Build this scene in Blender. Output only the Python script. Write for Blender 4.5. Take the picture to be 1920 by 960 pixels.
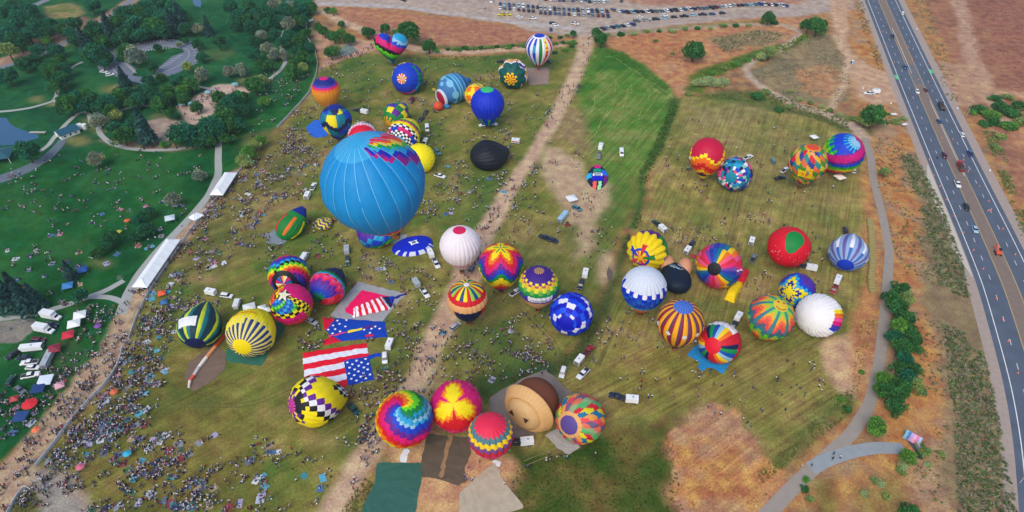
import bpy, bmesh, math, random
import numpy as np
from mathutils import Vector, Matrix

# ------------------------------------------------------------------ camera, sky, sun, exposure
scene = bpy.context.scene
for o in list(bpy.data.objects):
    bpy.data.objects.remove(o)
random.seed(7)
RNG = np.random.default_rng(11)
CAM_H, PITCH, FPX = 180.0, math.radians(40.15), 1280.0      # eye height, downward pitch, focal length for a 1920 px wide frame
cam_data = bpy.data.cameras.new('camera')
cam_data.sensor_width = 36.0
cam_data.lens = 36.0 * FPX / 1920.0
cam_data.clip_start = 1.0
cam_data.clip_end = 9000.0
cam = bpy.data.objects.new('camera', cam_data)
scene.collection.objects.link(cam)
cam.location = (0, 0, CAM_H)
cam.rotation_euler = (math.pi / 2 - PITCH, 0, 0)
scene.camera = cam

SUN_EL, SUN_AZ = 48.0, 205.0            # degrees; azimuth is where the light comes from, clockwise from +Y
world = bpy.data.worlds.new('World')
scene.world = world
world.use_nodes = True
wn = world.node_tree
wn.nodes.clear()
w_out = wn.nodes.new('ShaderNodeOutputWorld')
w_bg = wn.nodes.new('ShaderNodeBackground')
w_sky = wn.nodes.new('ShaderNodeTexSky')
w_sky.sky_type = 'NISHITA'
w_sky.sun_disc = False
w_sky.sun_elevation = math.radians(SUN_EL)
w_sky.sun_rotation = math.radians(SUN_AZ)
w_sky.air_density = 1.2
w_sky.dust_density = 2.5
w_sky.ozone_density = 1.0
w_bg.inputs['Strength'].default_value = 0.145
wn.links.new(w_sky.outputs[0], w_bg.inputs['Color'])
wn.links.new(w_bg.outputs[0], w_out.inputs['Surface'])
sun_data = bpy.data.lights.new('sun', 'SUN')
sun_data.energy = 1.25
sun_data.angle = math.radians(40.0)
sun_data.color = (1.0, 0.95, 0.88)
sun = bpy.data.objects.new('sun', sun_data)
scene.collection.objects.link(sun)
_a, _e = math.radians(SUN_AZ), math.radians(SUN_EL)
_d = Vector((math.sin(_a) * math.cos(_e), math.cos(_a) * math.cos(_e), math.sin(_e)))
sun.rotation_euler = (-_d).to_track_quat('-Z', 'Y').to_euler()
scene.view_settings.view_transform = 'Standard'
scene.view_settings.look = 'None'
scene.view_settings.exposure = 0.38
scene.view_settings.gamma = 1.0
scene.cycles.max_bounces = 8
scene.cycles.diffuse_bounces = 4
scene.cycles.transmission_bounces = 6
scene.cycles.transparent_max_bounces = 4

# ------------------------------------------------------------------ helpers
COL = scene.collection
_F = np.array([0, math.cos(PITCH), -math.sin(PITCH)])
_U = np.array([0, math.sin(PITCH), math.cos(PITCH)])
_R = np.array([1.0, 0, 0])
_C = np.array([0, 0, CAM_H])

def ray(px, py):
    return _F + _R * ((px - 960) / FPX) + _U * ((480 - py) / FPX)

def G(px, py, z=0.0):
    """world point at height z that the photograph shows at a pixel (survey of the site plan)"""
    d = ray(px, py)
    return _C + d * ((z - CAM_H) / d[2])

def GL(pts, z=0.0):
    return [G(x, y, z) for x, y in pts]

def pxscale(px, py):
    """pixels (1920 wide) per metre at the ground seen at this pixel"""
    d = ray(px, py)
    return FPX / (-CAM_H / d[2])

def pix(p):
    v = np.asarray(p, float) - _C
    dd = v @ _F
    return 960 + FPX * (v @ _R) / dd, 480 - FPX * (v @ _U) / dd, dd

def s2l(c):
    c = np.asarray(c, float) / 255.0
    return np.where(c <= 0.04045, c / 12.92, ((c + 0.055) / 1.055) ** 2.4)

PAL = dict(r=(222, 24, 40), m=(226, 14, 120), o=(248, 118, 24), y=(255, 232, 12), g=(16, 140, 62), l=(110, 224, 30),
           t=(10, 128, 150), c=(36, 168, 220), b=(16, 66, 205), n=(16, 30, 82), p=(104, 32, 150), v=(78, 52, 175),
           k=(246, 80, 150), w=(246, 246, 250), x=(20, 20, 27), h=(246, 184, 122), a=(150, 205, 235), d=(12, 72, 60),
           e=(150, 60, 40), s=(130, 135, 145), u=(120, 100, 165), z=(18, 40, 140), f=(250, 60, 90), q=(205, 120, 70))
PAL = {k: tuple(s2l(v)) for k, v in PAL.items()}
def C_(k):
    return PAL[k] if isinstance(k, str) else k
def sc(r, g, b):
    return tuple(s2l((r, g, b)))

def fnode(mat):
    nt = mat.node_tree
    return nt, nt.nodes.get('Principled BSDF')

MATS = {}
def plain(name, col, rough=0.7, metal=0.0, noise=0.12, scale=1.5, bump=0.0, spec=None, coat=0.0):
    """procedural material: a base colour broken up by noise, optional fine relief"""
    if name in MATS:
        return MATS[name]
    m = bpy.data.materials.new(name)
    m.use_nodes = True
    nt, b = fnode(m)
    b.inputs['Roughness'].default_value = rough
    b.inputs['Metallic'].default_value = metal
    if spec is not None:
        b.inputs['Specular IOR Level'].default_value = spec
    if coat:
        b.inputs['Coat Weight'].default_value = coat
    tc = nt.nodes.new('ShaderNodeTexCoord')
    n = nt.nodes.new('ShaderNodeTexNoise')
    n.inputs['Scale'].default_value = scale
    n.inputs['Detail'].default_value = 3
    nt.links.new(tc.outputs['Object'], n.inputs['Vector'])
    mr = nt.nodes.new('ShaderNodeMapRange')
    mr.inputs['To Min'].default_value = 1 - noise * 1.6
    mr.inputs['To Max'].default_value = 1 + noise * 1.6
    nt.links.new(n.outputs[0], mr.inputs['Value'])
    mx = nt.nodes.new('ShaderNodeVectorMath')
    mx.operation = 'SCALE'
    mx.inputs[0].default_value = col[:3]
    nt.links.new(mr.outputs[0], mx.inputs['Scale'])
    nt.links.new(mx.outputs[0], b.inputs['Base Color'])
    if bump:
        bp = nt.nodes.new('ShaderNodeBump')
        bp.inputs['Strength'].default_value = bump
        bp.inputs['Distance'].default_value = 0.1
        nt.links.new(n.outputs[0], bp.inputs['Height'])
        nt.links.new(bp.outputs[0], b.inputs['Normal'])
    MATS[name] = m
    return m

def attr_mat(name, rough=0.7, transl=0.0, noise=0.1, scale=1.0, bump=0.0, spec=0.3):
    """material that takes its dye colour from the face colours of the mesh"""
    if name in MATS:
        return MATS[name]
    m = bpy.data.materials.new(name)
    m.use_nodes = True
    nt, b = fnode(m)
    b.inputs['Roughness'].default_value = rough
    b.inputs['Specular IOR Level'].default_value = spec
    at = nt.nodes.new('ShaderNodeAttribute')
    at.attribute_name = 'Col'
    tc = nt.nodes.new('ShaderNodeTexCoord')
    n = nt.nodes.new('ShaderNodeTexNoise')
    n.inputs['Scale'].default_value = scale
    n.inputs['Detail'].default_value = 4
    nt.links.new(tc.outputs['Object'], n.inputs['Vector'])
    mr = nt.nodes.new('ShaderNodeMapRange')
    mr.inputs['To Min'].default_value = 1 - noise * 1.6
    mr.inputs['To Max'].default_value = 1 + noise * 1.6
    nt.links.new(n.outputs[0], mr.inputs['Value'])
    mx = nt.nodes.new('ShaderNodeVectorMath')
    mx.operation = 'SCALE'
    nt.links.new(at.outputs['Color'], mx.inputs[0])
    nt.links.new(mr.outputs[0], mx.inputs['Scale'])
    nt.links.new(mx.outputs[0], b.inputs['Base Color'])
    if bump:
        bp = nt.nodes.new('ShaderNodeBump')
        bp.inputs['Strength'].default_value = bump
        bp.inputs['Distance'].default_value = 0.3
        nt.links.new(n.outputs[0], bp.inputs['Height'])
        nt.links.new(bp.outputs[0], b.inputs['Normal'])
    if transl:
        tr = nt.nodes.new('ShaderNodeBsdfTranslucent')
        nt.links.new(mx.outputs[0], tr.inputs['Color'])
        ms = nt.nodes.new('ShaderNodeMixShader')
        ms.inputs[0].default_value = transl
        nt.links.new(b.outputs[0], ms.inputs[1])
        nt.links.new(tr.outputs[0], ms.inputs[2])
        nt.links.new(ms.outputs[0], nt.nodes['Material Output'].inputs['Surface'])
    MATS[name] = m
    return m

def mesh(name, verts, faces, mat=None, cols=None, smooth=False):
    me = bpy.data.meshes.new(name)
    me.from_pydata([tuple(map(float, v)) for v in verts], [], [tuple(map(int, f)) for f in faces])
    if mat:
        me.materials.append(mat)
    if cols is not None and len(me.polygons):
        a = me.attributes.new('Col', 'FLOAT_COLOR', 'FACE')
        arr = np.ones((len(me.polygons), 4), np.float32)
        arr[:, :3] = np.asarray(cols, np.float32)[:len(me.polygons)]
        a.data.foreach_set('color', arr.ravel())
    if smooth:
        me.polygons.foreach_set('use_smooth', np.ones(len(me.polygons), bool))
    me.update()
    return me

def np_mesh(name, V, F, mat, cols=None, smooth=False):
    """fast mesh from numpy arrays of equal sized faces"""
    me = bpy.data.meshes.new(name)
    V = np.asarray(V, np.float32)
    F = np.asarray(F, np.int32)
    k = F.shape[1]
    me.vertices.add(len(V))
    me.vertices.foreach_set('co', V.ravel())
    me.loops.add(F.size)
    me.loops.foreach_set('vertex_index', F.ravel())
    me.polygons.add(len(F))
    me.polygons.foreach_set('loop_start', np.arange(0, F.size, k, dtype=np.int32))
    me.polygons.foreach_set('loop_total', np.full(len(F), k, np.int32))
    me.update(calc_edges=True)
    me.materials.append(mat)
    if cols is not None:
        a = me.attributes.new('Col', 'FLOAT_COLOR', 'FACE')
        arr = np.ones((len(F), 4), np.float32)
        arr[:, :3] = cols
        a.data.foreach_set('color', arr.ravel())
    if smooth:
        me.polygons.foreach_set('use_smooth', np.ones(len(F), bool))
    return me

def ob(name, me, parent=None, loc=None, rz=0.0, scale=None):
    o = bpy.data.objects.new(name, me)
    COL.objects.link(o)
    if parent is not None:
        o.parent = parent
    if loc is not None:
        o.location = [float(v) for v in loc]
    if rz:
        o.rotation_euler[2] = rz
    if scale is not None:
        o.scale = scale if hasattr(scale, '__len__') else (scale,) * 3
    return o

THINGS = []          # (object, label, x, y) for the label pass at the end
def tag(o, label, cat, group=None, kind=None, order='x'):
    o['label'] = label
    if cat:
        o['category'] = cat
    if group:
        o['group'] = group
    if kind:
        o['kind'] = kind
    THINGS.append(o)
    return o

def struct(o, label=None):
    o['kind'] = 'structure'
    if label:
        o['label'] = label
    return o

def empty(name, loc, rz=0.0):
    o = ob(name, None, None, loc, rz)
    o.empty_display_size = 0.5
    return o

def box_vf(cx, cy, cz, sx, sy, sz):
    x0, x1, y0, y1, z0, z1 = cx - sx / 2, cx + sx / 2, cy - sy / 2, cy + sy / 2, cz - sz / 2, cz + sz / 2
    V = [(x0, y0, z0), (x1, y0, z0), (x1, y1, z0), (x0, y1, z0), (x0, y0, z1), (x1, y0, z1), (x1, y1, z1), (x0, y1, z1)]
    F = [(0, 3, 2, 1), (4, 5, 6, 7), (0, 1, 5, 4), (1, 2, 6, 5), (2, 3, 7, 6), (3, 0, 4, 7)]
    return V, F

def join_vf(parts):
    V, F = [], []
    for v, f in parts:
        n = len(V)
        V += list(v)
        F += [tuple(i + n for i in q) for q in f]
    return V, F

def tube_vf(a, b, r, n=6, r2=None):
    a, b = Vector(a), Vector(b)
    r2 = r if r2 is None else r2
    d = (b - a).normalized()
    q = d.orthogonal().normalized()
    w = d.cross(q)
    V, F = [], []
    for k in range(n):
        t = 2 * math.pi * k / n
        e = q * math.cos(t) + w * math.sin(t)
        V.append(tuple(a + e * r))
        V.append(tuple(b + e * r2))
    for k in range(n):
        i, j = 2 * k, 2 * ((k + 1) % n)
        F.append((i, j, j + 1, i + 1))
    F.append(tuple(range(0, 2 * n, 2))[::-1])
    F.append(tuple(range(1, 2 * n, 2)))
    return V, F

def bevelled(name, vf, mat, off=0.05, seg=2, smooth=False):
    bm = bmesh.new()
    vs = [bm.verts.new(v) for v in vf[0]]
    for f in vf[1]:
        bm.faces.new([vs[i] for i in f])
    bmesh.ops.recalc_face_normals(bm, faces=bm.faces)
    if off:
        bmesh.ops.bevel(bm, geom=list(bm.edges), offset=off, segments=seg, affect='EDGES', profile=0.6)
    me = bpy.data.meshes.new(name)
    bm.to_mesh(me)
    bm.free()
    me.materials.append(mat)
    if smooth:
        me.polygons.foreach_set('use_smooth', np.ones(len(me.polygons), bool))
    return me

def inpoly(X, Y, poly):
    poly = np.asarray(poly, float)[:, :2]
    inside = np.zeros(X.shape, bool)
    n = len(poly)
    for i in range(n):
        x0, y0 = poly[i]
        x1, y1 = poly[(i + 1) % n]
        if y0 == y1:
            continue
        c = ((Y > y0) != (Y > y1))
        xi = (x1 - x0) * (Y - y0) / (y1 - y0) + x0
        inside ^= c & (X < xi)
    return inside

def resample(pts, step):
    """points every `step` metres along a polyline"""
    P = np.asarray([p[:2] for p in pts], float)
    seg = np.linalg.norm(np.diff(P, axis=0), axis=1)
    L = np.concatenate([[0], np.cumsum(seg)])
    n = max(2, int(round(L[-1] / step)) + 1)
    s = np.linspace(0, L[-1], n)
    return np.stack([np.interp(s, L, P[:, 0]), np.interp(s, L, P[:, 1])], 1)

def smooth_line(pts, step=2.0, it=3):
    P = resample(pts, step)
    for _ in range(it):
        Q = P.copy()
        Q[1:-1] = (P[:-2] + 2 * P[1:-1] + P[2:]) / 4
        P = Q
    return P

def normals2(P):
    T = np.gradient(P, axis=0)
    T /= np.linalg.norm(T, axis=1)[:, None] + 1e-9
    return np.stack([T[:, 1], -T[:, 0]], 1)          # to the right of travel

def ribbon(name, P, o0, o1, z, mat, parent=None):
    """flat strip along a ground polyline between two lateral offsets (metres, + is right of travel)"""
    N = normals2(P)
    o0 = np.broadcast_to(np.asarray(o0, float), (len(P),))
    o1 = np.broadcast_to(np.asarray(o1, float), (len(P),))
    A = P + N * o0[:, None]
    B = P + N * o1[:, None]
    V = []
    for a, b in zip(A, B):
        V += [(a[0], a[1], z), (b[0], b[1], z)]
    F = [(2 * i, 2 * i + 1, 2 * i + 3, 2 * i + 2) for i in range(len(P) - 1)]
    me = mesh(name, V, F, mat)
    if me.polygons[0].normal.z < 0:
        me.flip_normals()
    return ob(name, me, parent)

def sheet(name, pts_px, z, mat, parent=None, jitter=0.0, thick=0.0):
    """flat sheet on the ground from a site-plan outline"""
    P = [G(x, y)[:2] for x, y in pts_px]
    bm = bmesh.new()
    vs = [bm.verts.new((p[0], p[1], z)) for p in P]
    f = bm.faces.new(vs)
    if f.normal.z < 0:
        f.normal_flip()
    f.normal_update()
    if f.normal.z < 0:
        f.normal_flip()
    if thick:
        r = bmesh.ops.extrude_face_region(bm, geom=[f])
        for v in r['geom']:
            if isinstance(v, bmesh.types.BMVert):
                v.co.z += thick
    bmesh.ops.triangulate(bm, faces=[q for q in bm.faces if len(q.verts) > 4])
    me = bpy.data.meshes.new(name)
    bm.to_mesh(me)
    bm.free()
    me.materials.append(mat)
    return ob(name, me, parent)

# ------------------------------------------------------------------ ground
def vnoise(X, Y, scale, seed, octaves=3):
    r = np.random.default_rng(seed)
    out = np.zeros(X.shape)
    amp, tot = 1.0, 0.0
    for k in range(octaves):
        n = 256
        lat = r.random((n, n))
        u, v = X / scale + 37.3 * k, Y / scale + 11.7 * k
        i, j = np.floor(u).astype(int), np.floor(v).astype(int)
        fu, fv = u - i, v - j
        fu, fv = fu * fu * (3 - 2 * fu), fv * fv * (3 - 2 * fv)
        i0, j0, i1, j1 = i % n, j % n, (i + 1) % n, (j + 1) % n
        out += amp * ((lat[i0, j0] * (1 - fu) + lat[i1, j0] * fu) * (1 - fv) + (lat[i0, j1] * (1 - fu) + lat[i1, j1] * fu) * fv)
        tot += amp
        amp *= 0.55
        scale *= 0.5
    return out / tot

STEP = 1.0
gx = np.arange(-470, 471, STEP)
gy = np.arange(70, 571, STEP)
GX, GY = np.meshgrid(gx, gy)                         # [row=y, col=x]
GC = np.empty(GX.shape + (3,))
GZ = np.zeros(GX.shape, int)                         # zone id
GM = np.zeros(GX.shape)                              # mown-stripe strength
GD = np.zeros(GX.shape)                              # stripe direction (radians)
n_big = vnoise(GX, GY, 60, 1)
n_mid = vnoise(GX, GY, 14, 2)
n_sml = vnoise(GX, GY, 4, 3, 2)
WX = (vnoise(GX, GY, 16, 4) - 0.5) + (vnoise(GX, GY, 4.5, 6, 2) - 0.5) * 0.5
WY = (vnoise(GX, GY, 16, 5) - 0.5) + (vnoise(GX, GY, 4.5, 8, 2) - 0.5) * 0.5

def blur(a, n):
    for _ in range(n):
        p = np.pad(a, 1, mode='edge')
        a = (p[:-2, 1:-1] + p[2:, 1:-1] + p[1:-1, 1:-1]) / 3
        p = np.pad(a, 1, mode='edge')
        a = (p[1:-1, :-2] + p[1:-1, 2:] + p[1:-1, 1:-1]) / 3
    return a

def mixcol(cols, t):
    """blend a list of colours by t in 0..1 (array)"""
    cols = np.asarray([s2l(c) for c in cols])
    k = np.clip(t, 0, 0.9999) * (len(cols) - 1)
    i = k.astype(int)
    f = (k - i)[..., None]
    return cols[i] * (1 - f) + cols[np.minimum(i + 1, len(cols) - 1)] * f

def stretch(t):
    return np.clip((t - 0.5) * 2.2 + 0.5, 0, 1)

ZONES = ['ground']
def zone(pts_px, cols, name=None, warp=8.0, soft=2, alpha=1.0, noise='mid', mow=0.0, mdir=0.0, ground_pts=None, seed=None):
    P = np.asarray([G(x, y)[:2] for x, y in pts_px]) if ground_pts is None else np.asarray(ground_pts)
    x0, y0 = P.min(0) - 25
    x1, y1 = P.max(0) + 25
    ia, ib = np.searchsorted(gx, [x0, x1])
    ja, jb = np.searchsorted(gy, [y0, y1])
    if ib - ia < 2 or jb - ja < 2:
        return
    sl = (slice(ja, jb), slice(ia, ib))
    m = inpoly(GX[sl] + WX[sl] * warp, GY[sl] + WY[sl] * warp, P).astype(float)
    if soft:
        m = blur(m, soft)
    hard = m > 0.5
    t = {'mid': n_mid, 'big': n_big, 'sml': n_sml}[noise][sl] * 0.7 + n_sml[sl] * 0.3
    if seed:
        t = vnoise(GX[sl], GY[sl], 12, seed, 4)
    c = mixcol(cols, stretch(t))
    w = (m * alpha)[..., None]
    GC[sl] = GC[sl] * (1 - w) + c * w
    if alpha > 0.75 or mow:
        GM[sl] = GM[sl] * (1 - m) + mow * m
        GD[sl] = np.where(hard, mdir, GD[sl])
    if name:
        if name not in ZONES:
            ZONES.append(name)
        GZ[sl] = np.where(hard, ZONES.index(name), GZ[sl])

def band(pts_px, width_m, cols, name=None, warp=3.0, soft=1, alpha=1.0, noise='mid', **kw):
    L = smooth_line([G(x, y) for x, y in pts_px], 3.0, 3)
    N = normals2(L)
    w = np.interp(np.linspace(0, 1, len(L)), np.linspace(0, 1, len(width_m)), width_m) if hasattr(width_m, '__len__') else np.full(len(L), width_m)
    poly = np.concatenate([L + N * w[:, None] / 2, (L - N * w[:, None] / 2)[::-1]])
    zone(None, cols, name, warp, soft, alpha, noise, ground_pts=poly, **kw)

OLIVE = [(80, 102, 42), (104, 110, 48), (120, 116, 56), (144, 128, 74)]
GREENF = [(60, 94, 38), (78, 106, 44), (100, 112, 52)]
LAWN = [(12, 72, 34), (22, 86, 38), (42, 98, 42)]
LAWN_HAZE = [(14, 72, 44), (22, 84, 50), (42, 98, 54)]  # bluer lawn: far haze and vignette tinted into the grass colour
SCRUB = [(130, 102, 76), (154, 114, 78), (168, 120, 74), (148, 116, 88)]
ORANGE = [(164, 112, 76), (178, 124, 84), (174, 130, 96)]
RED = [(146, 98, 76), (160, 110, 86), (172, 122, 90)]
TAN = [(176, 146, 118), (190, 160, 132), (182, 154, 126)]
DUST = [(158, 140, 126), (172, 154, 140), (168, 148, 132)]
SAGE = [(112, 104, 80), (132, 116, 86), (146, 124, 90)]
PATHC = [(150, 138, 130), (164, 150, 138)]

GC[:] = mixcol(SCRUB, stretch(n_mid * 0.7 + n_sml * 0.3))
# land east of the highway
zone([(1700, -60), (2400, -60), (2400, 420), (1960, 460), (1850, 250)], [(134, 92, 72), (150, 104, 80), (160, 112, 84)], warp=10, soft=4)
zone([(1790, -60), (2400, -60), (2400, 200), (1900, 160)], [(136, 90, 74), (150, 100, 80)], warp=20, soft=6)
zone([(1900, 230), (2400, 220), (2400, 500), (1990, 470)], ORANGE, warp=10, soft=4)
band([(1790, -40), (1822, 110), (1850, 160), (1880, 230)], 9, [(176, 140, 116), (166, 132, 110)], warp=5, soft=3)
band([(1760, 150), (1830, 160), (1900, 175), (2000, 190)], 7, [(186, 148, 112)], warp=4, soft=2, alpha=0.8)
zone([(1720, 110), (1850, 120), (1870, 190), (1810, 200), (1760, 190)], [(176, 140, 112), (168, 132, 108)], warp=10, soft=4, alpha=0.8)
# top strip: bare dusty car park ground
zone([(560, -60), (1640, -60), (1600, 8), (1500, 30), (1180, 55), (1100, 72), (1010, 62), (925, 36), (760, 16), (590, 12)], DUST, 'parking_ground', warp=5, soft=2)
zone([(1160, -60), (1600, -60), (1500, 8), (1300, 14), (1180, 6)], RED, warp=8, soft=3, alpha=0.8)
band([(600, 6), (760, 14), (930, 38), (1010, 46), (1090, 56)], 6, [(176, 170, 168)], warp=2, soft=1, alpha=0.7)
band([(1090, 62), (1160, 56), (1300, 36), (1500, 22), (1640, 10)], 12, [(164, 148, 138)], warp=3, soft=2, alpha=0.7)
zone([(625, 14), (700, 18), (900, 40), (1020, 62), (1030, 72), (900, 90), (800, 82), (700, 66), (640, 40)], RED, warp=6, soft=2, noise='big')
zone([(640, 20), (760, 30), (900, 46), (760, 50)], ORANGE, warp=8, soft=4, alpha=0.5)
band([(1030, 76), (900, 92), (800, 86), (720, 72)], 6, [(96, 108, 58), (84, 98, 52)], warp=5, soft=2, alpha=0.8)
band([(600, 18), (640, 40), (700, 62), (740, 80), (800, 98), (880, 98), (980, 90), (1080, 80)], 7, TAN, 'dirt_path', warp=3, soft=1)
zone([(600, 100), (620, 80), (660, 105), (700, 96), (704, 82), (690, 74), (660, 72), (640, 86), (600, 60), (585, 44), (590, 85)], [(180, 138, 112), (190, 150, 122)], 'dirt_path', warp=4, soft=2)
zone([(596, 130), (612, 92), (700, 80), (706, 92), (650, 112), (615, 128)], [(178, 136, 112), (188, 148, 124)], 'dirt_path', warp=4, soft=2)
# park lawn
zone([(-600, -60), (575, -60), (590, 20), (586, 40), (576, 50), (578, 72), (594, 96), (596, 130), (582, 172), (545, 215), (500, 260), (450, 315),
      (400, 380), (330, 440), (250, 530), (236, 570), (200, 650), (120, 740), (40, 830), (-60, 930), (-500, 1000)], LAWN, 'park_lawn', warp=3, soft=1, noise='mid')
zone([(-600, -60), (575, -60), (585, 40), (590, 110), (500, 180), (400, 270), (200, 270), (130, 300), (-600, 300)], LAWN_HAZE, warp=20, soft=5, alpha=0.7)
for c, rx, ry, al in [((230, 40), 60, 20, .2), ((120, 22), 42, 14, .9), ((128, 30), 24, 6, .8), ((120, 190), 20, 7, .8), ((225, 165), 40, 9, .7), ((400, 100), 40, 14, .2),
                      ((180, 235), 30, 18, .45), ((150, 268), 24, 8, .8), ((270, 60), 30, 8, .5), ((345, 155), 20, 7, .5), ((170, 505), 14, 8, .6), ((480, 150), 30, 9, .5),
                      ((540, 110), 18, 8, .4), ((300, 215), 22, 6, .4), ((70, 185), 18, 6, .7), ((430, 255), 14, 8, .5)]:
    zone([(c[0] + rx * math.cos(a), c[1] + ry * math.sin(a)) for a in np.linspace(0, 6.28, 14)[:-1]], [(120, 122, 66), (146, 128, 86), (98, 112, 54)], warp=12, soft=3, alpha=al)
for c, rx, ry, al in [((60, 380), 60, 30, .35), ((200, 340), 70, 20, .3), ((120, 470), 60, 22, .35), ((300, 330), 50, 20, .3), ((260, 480), 40, 16, .3), ((30, 500), 40, 20, .25), ((330, 400), 30, 14, .3), ((60, 640), 60, 20, .3), ((90, 760), 50, 24, .35)]:
    zone([(c[0] + rx * math.cos(a), c[1] + ry * math.sin(a)) for a in np.linspace(0, 6.28, 14)[:-1]], [(40, 96, 40), (62, 104, 48), (20, 78, 36)], warp=22, soft=4, alpha=al)
# strip of dirt and road crossing the far corner of the park
band([(-60, 135), (20, 112), (90, 90), (150, 62), (200, 32), (250, 0), (290, -40)], [14, 13, 12, 11, 12], [(150, 118, 100), (168, 134, 112)], warp=5, soft=2)
band([(60, 84), (100, 66), (140, 48), (170, 36)], 16, [(128, 96, 84), (140, 106, 90)], warp=8, soft=3, alpha=0.8)
# sandy playground and plaza in the park
zone([(262, 232), (300, 220), (335, 224), (352, 238), (348, 262), (318, 272), (285, 270), (262, 258)], [(150, 130, 118), (162, 140, 126)], warp=4, soft=1)
zone([(330, 200), (370, 180), (400, 160), (440, 156), (470, 168), (462, 178), (430, 178), (400, 196), (398, 214), (360, 236), (345, 224)], [(184, 156, 140), (196, 168, 150)], 'plaza_ground', warp=3, soft=1)
zone([(180, 262), (215, 276), (318, 284), (380, 276), (330, 264), (240, 268), (200, 262)], [(140, 106, 92), (154, 118, 100)], warp=4, soft=1, alpha=0.8)
zone([(-80, 602), (40, 598), (66, 602), (58, 622), (32, 642), (-80, 646)], [(118, 114, 108), (132, 126, 116)], 'sand_pit', warp=2, soft=0)
zone([(80, 650), (130, 640), (200, 660), (150, 720), (90, 740), (40, 700)], [(58, 84, 46), (74, 88, 54)], warp=12, soft=4, alpha=0.5)
# launch field, west of the dirt road
zone([(598, 130), (640, 112), (700, 98), (760, 108), (860, 108), (980, 100), (1080, 84), (1096, 92), (1066, 180), (1010, 280), (940, 390), (900, 450), (838, 600), (745, 745),
      (620, 1000), (60, 1000), (72, 870), (160, 770), (240, 650), (250, 560), (340, 470), (450, 322), (545, 218), (584, 175)], OLIVE, 'launch_field', warp=3, soft=1, noise='mid', mow=0.55, mdir=0.9)
zone([(700, 100), (860, 112), (1070, 92), (1040, 140), (900, 135), (760, 140), (640, 190), (600, 180), (604, 135)], GREENF, warp=14, soft=4, alpha=0.65)
zone([(470, 250), (560, 220), (600, 300), (560, 420), (430, 500), (360, 560), (330, 500)], [(96, 92, 50), (120, 106, 62), (138, 116, 76)], warp=20, soft=6, alpha=0.6)
zone([(830, 330), (930, 300), (960, 350), (900, 420), (800, 390)], GREENF, warp=18, soft=5, alpha=0.5)
zone([(240, 660), (330, 640), (430, 720), (460, 800), (560, 960), (120, 960), (80, 880)], [(84, 84, 38), (106, 96, 46), (118, 100, 50)], warp=22, soft=5, alpha=0.6)
zone([(500, 620), (640, 740), (760, 640), (800, 600), (760, 720), (600, 820), (520, 760)], [(96, 92, 46), (120, 104, 58)], warp=20, soft=6, alpha=0.6)
for x, y, rx, ry in [(800, 296, 22, 14), (700, 505, 14, 30), (600, 830, 30, 10), (760, 560, 20, 24), (380, 520, 30, 10), (610, 300, 20, 20), (850, 345, 8, 22), (520, 770, 30, 8), (560, 390, 30, 12)]:
    zone([(x + rx * math.cos(a), y + ry * math.sin(a)) for a in np.linspace(0, 6.28, 12)[:-1]], [(168, 132, 96), (150, 122, 84)], warp=10, soft=3, alpha=0.55)
zone([(940, 345), (900, 440), (860, 500), (860, 430), (880, 380)], [(70, 98, 46), (84, 102, 50)], warp=8, soft=3, alpha=0.5)
# ground between the road and the ditch
zone([(1096, 92), (1130, 84), (1200, 110), (1268, 180), (1225, 290), (1210, 360), (1150, 480), (1120, 600), (1030, 690), (1000, 720), (860, 790), (735, 760), (838, 600), (900, 450), (1010, 280), (1066, 180)],
     OLIVE, 'launch_field', warp=4, soft=1, mow=0.5, mdir=0.5)
zone([(1120, 84), (1170, 100), (1230, 140), (1268, 178), (1256, 220), (1228, 300), (1200, 330), (1150, 380), (1124, 330), (1100, 290), (1080, 210), (1090, 150)],
     [(58, 104, 34), (76, 116, 40), (96, 122, 50), (118, 128, 66)], 'mown_grass', warp=5, soft=2, mow=1.0, mdir=0.55)
zone([(1118, 86), (1170, 98), (1250, 160), (1240, 176), (1180, 130), (1110, 130)], [(44, 92, 28), (58, 104, 34)], warp=6, soft=2, alpha=0.6)
zone([(1150, 340), (1200, 330), (1170, 430), (1110, 560), (1080, 560), (1120, 440)], GREENF, warp=10, soft=4, alpha=0.6)
zone([(1050, 190), (1090, 210), (1110, 270), (1090, 290), (1060, 260), (1030, 270)], [(140, 112, 84), (154, 126, 92), (120, 108, 66)], warp=10, soft=3, alpha=0.7)
zone([(1040, 268), (1080, 300), (1092, 340), (1150, 350), (1140, 390), (1100, 480), (1078, 500), (1080, 440), (1060, 390), (1030, 330), (1010, 300)], TAN, 'dirt_clearing', warp=10, soft=4, alpha=0.85)
zone([(930, 460), (1000, 420), (1080, 430), (1060, 520), (980, 620), (900, 600), (870, 560)], [(82, 98, 46), (110, 108, 58), (140, 122, 76)], warp=22, soft=6, alpha=0.6)
zone([(860, 620), (960, 600), (1020, 640), (960, 700), (860, 680)], [(58, 90, 40), (78, 98, 48)], warp=18, soft=5, alpha=0.6)
zone([(1128, 480), (1150, 470), (1166, 520), (1150, 540), (1130, 530)], TAN, warp=8, soft=3, alpha=0.8)
zone([(1108, 660), (1180, 560), (1200, 580), (1160, 640), (1120, 690)], [(186, 146, 112), (176, 138, 104)], warp=8, soft=3, alpha=0.75)
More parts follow.
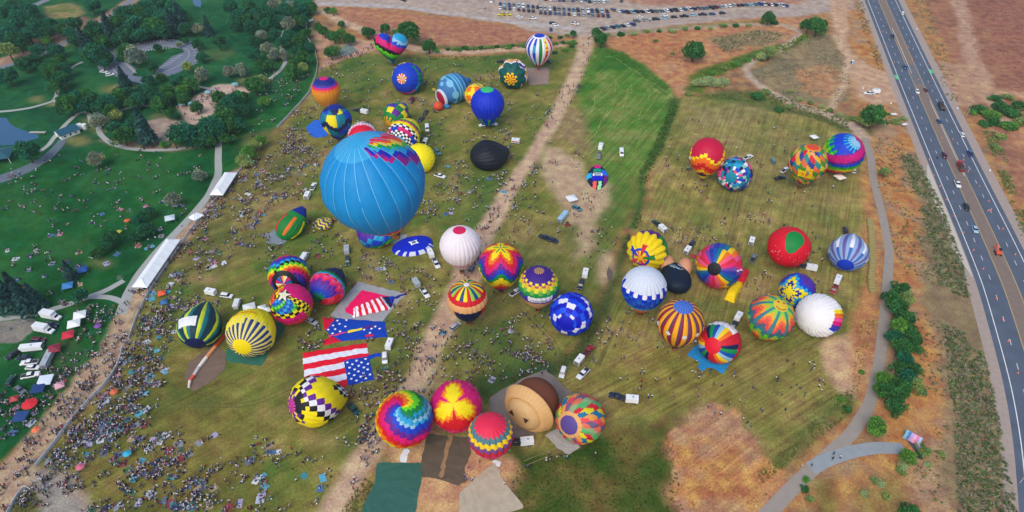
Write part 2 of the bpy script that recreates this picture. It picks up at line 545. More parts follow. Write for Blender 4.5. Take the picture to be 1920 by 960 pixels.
# field east of the ditch
zone([(1272, 184), (1340, 176), (1440, 190), (1540, 226), (1606, 246), (1626, 330), (1640, 460), (1612, 600), (1600, 700), (1590, 760), (1440, 875), (1420, 830), (1330, 760), (1240, 790),
      (1000, 860), (960, 900), (760, 850), (860, 790), (1000, 720), (1090, 650), (1140, 560), (1180, 480), (1220, 360), (1225, 300)], [(108, 112, 54), (124, 118, 60), (140, 126, 70), (154, 132, 84)], 'launch_field', warp=4, soft=1, mow=0.9, mdir=0.42)
zone([(1280, 190), (1420, 200), (1560, 260), (1600, 330), (1560, 400), (1400, 380), (1280, 300)], [(110, 110, 60), (126, 118, 66), (142, 128, 78)], warp=20, soft=6, alpha=0.7, mow=0.8, mdir=0.42)
zone([(1280, 196), (1380, 184), (1440, 200), (1400, 230), (1300, 240)], [(112, 108, 66), (150, 134, 90)], warp=16, soft=5, alpha=0.6)
zone([(1340, 620), (1560, 560), (1600, 700), (1560, 780), (1440, 870), (1380, 760)], [(108, 106, 50), (130, 116, 60)], warp=18, soft=6, alpha=0.6, mow=1.0, mdir=1.02)
zone([(1040, 720), (1200, 640), (1340, 620), (1380, 760), (1200, 780), (1060, 850)], [(112, 106, 46), (132, 116, 56), (146, 124, 68)], warp=18, soft=6, alpha=0.6, mow=1.0, mdir=1.02)
zone([(1528, 640), (1570, 628), (1615, 620), (1608, 700), (1590, 750), (1560, 728), (1540, 690)], [(178, 146, 114), (190, 156, 120)], 'dirt_clearing', warp=4, soft=1)
zone([(1560, 740), (1600, 728), (1600, 770), (1500, 850), (1430, 905), (1400, 890)], [(64, 88, 38), (88, 96, 48)], warp=6, soft=3, alpha=0.75)
zone([(1600, 250), (1630, 330), (1648, 470), (1640, 600), (1610, 730), (1590, 700), (1606, 600), (1630, 480), (1616, 330)], [(180, 124, 80), (190, 132, 84)], warp=6, soft=2, alpha=0.8)
zone([(950, 870), (1060, 850), (1230, 780), (1260, 800), (1250, 830), (1280, 1000), (900, 1000), (960, 930)], [(40, 66, 18), (58, 80, 26), (80, 86, 36), (104, 92, 46)], 'meadow', warp=14, soft=2, seed=21)
zone([(1250, 818), (1262, 806), (1288, 804), (1288, 782), (1318, 776), (1330, 756), (1352, 762), (1358, 774), (1378, 762), (1392, 784), (1386, 800), (1412, 822), (1424, 846), (1450, 868), (1475, 880), (1440, 1000), (1280, 1000), (1262, 880)], [(160, 124, 98), (172, 128, 94), (180, 126, 76), (172, 120, 70)], 'bare_ground', warp=3.5, soft=0, mow=.7, mdir=.95)
zone([(1300, 770), (1370, 770), (1410, 820), (1340, 850), (1280, 830)], [(170, 132, 104), (160, 126, 100)], warp=14, soft=4, alpha=0.6)
zone([(1478, 882), (1440, 1000), (1400, 1000), (1430, 905)], ORANGE, warp=4, soft=2)
zone([(730, 830), (800, 800), (880, 830), (960, 880), (940, 930), (920, 1000), (660, 1000), (700, 920)], [(180, 138, 100), (190, 148, 108), (174, 130, 90)], 'bare_ground', warp=8, soft=1)
zone([(720, 840), (740, 880), (690, 1000), (640, 1000), (690, 900)], [(104, 104, 54), (84, 96, 48)], warp=8, soft=3, alpha=0.8)
zone([(1600, 620), (1660, 620), (1660, 740), (1610, 830), (1590, 800), (1604, 720)], ORANGE, warp=6, soft=2, alpha=0.8)
# rough land north-east
zone([(1130, 82), (1180, 60), (1300, 44), (1420, 34), (1500, 34), (1540, 60), (1400, 110), (1320, 130), (1296, 180), (1270, 176), (1200, 112)], ORANGE, warp=6, soft=2)
zone([(1180, 64), (1240, 58), (1300, 90), (1240, 110), (1170, 90)], [(168, 104, 72), (180, 116, 80)], warp=14, soft=5, alpha=0.5)
zone([(1330, 70), (1420, 56), (1480, 64), (1440, 84), (1360, 96)], SAGE, warp=8, soft=3, alpha=0.85)
zone([(1410, 130), (1480, 90), (1520, 66), (1570, 64), (1590, 120), (1596, 190), (1560, 200), (1480, 185), (1420, 160)], SAGE, 'sagebrush_flat', warp=6, soft=2)
zone([(1490, 130), (1560, 120), (1590, 150), (1570, 190), (1500, 175)], ORANGE, warp=8, soft=3, alpha=0.8)
band([(1300, 170), (1320, 138), (1400, 110), (1470, 88), (1510, 66)], [12, 12, 12, 8], [(70, 96, 34), (92, 110, 40), (60, 84, 34)], warp=6, soft=2)
band([(1440, 200), (1500, 208), (1560, 226), (1620, 250), (1700, 240)], 9, [(80, 92, 48), (70, 84, 46)], warp=8, soft=2, alpha=0.8)
zone([(1270, 182), (1300, 172), (1430, 170), (1470, 200), (1440, 208), (1340, 182)], [(76, 94, 46), (90, 100, 52)], warp=8, soft=3, alpha=0.8)
band([(1094, 68), (1150, 66), (1250, 54), (1380, 46), (1470, 46), (1500, 60)], 5, [(176, 156, 136)], warp=2, soft=1, alpha=0.9)
band([(1090, 78), (1180, 62), (1300, 48), (1430, 40)], 5, [(100, 108, 52), (120, 116, 62)], warp=4, soft=2, alpha=0.6)
zone([(1600, -60), (1625, -60), (1760, 300), (1880, 640), (1930, 1000), (1640, 1000), (1650, 700), (1680, 480), (1640, 300), (1640, 200), (1600, 100)], [(168, 112, 66), (176, 124, 76), (158, 126, 98), (166, 132, 102)], warp=8, soft=2, seed=33)
band([(1700, 300), (1760, 400), (1800, 560), (1840, 740), (1880, 1000)], [9, 16, 22, 24, 26], [(124, 106, 78), (138, 118, 88)], 'sagebrush_flat', warp=10, soft=3)
zone([(1650, 720), (1740, 640), (1780, 740), (1720, 800), (1700, 1000), (1560, 1000), (1520, 920), (1600, 870), (1660, 820)], [(172, 124, 78), (186, 132, 72), (160, 120, 88)], warp=10, soft=3, alpha=0.7)
zone([(1520, 905), (1560, 890), (1580, 1000), (1530, 1000)], [(76, 88, 40), (100, 100, 50)], warp=6, soft=2, alpha=0.7)
zone([(1606, 930), (1690, 880), (1700, 1000), (1600, 1000)], [(104, 100, 54), (140, 118, 66)], warp=8, soft=3, alpha=0.7)
# ditch and its rank green banks
band([(1268, 182), (1252, 230), (1226, 290), (1206, 330), (1200, 390), (1186, 430)], [6, 5, 4, 3, 4], [(58, 88, 34), (74, 98, 42)], 'ditch_bank', warp=3, soft=1)
band([(1184, 440), (1160, 500), (1150, 550), (1120, 600), (1090, 660), (1040, 690), (960, 716)], [4, 5, 6, 6, 6], [(70, 84, 40), (86, 92, 48)], 'ditch_bank', warp=4, soft=2)
band([(1040, 688), (960, 712), (890, 726)], 9, [(44, 74, 36), (60, 82, 42)], warp=4, soft=2, alpha=0.8)
# bare tracks
zone([(1550, -60), (1600, -60), (1590, 40), (1596, 100), (1640, 130), (1690, 145), (1690, 190), (1650, 196), (1610, 186), (1590, 130), (1564, 70)], [(178, 142, 114), (188, 154, 124)], 'dirt_path', warp=5, soft=2)
band([(1570, 66), (1592, 110), (1580, 160), (1560, 200), (1550, 214)], 4, TAN, 'dirt_path', warp=2, soft=1)
band([(1500, 62), (1460, 96), (1418, 108), (1400, 124), (1406, 146), (1440, 172), (1500, 200), (1560, 216), (1606, 238), (1622, 262)], [4, 4, 4.5, 6, 7], [(170, 150, 132), (184, 158, 136)], 'dirt_path', warp=2, soft=1)
band([(1100, 66), (1092, 110), (1070, 160), (1046, 210), (1012, 270), (980, 322), (950, 368), (918, 420), (896, 470), (872, 530), (846, 580), (815, 640), (780, 710), (735, 780), (695, 835), (660, 890), (615, 980)],
     [11, 9, 8, 7.5, 7, 7, 7, 7.5, 9, 12, 10, 7, 7.5, 8], TAN, 'dirt_road', warp=2.5, soft=1)
zone([(760, 740), (800, 650), (830, 640), (830, 700), (800, 740)], TAN, warp=8, soft=3, alpha=0.6)
# promenade of trodden sand beside the park
zone([(452, 318), (440, 330), (400, 392), (330, 470), (300, 520), (262, 570), (244, 640), (224, 690), (150, 775), (66, 876), (130, 890), (180, 960), (185, 1000), (-60, 1000), (-60, 930), (0, 880), (60, 812),
      (110, 752), (160, 690), (196, 650), (216, 600), (236, 556), (252, 530), (330, 440), (404, 360), (430, 322)], [(164, 138, 112), (178, 150, 122), (158, 136, 114)], 'promenade', warp=2.5, soft=1)
zone([(70, 880), (120, 890), (170, 960), (150, 1000), (90, 1000), (60, 930)], [(140, 138, 134), (150, 146, 138)], warp=6, soft=3, alpha=0.8)
zone([(46, 920), (62, 918), (80, 940), (90, 1000), (0, 1000), (16, 960)], [(78, 84, 44), (102, 98, 56)], warp=4, soft=1)

# slightly uneven ground, sunken ditch
from_center = np.zeros(GX.shape)
HEIGHT = (n_mid - 0.5) * 0.10
HEIGHT = HEIGHT - blur((GZ == ZONES.index('ditch_bank')).astype(float), 3) * 0.4 if 'ditch_bank' in ZONES else HEIGHT
HEIGHT = np.minimum(HEIGHT, 0.0) - 0.02

gm = bpy.data.materials.new('ground_cover')
gm.use_nodes = True
nt, bs = fnode(gm)
bs.inputs['Roughness'].default_value = 0.95
bs.inputs['Specular IOR Level'].default_value = 0.1
at = nt.nodes.new('ShaderNodeAttribute'); at.attribute_name = 'Col'
mw = nt.nodes.new('ShaderNodeAttribute'); mw.attribute_name = 'Mow'
dr = nt.nodes.new('ShaderNodeAttribute'); dr.attribute_name = 'Dir'
geo = nt.nodes.new('ShaderNodeNewGeometry')
rot = nt.nodes.new('ShaderNodeVectorRotate'); rot.rotation_type = 'Z_AXIS'
nt.links.new(geo.outputs['Position'], rot.inputs['Vector'])
nt.links.new(dr.outputs['Fac'], rot.inputs['Angle'])
mp = nt.nodes.new('ShaderNodeMapping')
mp.inputs['Scale'].default_value = (0.9, 0.035, 1)
nt.links.new(rot.outputs[0], mp.inputs['Vector'])
st = nt.nodes.new('ShaderNodeTexNoise'); st.inputs['Scale'].default_value = 1.0; st.inputs['Detail'].default_value = 4
nt.links.new(mp.outputs[0], st.inputs['Vector'])
n1 = nt.nodes.new('ShaderNodeTexNoise'); n1.inputs['Scale'].default_value = 1.3; n1.inputs['Detail'].default_value = 6; n1.inputs['Roughness'].default_value = 0.7
nt.links.new(geo.outputs['Position'], n1.inputs['Vector'])
n2 = nt.nodes.new('ShaderNodeTexNoise'); n2.inputs['Scale'].default_value = 0.22; n2.inputs['Detail'].default_value = 5
nt.links.new(geo.outputs['Position'], n2.inputs['Vector'])
def mrange(src, a, b, lo=0.25, hi=0.75):
    m = nt.nodes.new('ShaderNodeMapRange')
    m.inputs['From Min'].default_value, m.inputs['From Max'].default_value = lo, hi
    m.inputs['To Min'].default_value, m.inputs['To Max'].default_value = a, b
    nt.links.new(src, m.inputs['Value'])
    return m.outputs[0]
def mul(a, b):
    m = nt.nodes.new('ShaderNodeMath'); m.operation = 'MULTIPLY'
    nt.links.new(a, m.inputs[0]); nt.links.new(b, m.inputs[1])
    return m.outputs[0]
stripe = nt.nodes.new('ShaderNodeMix')
stripe.inputs[2].default_value = 1.0
nt.links.new(mw.outputs['Fac'], stripe.inputs[0])
nt.links.new(mrange(st.outputs[0], 0.58, 1.42), stripe.inputs[3])
fac = mul(mul(mrange(n1.outputs[0], 0.52, 1.48), mrange(n2.outputs[0], 0.74, 1.26)), stripe.outputs[0])
vm = nt.nodes.new('ShaderNodeVectorMath'); vm.operation = 'SCALE'
nt.links.new(at.outputs['Color'], vm.inputs[0]); nt.links.new(fac, vm.inputs['Scale'])
hs = nt.nodes.new('ShaderNodeHueSaturation')
nt.links.new(vm.outputs[0], hs.inputs['Color'])
nt.links.new(mrange(n2.outputs[0], 0.472, 0.528), hs.inputs['Hue'])
nt.links.new(hs.outputs[0], bs.inputs['Base Color'])
bp = nt.nodes.new('ShaderNodeBump'); bp.inputs['Strength'].default_value = 0.5; bp.inputs['Distance'].default_value = 0.25
nt.links.new(n1.outputs[0], bp.inputs['Height']); nt.links.new(bp.outputs[0], bs.inputs['Normal'])

ny, nx = GX.shape
keep = np.abs(GX) < 0.80 * (GY * math.cos(PITCH) + CAM_H * math.sin(PITCH)) + 45
fk = keep[:-1, :-1] & keep[1:, 1:]
fz = GZ[:-1, :-1]
idx = np.arange(ny * nx).reshape(ny, nx)
VALL = np.stack([GX, GY, HEIGHT], -1).reshape(-1, 3)
CALL = GC.reshape(-1, 3)
for zi, zn in enumerate(ZONES):
    sel = fk & (fz == zi)
    if not sel.any():
        continue
    j, i = np.nonzero(sel)
    F = np.stack([idx[j, i], idx[j, i + 1], idx[j + 1, i + 1], idx[j + 1, i]], 1)
    used, inv = np.unique(F, return_inverse=True)
    me = np_mesh(zn, VALL[used], inv.reshape(F.shape), gm, smooth=True)
    a = me.attributes.new('Col', 'FLOAT_COLOR', 'POINT')
    arr = np.ones((len(used), 4), np.float32); arr[:, :3] = CALL[used]
    a.data.foreach_set('color', arr.ravel())
    a = me.attributes.new('Mow', 'FLOAT', 'POINT'); a.data.foreach_set('value', GM.reshape(-1)[used].astype(np.float32))
    a = me.attributes.new('Dir', 'FLOAT', 'POINT'); a.data.foreach_set('value', GD.reshape(-1)[used].astype(np.float32))
    struct(ob(zn, me))
# the land beyond, out to the horizon
far = mesh('terrain', [(-6000, -3000, -1.2), (6000, -3000, -1.2), (6000, 7000, -1.2), (-6000, 7000, -1.2)], [(0, 1, 2, 3)],
           plain('far_land', tuple(s2l((160, 116, 76))), rough=0.95, noise=0.25, scale=0.02))
struct(ob('terrain', far))

# ------------------------------------------------------------------ highway
asphalt = plain('asphalt', tuple(s2l((78, 88, 104))), rough=0.9, noise=0.2, scale=0.14, bump=0.1)
asphalt_old = plain('asphalt_old', tuple(s2l((104, 112, 128))), rough=0.9, noise=0.12, scale=0.3)
median_m = plain('median_gravel', tuple(s2l((122, 106, 96))), rough=0.95, noise=0.14, scale=0.5)
shoulder_m = plain('shoulder_gravel', tuple(s2l((158, 142, 132))), rough=0.95, noise=0.12, scale=0.6)
paint_w = plain('road_paint_white', tuple(s2l((226, 226, 224))), rough=0.7, noise=0.1, scale=2)
paint_y = plain('road_paint_yellow', tuple(s2l((172, 150, 104))), rough=0.7, noise=0.1, scale=2)
concrete = plain('concrete', tuple(s2l((158, 160, 156))), rough=0.9, noise=0.08, scale=0.5)
trail_m = plain('trail_asphalt', tuple(s2l((146, 136, 126))), rough=0.95, noise=0.10, scale=0.4)
HW = smooth_line([(318, 720), (285, 590)] + [G(*p)[:2] for p in [(1627, 0), (1690, 160), (1755, 320), (1803, 433), (1843, 533), (1873, 637), (1898, 730), (1917, 840)]] + [(143, 95), (126, 60)], 4.0, 8)
HW = HW[::-1]                                              # travel north, + is east
W = 19.6
hwy = struct(ribbon('highway', HW, -2.2, W + 2.2, 0.03, asphalt))
struct(ribbon('highway_shoulder', HW, -6.0, -2.2, 0.02, shoulder_m))
struct(ribbon('highway_shoulder', HW, W + 2.2, W + 6.5, 0.02, shoulder_m))
struct(ribbon('median', HW, 7.6, 12.6, 0.036, median_m))
hs_len = len(HW)
def mark(o0, o1, a=0, b=None, mat=paint_w, name='lane_marking'):
    return ribbon(name, HW[a:b], o0, o1, 0.045, mat, hwy)
mark(-0.14, 0.14); mark(W - 0.14, W + 0.14)
mark(7.25, 7.6, mat=paint_y, name='median_line'); mark(12.6, 12.95, mat=paint_y, name='median_line')
FINE = resample(HW, 0.5)
for off in (3.7, 16.1):
    for k in range(40, len(FINE) - 10, 24):
        if FINE[k][1] < 560:
            ribbon('lane_dash', FINE[k:k + 7], off - 0.09, off + 0.09, 0.045, paint_w, hwy)
_yi = lambda y: int(np.argmin(np.abs(FINE[:, 1] - y)))
ribbon('lane_marking', FINE[_yi(385):_yi(455)], 8.7, 8.9, 0.045, paint_w, hwy)
ribbon('lane_marking', FINE[_yi(275):_yi(352)], 12.0, 12.2, 0.045, paint_w, hwy)
tx = FINE[_yi(372):_yi(398)]
ribbon('crossover', tx, 7.4, 13.0, 0.041, plain('crossover_asphalt', tuple(s2l((98, 100, 106))), noise=0.1, scale=0.4), hwy)
for yy, off in ((375, -1.0), (388, W + 1.0)):
    ribbon('green_paint', FINE[_yi(yy):_yi(yy) + 12], off - 0.9, off + 0.9, 0.05, plain('green_road_paint', tuple(s2l((80, 190, 120))), noise=0.2, scale=2), hwy)
lay = FINE[_yi(200):_yi(282)]
struct(ribbon('layby', lay, np.interp(np.linspace(0, 1, len(lay)), [0, .2, .8, 1], [-3, -6.5, -6.5, -3]), -2.6, 0.026, plain('layby_concrete', tuple(s2l((188, 178, 164))), noise=0.08)))

rut_m = plain('dusty_rut', tuple(s2l((132, 114, 72))), rough=.95, noise=.3, scale=.6)
rut_d = plain('dark_rut', tuple(s2l((86, 78, 46))), rough=.95, noise=.3, scale=.6)
for pts, m_ in [([(985, 868), (1060, 838), (1160, 786), (1300, 738), (1430, 690), (1540, 640)], rut_m), ([(1380, 740), (1460, 690), (1560, 620)], rut_m), ([(700, 842), (640, 830), (560, 810)], rut_m), ([(690, 480), (680, 540), (700, 500)][:2], rut_m),
                ([(1180, 400), (1230, 440), (1300, 470), (1420, 480), (1540, 470)], rut_d), ([(1290, 620), (1330, 560), (1360, 480), (1380, 400), (1400, 300)], rut_d), ([(1500, 640), (1540, 540), (1560, 420), (1550, 320)], rut_m), ([(960, 560), (1000, 600), (1040, 640), (1060, 700)], rut_d),
                ([(560, 250), (640, 290), (800, 320), (880, 370)], rut_m), ([(480, 420), (520, 480), (640, 500), (760, 520), (860, 540)], rut_m), ([(350, 760), (470, 760), (560, 720)], rut_d), ([(1270, 450), (1260, 540), (1250, 620)], rut_m), ([(1640, 880), (1560, 950)], rut_m)]:
    L_ = smooth_line([G(*p) for p in pts], 2.0, 6)
    for o_ in (-.8, .8):
        struct(ribbon('wheel_track', L_, o_ - .12, o_ + .12, 0.006, m_))
# ------------------------------------------------------------------ paved paths
def pave(name, pts, w, mat, z=0.025):
    L = smooth_line([G(x, y) for x, y in pts], 2.0, 3)
    w = np.interp(np.linspace(0, 1, len(L)), np.linspace(0, 1, len(w)), w) if hasattr(w, '__len__') else np.full(len(L), w)
    return struct(ribbon(name, L, -w / 2, w / 2, z, mat))
pave('trail', [(1622, 258), (1632, 290), (1638, 340), (1654, 400), (1668, 470), (1662, 560), (1654, 640), (1646, 700), (1630, 760), (1596, 815), (1556, 850), (1516, 886), (1480, 920), (1420, 985)], [3.6, 3.4, 3.6, 3.8, 4.4], trail_m)
pave('trail', [(1520, 878), (1560, 858), (1600, 846), (1650, 838), (1695, 842)], 4.2, plain('trail_grey', tuple(s2l((140, 146, 150))), noise=0.1, scale=0.4), 0.03)
pave('concrete_walk', [(410, 262), (409, 300), (410, 326), (392, 366), (362, 402), (330, 436), (296, 470), (262, 512), (240, 550), (226, 590)], [3.2, 3.4, 3.6, 3.6, 4], concrete)
pave('concrete_walk', [(232, 526), (200, 545), (168, 556), (120, 574), (60, 590), (0, 598), (-60, 600)], 2.6, concrete, 0.03)
pave('concrete_walk', [(168, 557), (205, 556), (228, 566)], 2.4, concrete, 0.035)
pave('concrete_walk', [(184, 234), (186, 250), (205, 268), (235, 278), (280, 282), (330, 280), (376, 272), (408, 266)], 2.6, concrete)
pave('concrete_walk', [(-40, 212), (20, 208), (60, 202), (92, 192), (102, 190), (106, 178), (110, 162)], 2.2, concrete)
pave('concrete_walk', [(103, 188), (110, 196), (120, 202)], 2.2, concrete, 0.03)
pave('concrete_walk', [(68, 288), (90, 274), (104, 254), (120, 236), (143, 214), (158, 208), (168, 214), (170, 230)], 2.4, concrete)
pave('concrete_walk', [(125, 135), (140, 122), (155, 116)], 2.2, concrete)
pave('concrete_walk', [(215, 212), (235, 203), (260, 199), (290, 198)], 2.2, concrete)
pave('concrete_walk', [(362, 160), (385, 165), (405, 168)], 2.0, concrete)
pave('concrete_walk', [(560, 30), (545, 50), (528, 62), (524, 80), (532, 100), (536, 116), (526, 132), (505, 148)], 2.4, concrete)
lake_road = plain('park_road', tuple(s2l((92, 104, 116))), noise=0.1, scale=0.3)
pave('park_road', [(-60, 350), (0, 336), (30, 326), (60, 312), (88, 296), (108, 276), (118, 262)], [8, 8, 6, 4], lake_road, 0.028)
pave('park_road', [(-60, 145), (30, 118), (90, 96), (140, 70), (190, 44), (240, 6), (270, -30)], 5, plain('park_road_far', tuple(s2l((116, 118, 130))), noise=0.1, scale=0.3), 0.026)
pave('park_road', [(30, 26), (60, 12), (100, -6)], 6, plain('park_road_far', (0, 0, 0)), 0.026)

# park car park: a loop of asphalt round a grass island, with painted bays
lot_m = asphalt_old
def road_sheet(name, pts, z, mat):
    return struct(sheet(name, pts, z, mat))
lot = road_sheet('car_park', [(248, 82), (280, 76), (312, 73), (330, 74), (345, 80), (358, 77), (366, 82), (372, 96), (372, 112), (364, 122), (350, 128), (335, 136), (318, 142), (295, 142), (288, 150), (270, 158), (245, 152),
                              (222, 145), (205, 140), (186, 132), (182, 122), (198, 118), (212, 117), (240, 116), (256, 130), (248, 142), (262, 144), (290, 140), (296, 128), (322, 106), (338, 100), (346, 98),
                              (342, 92), (330, 90), (312, 88), (290, 92), (262, 98), (252, 92)], 0.03, lot_m)
road_sheet('park_road', [(198, 92), (218, 88), (222, 104), (216, 112), (222, 117), (206, 117), (202, 108)], 0.034, lot_m)
line_m = paint_w
def px_line(p, q, w, name, parent, z=0.04, mat=None):
    a, b = G(*p)[:2], G(*q)[:2]
    return ribbon(name, np.array([a, (a + b) / 2, b]), -w / 2, w / 2, z, mat or line_m, parent)
for k in range(12):
    x = 258 + k * 6.0
    px_line((x, 84 - k * 0.75), (x + 1.5, 79.5 - k * 0.6), 0.25, 'bay_line', lot)
    px_line((262 + k * 5.4, 97.5 - k * 0.6), (264 + k * 5.4, 93.0 - k * 0.5), 0.25, 'bay_line', lot)
for k in range(8):
    px_line((300 + k * 5, 126 - k * 3.2), (308 + k * 5, 127 - k * 3.2), 0.25, 'bay_line', lot)
    px_line((232 + k * 2.5, 118 + k * 2.4), (243 + k * 2.0, 121 + k * 2.3), 0.25, 'bay_line', lot)
    px_line((358 + k * 1.2, 84 + k * 5), (368 + k * 0.4, 83 + k * 5), 0.25, 'bay_line', lot)
lp = smooth_line([G(*p) for p in [(262, 92), (300, 86), (335, 86), (354, 94), (355, 106), (340, 120), (318, 132), (300, 138)]], 1.5, 3)
ribbon('lane_curb', lp, -0.25, 0.25, 0.045, concrete, lot)
lp = smooth_line([G(*p) for p in [(208, 118), (211, 128), (218, 137), (232, 144)]], 1.5, 2)
ribbon('lane_curb', lp, -0.25, 0.25, 0.045, concrete, lot)

# ------------------------------------------------------------------ water
wm = bpy.data.materials.new('pond_water'); wm.use_nodes = True
nt, bs = fnode(wm)
bs.inputs['Base Color'].default_value = (*s2l((36, 84, 120)), 1)
bs.inputs['Roughness'].default_value = 0.12
nz = nt.nodes.new('ShaderNodeTexNoise'); nz.inputs['Scale'].default_value = 1.2
bp = nt.nodes.new('ShaderNodeBump'); bp.inputs['Strength'].default_value = 0.15
nt.links.new(nz.outputs[0], bp.inputs['Height']); nt.links.new(bp.outputs[0], bs.inputs['Normal'])
struct(sheet('pond_water', [(-80, 218), (-30, 219), (0, 221), (13, 221), (16, 228), (24, 236), (38, 242), (56, 248), (70, 252), (74, 257), (66, 261), (52, 264), (40, 270), (20, 272), (-80, 276)], 0.02, wm))
struct(sheet('pond_water', [(370, -8), (378, 4), (376, 14), (364, 10), (358, -8)], 0.02, wm))
wm2 = plain('muddy_water', tuple(s2l((120, 134, 128))), rough=0.15, noise=0.1, scale=0.2)
struct(sheet('pond_water', [(628, 96), (640, 88), (652, 82), (662, 86), (668, 93), (662, 100), (650, 104), (638, 104)], 0.02, wm2))

# ------------------------------------------------------------------ hot-air balloons
fabric = attr_mat('balloon_fabric', rough=0.55, transl=0.28, noise=0.06, scale=0.8, bump=0.22, spec=0.35)
cloth = attr_mat('laid_cloth', rough=0.75, transl=0.0, noise=0.10, scale=0.5, bump=0.3, spec=0.2)
wicker = plain('wicker', tuple(s2l((128, 84, 46))), rough=0.9, noise=0.25, scale=9, bump=0.5)
leather = plain('basket_rim', tuple(s2l((60, 40, 30))), rough=0.6)
steel = plain('burner_steel', tuple(s2l((170, 172, 176))), rough=0.3, metal=0.8)
cable_m = plain('cable', tuple(s2l((90, 90, 92))), rough=0.6)
PROF = np.array([(0.0, .90), (.12, .897), (.28, .87), (.45, .80), (.62, .69), (.77, .54), (.88, .37), (.96, .18), (1.0, 0), (.985, -.2), (.93, -.42), (.83, -.65), (.70, -.87), (.55, -1.08), (.40, -1.26), (.27, -1.40), (.20, -1.48)])
_pl = np.concatenate([[0], np.cumsum(np.linalg.norm(np.diff(PROF, axis=0), axis=1))])
_pl /= _pl[-1]
_ps = np.linspace(0, 1, 200)
def _sm(v):
    a = np.interp(_ps, _pl, v)
    for _ in range(6):
        b = a.copy(); b[1:-1] = (a[:-2] + a[1:-1] * 2 + a[2:]) / 4; a = b
    return a
_pr, _pz = _sm(PROF[:, 0]), _sm(PROF[:, 1])
def prof(s, slim=1.0, tail=1.0):
    r, z = np.interp(s, _ps, _pr), np.interp(s, _ps, _pz)
    return r, np.where(z < 0, z * tail, z)

FOOT = []            # (x, y, radius) footprints to keep people and tufts away
ANCHORS = []         # (x, y, phrase) for labels of things nearby

def basket(parent, loc, size=1.35, tilt=None):
    s = size / 2
    wall = join_vf([box_vf(0, -s, .55, size, .09, 1.1), box_vf(0, s, .55, size, .09, 1.1), box_vf(-s, 0, .55, .09, size - .1, 1.1), box_vf(s, 0, .55, .09, size - .1, 1.1), box_vf(0, 0, .05, size - .1, size - .1, .1)])
    b = ob('basket', mesh('basket', *wall, wicker), parent, loc)
    if tilt is not None:
        b.rotation_euler = tilt
    rim = join_vf([box_vf(0, -s, 1.13, size + .14, .16, .1), box_vf(0, s, 1.13, size + .14, .16, .1), box_vf(-s, 0, 1.13, .16, size - .18, .1), box_vf(s, 0, 1.13, .16, size - .18, .1)])
    ob('rim', mesh('rim', *rim, leather), b)
    return b

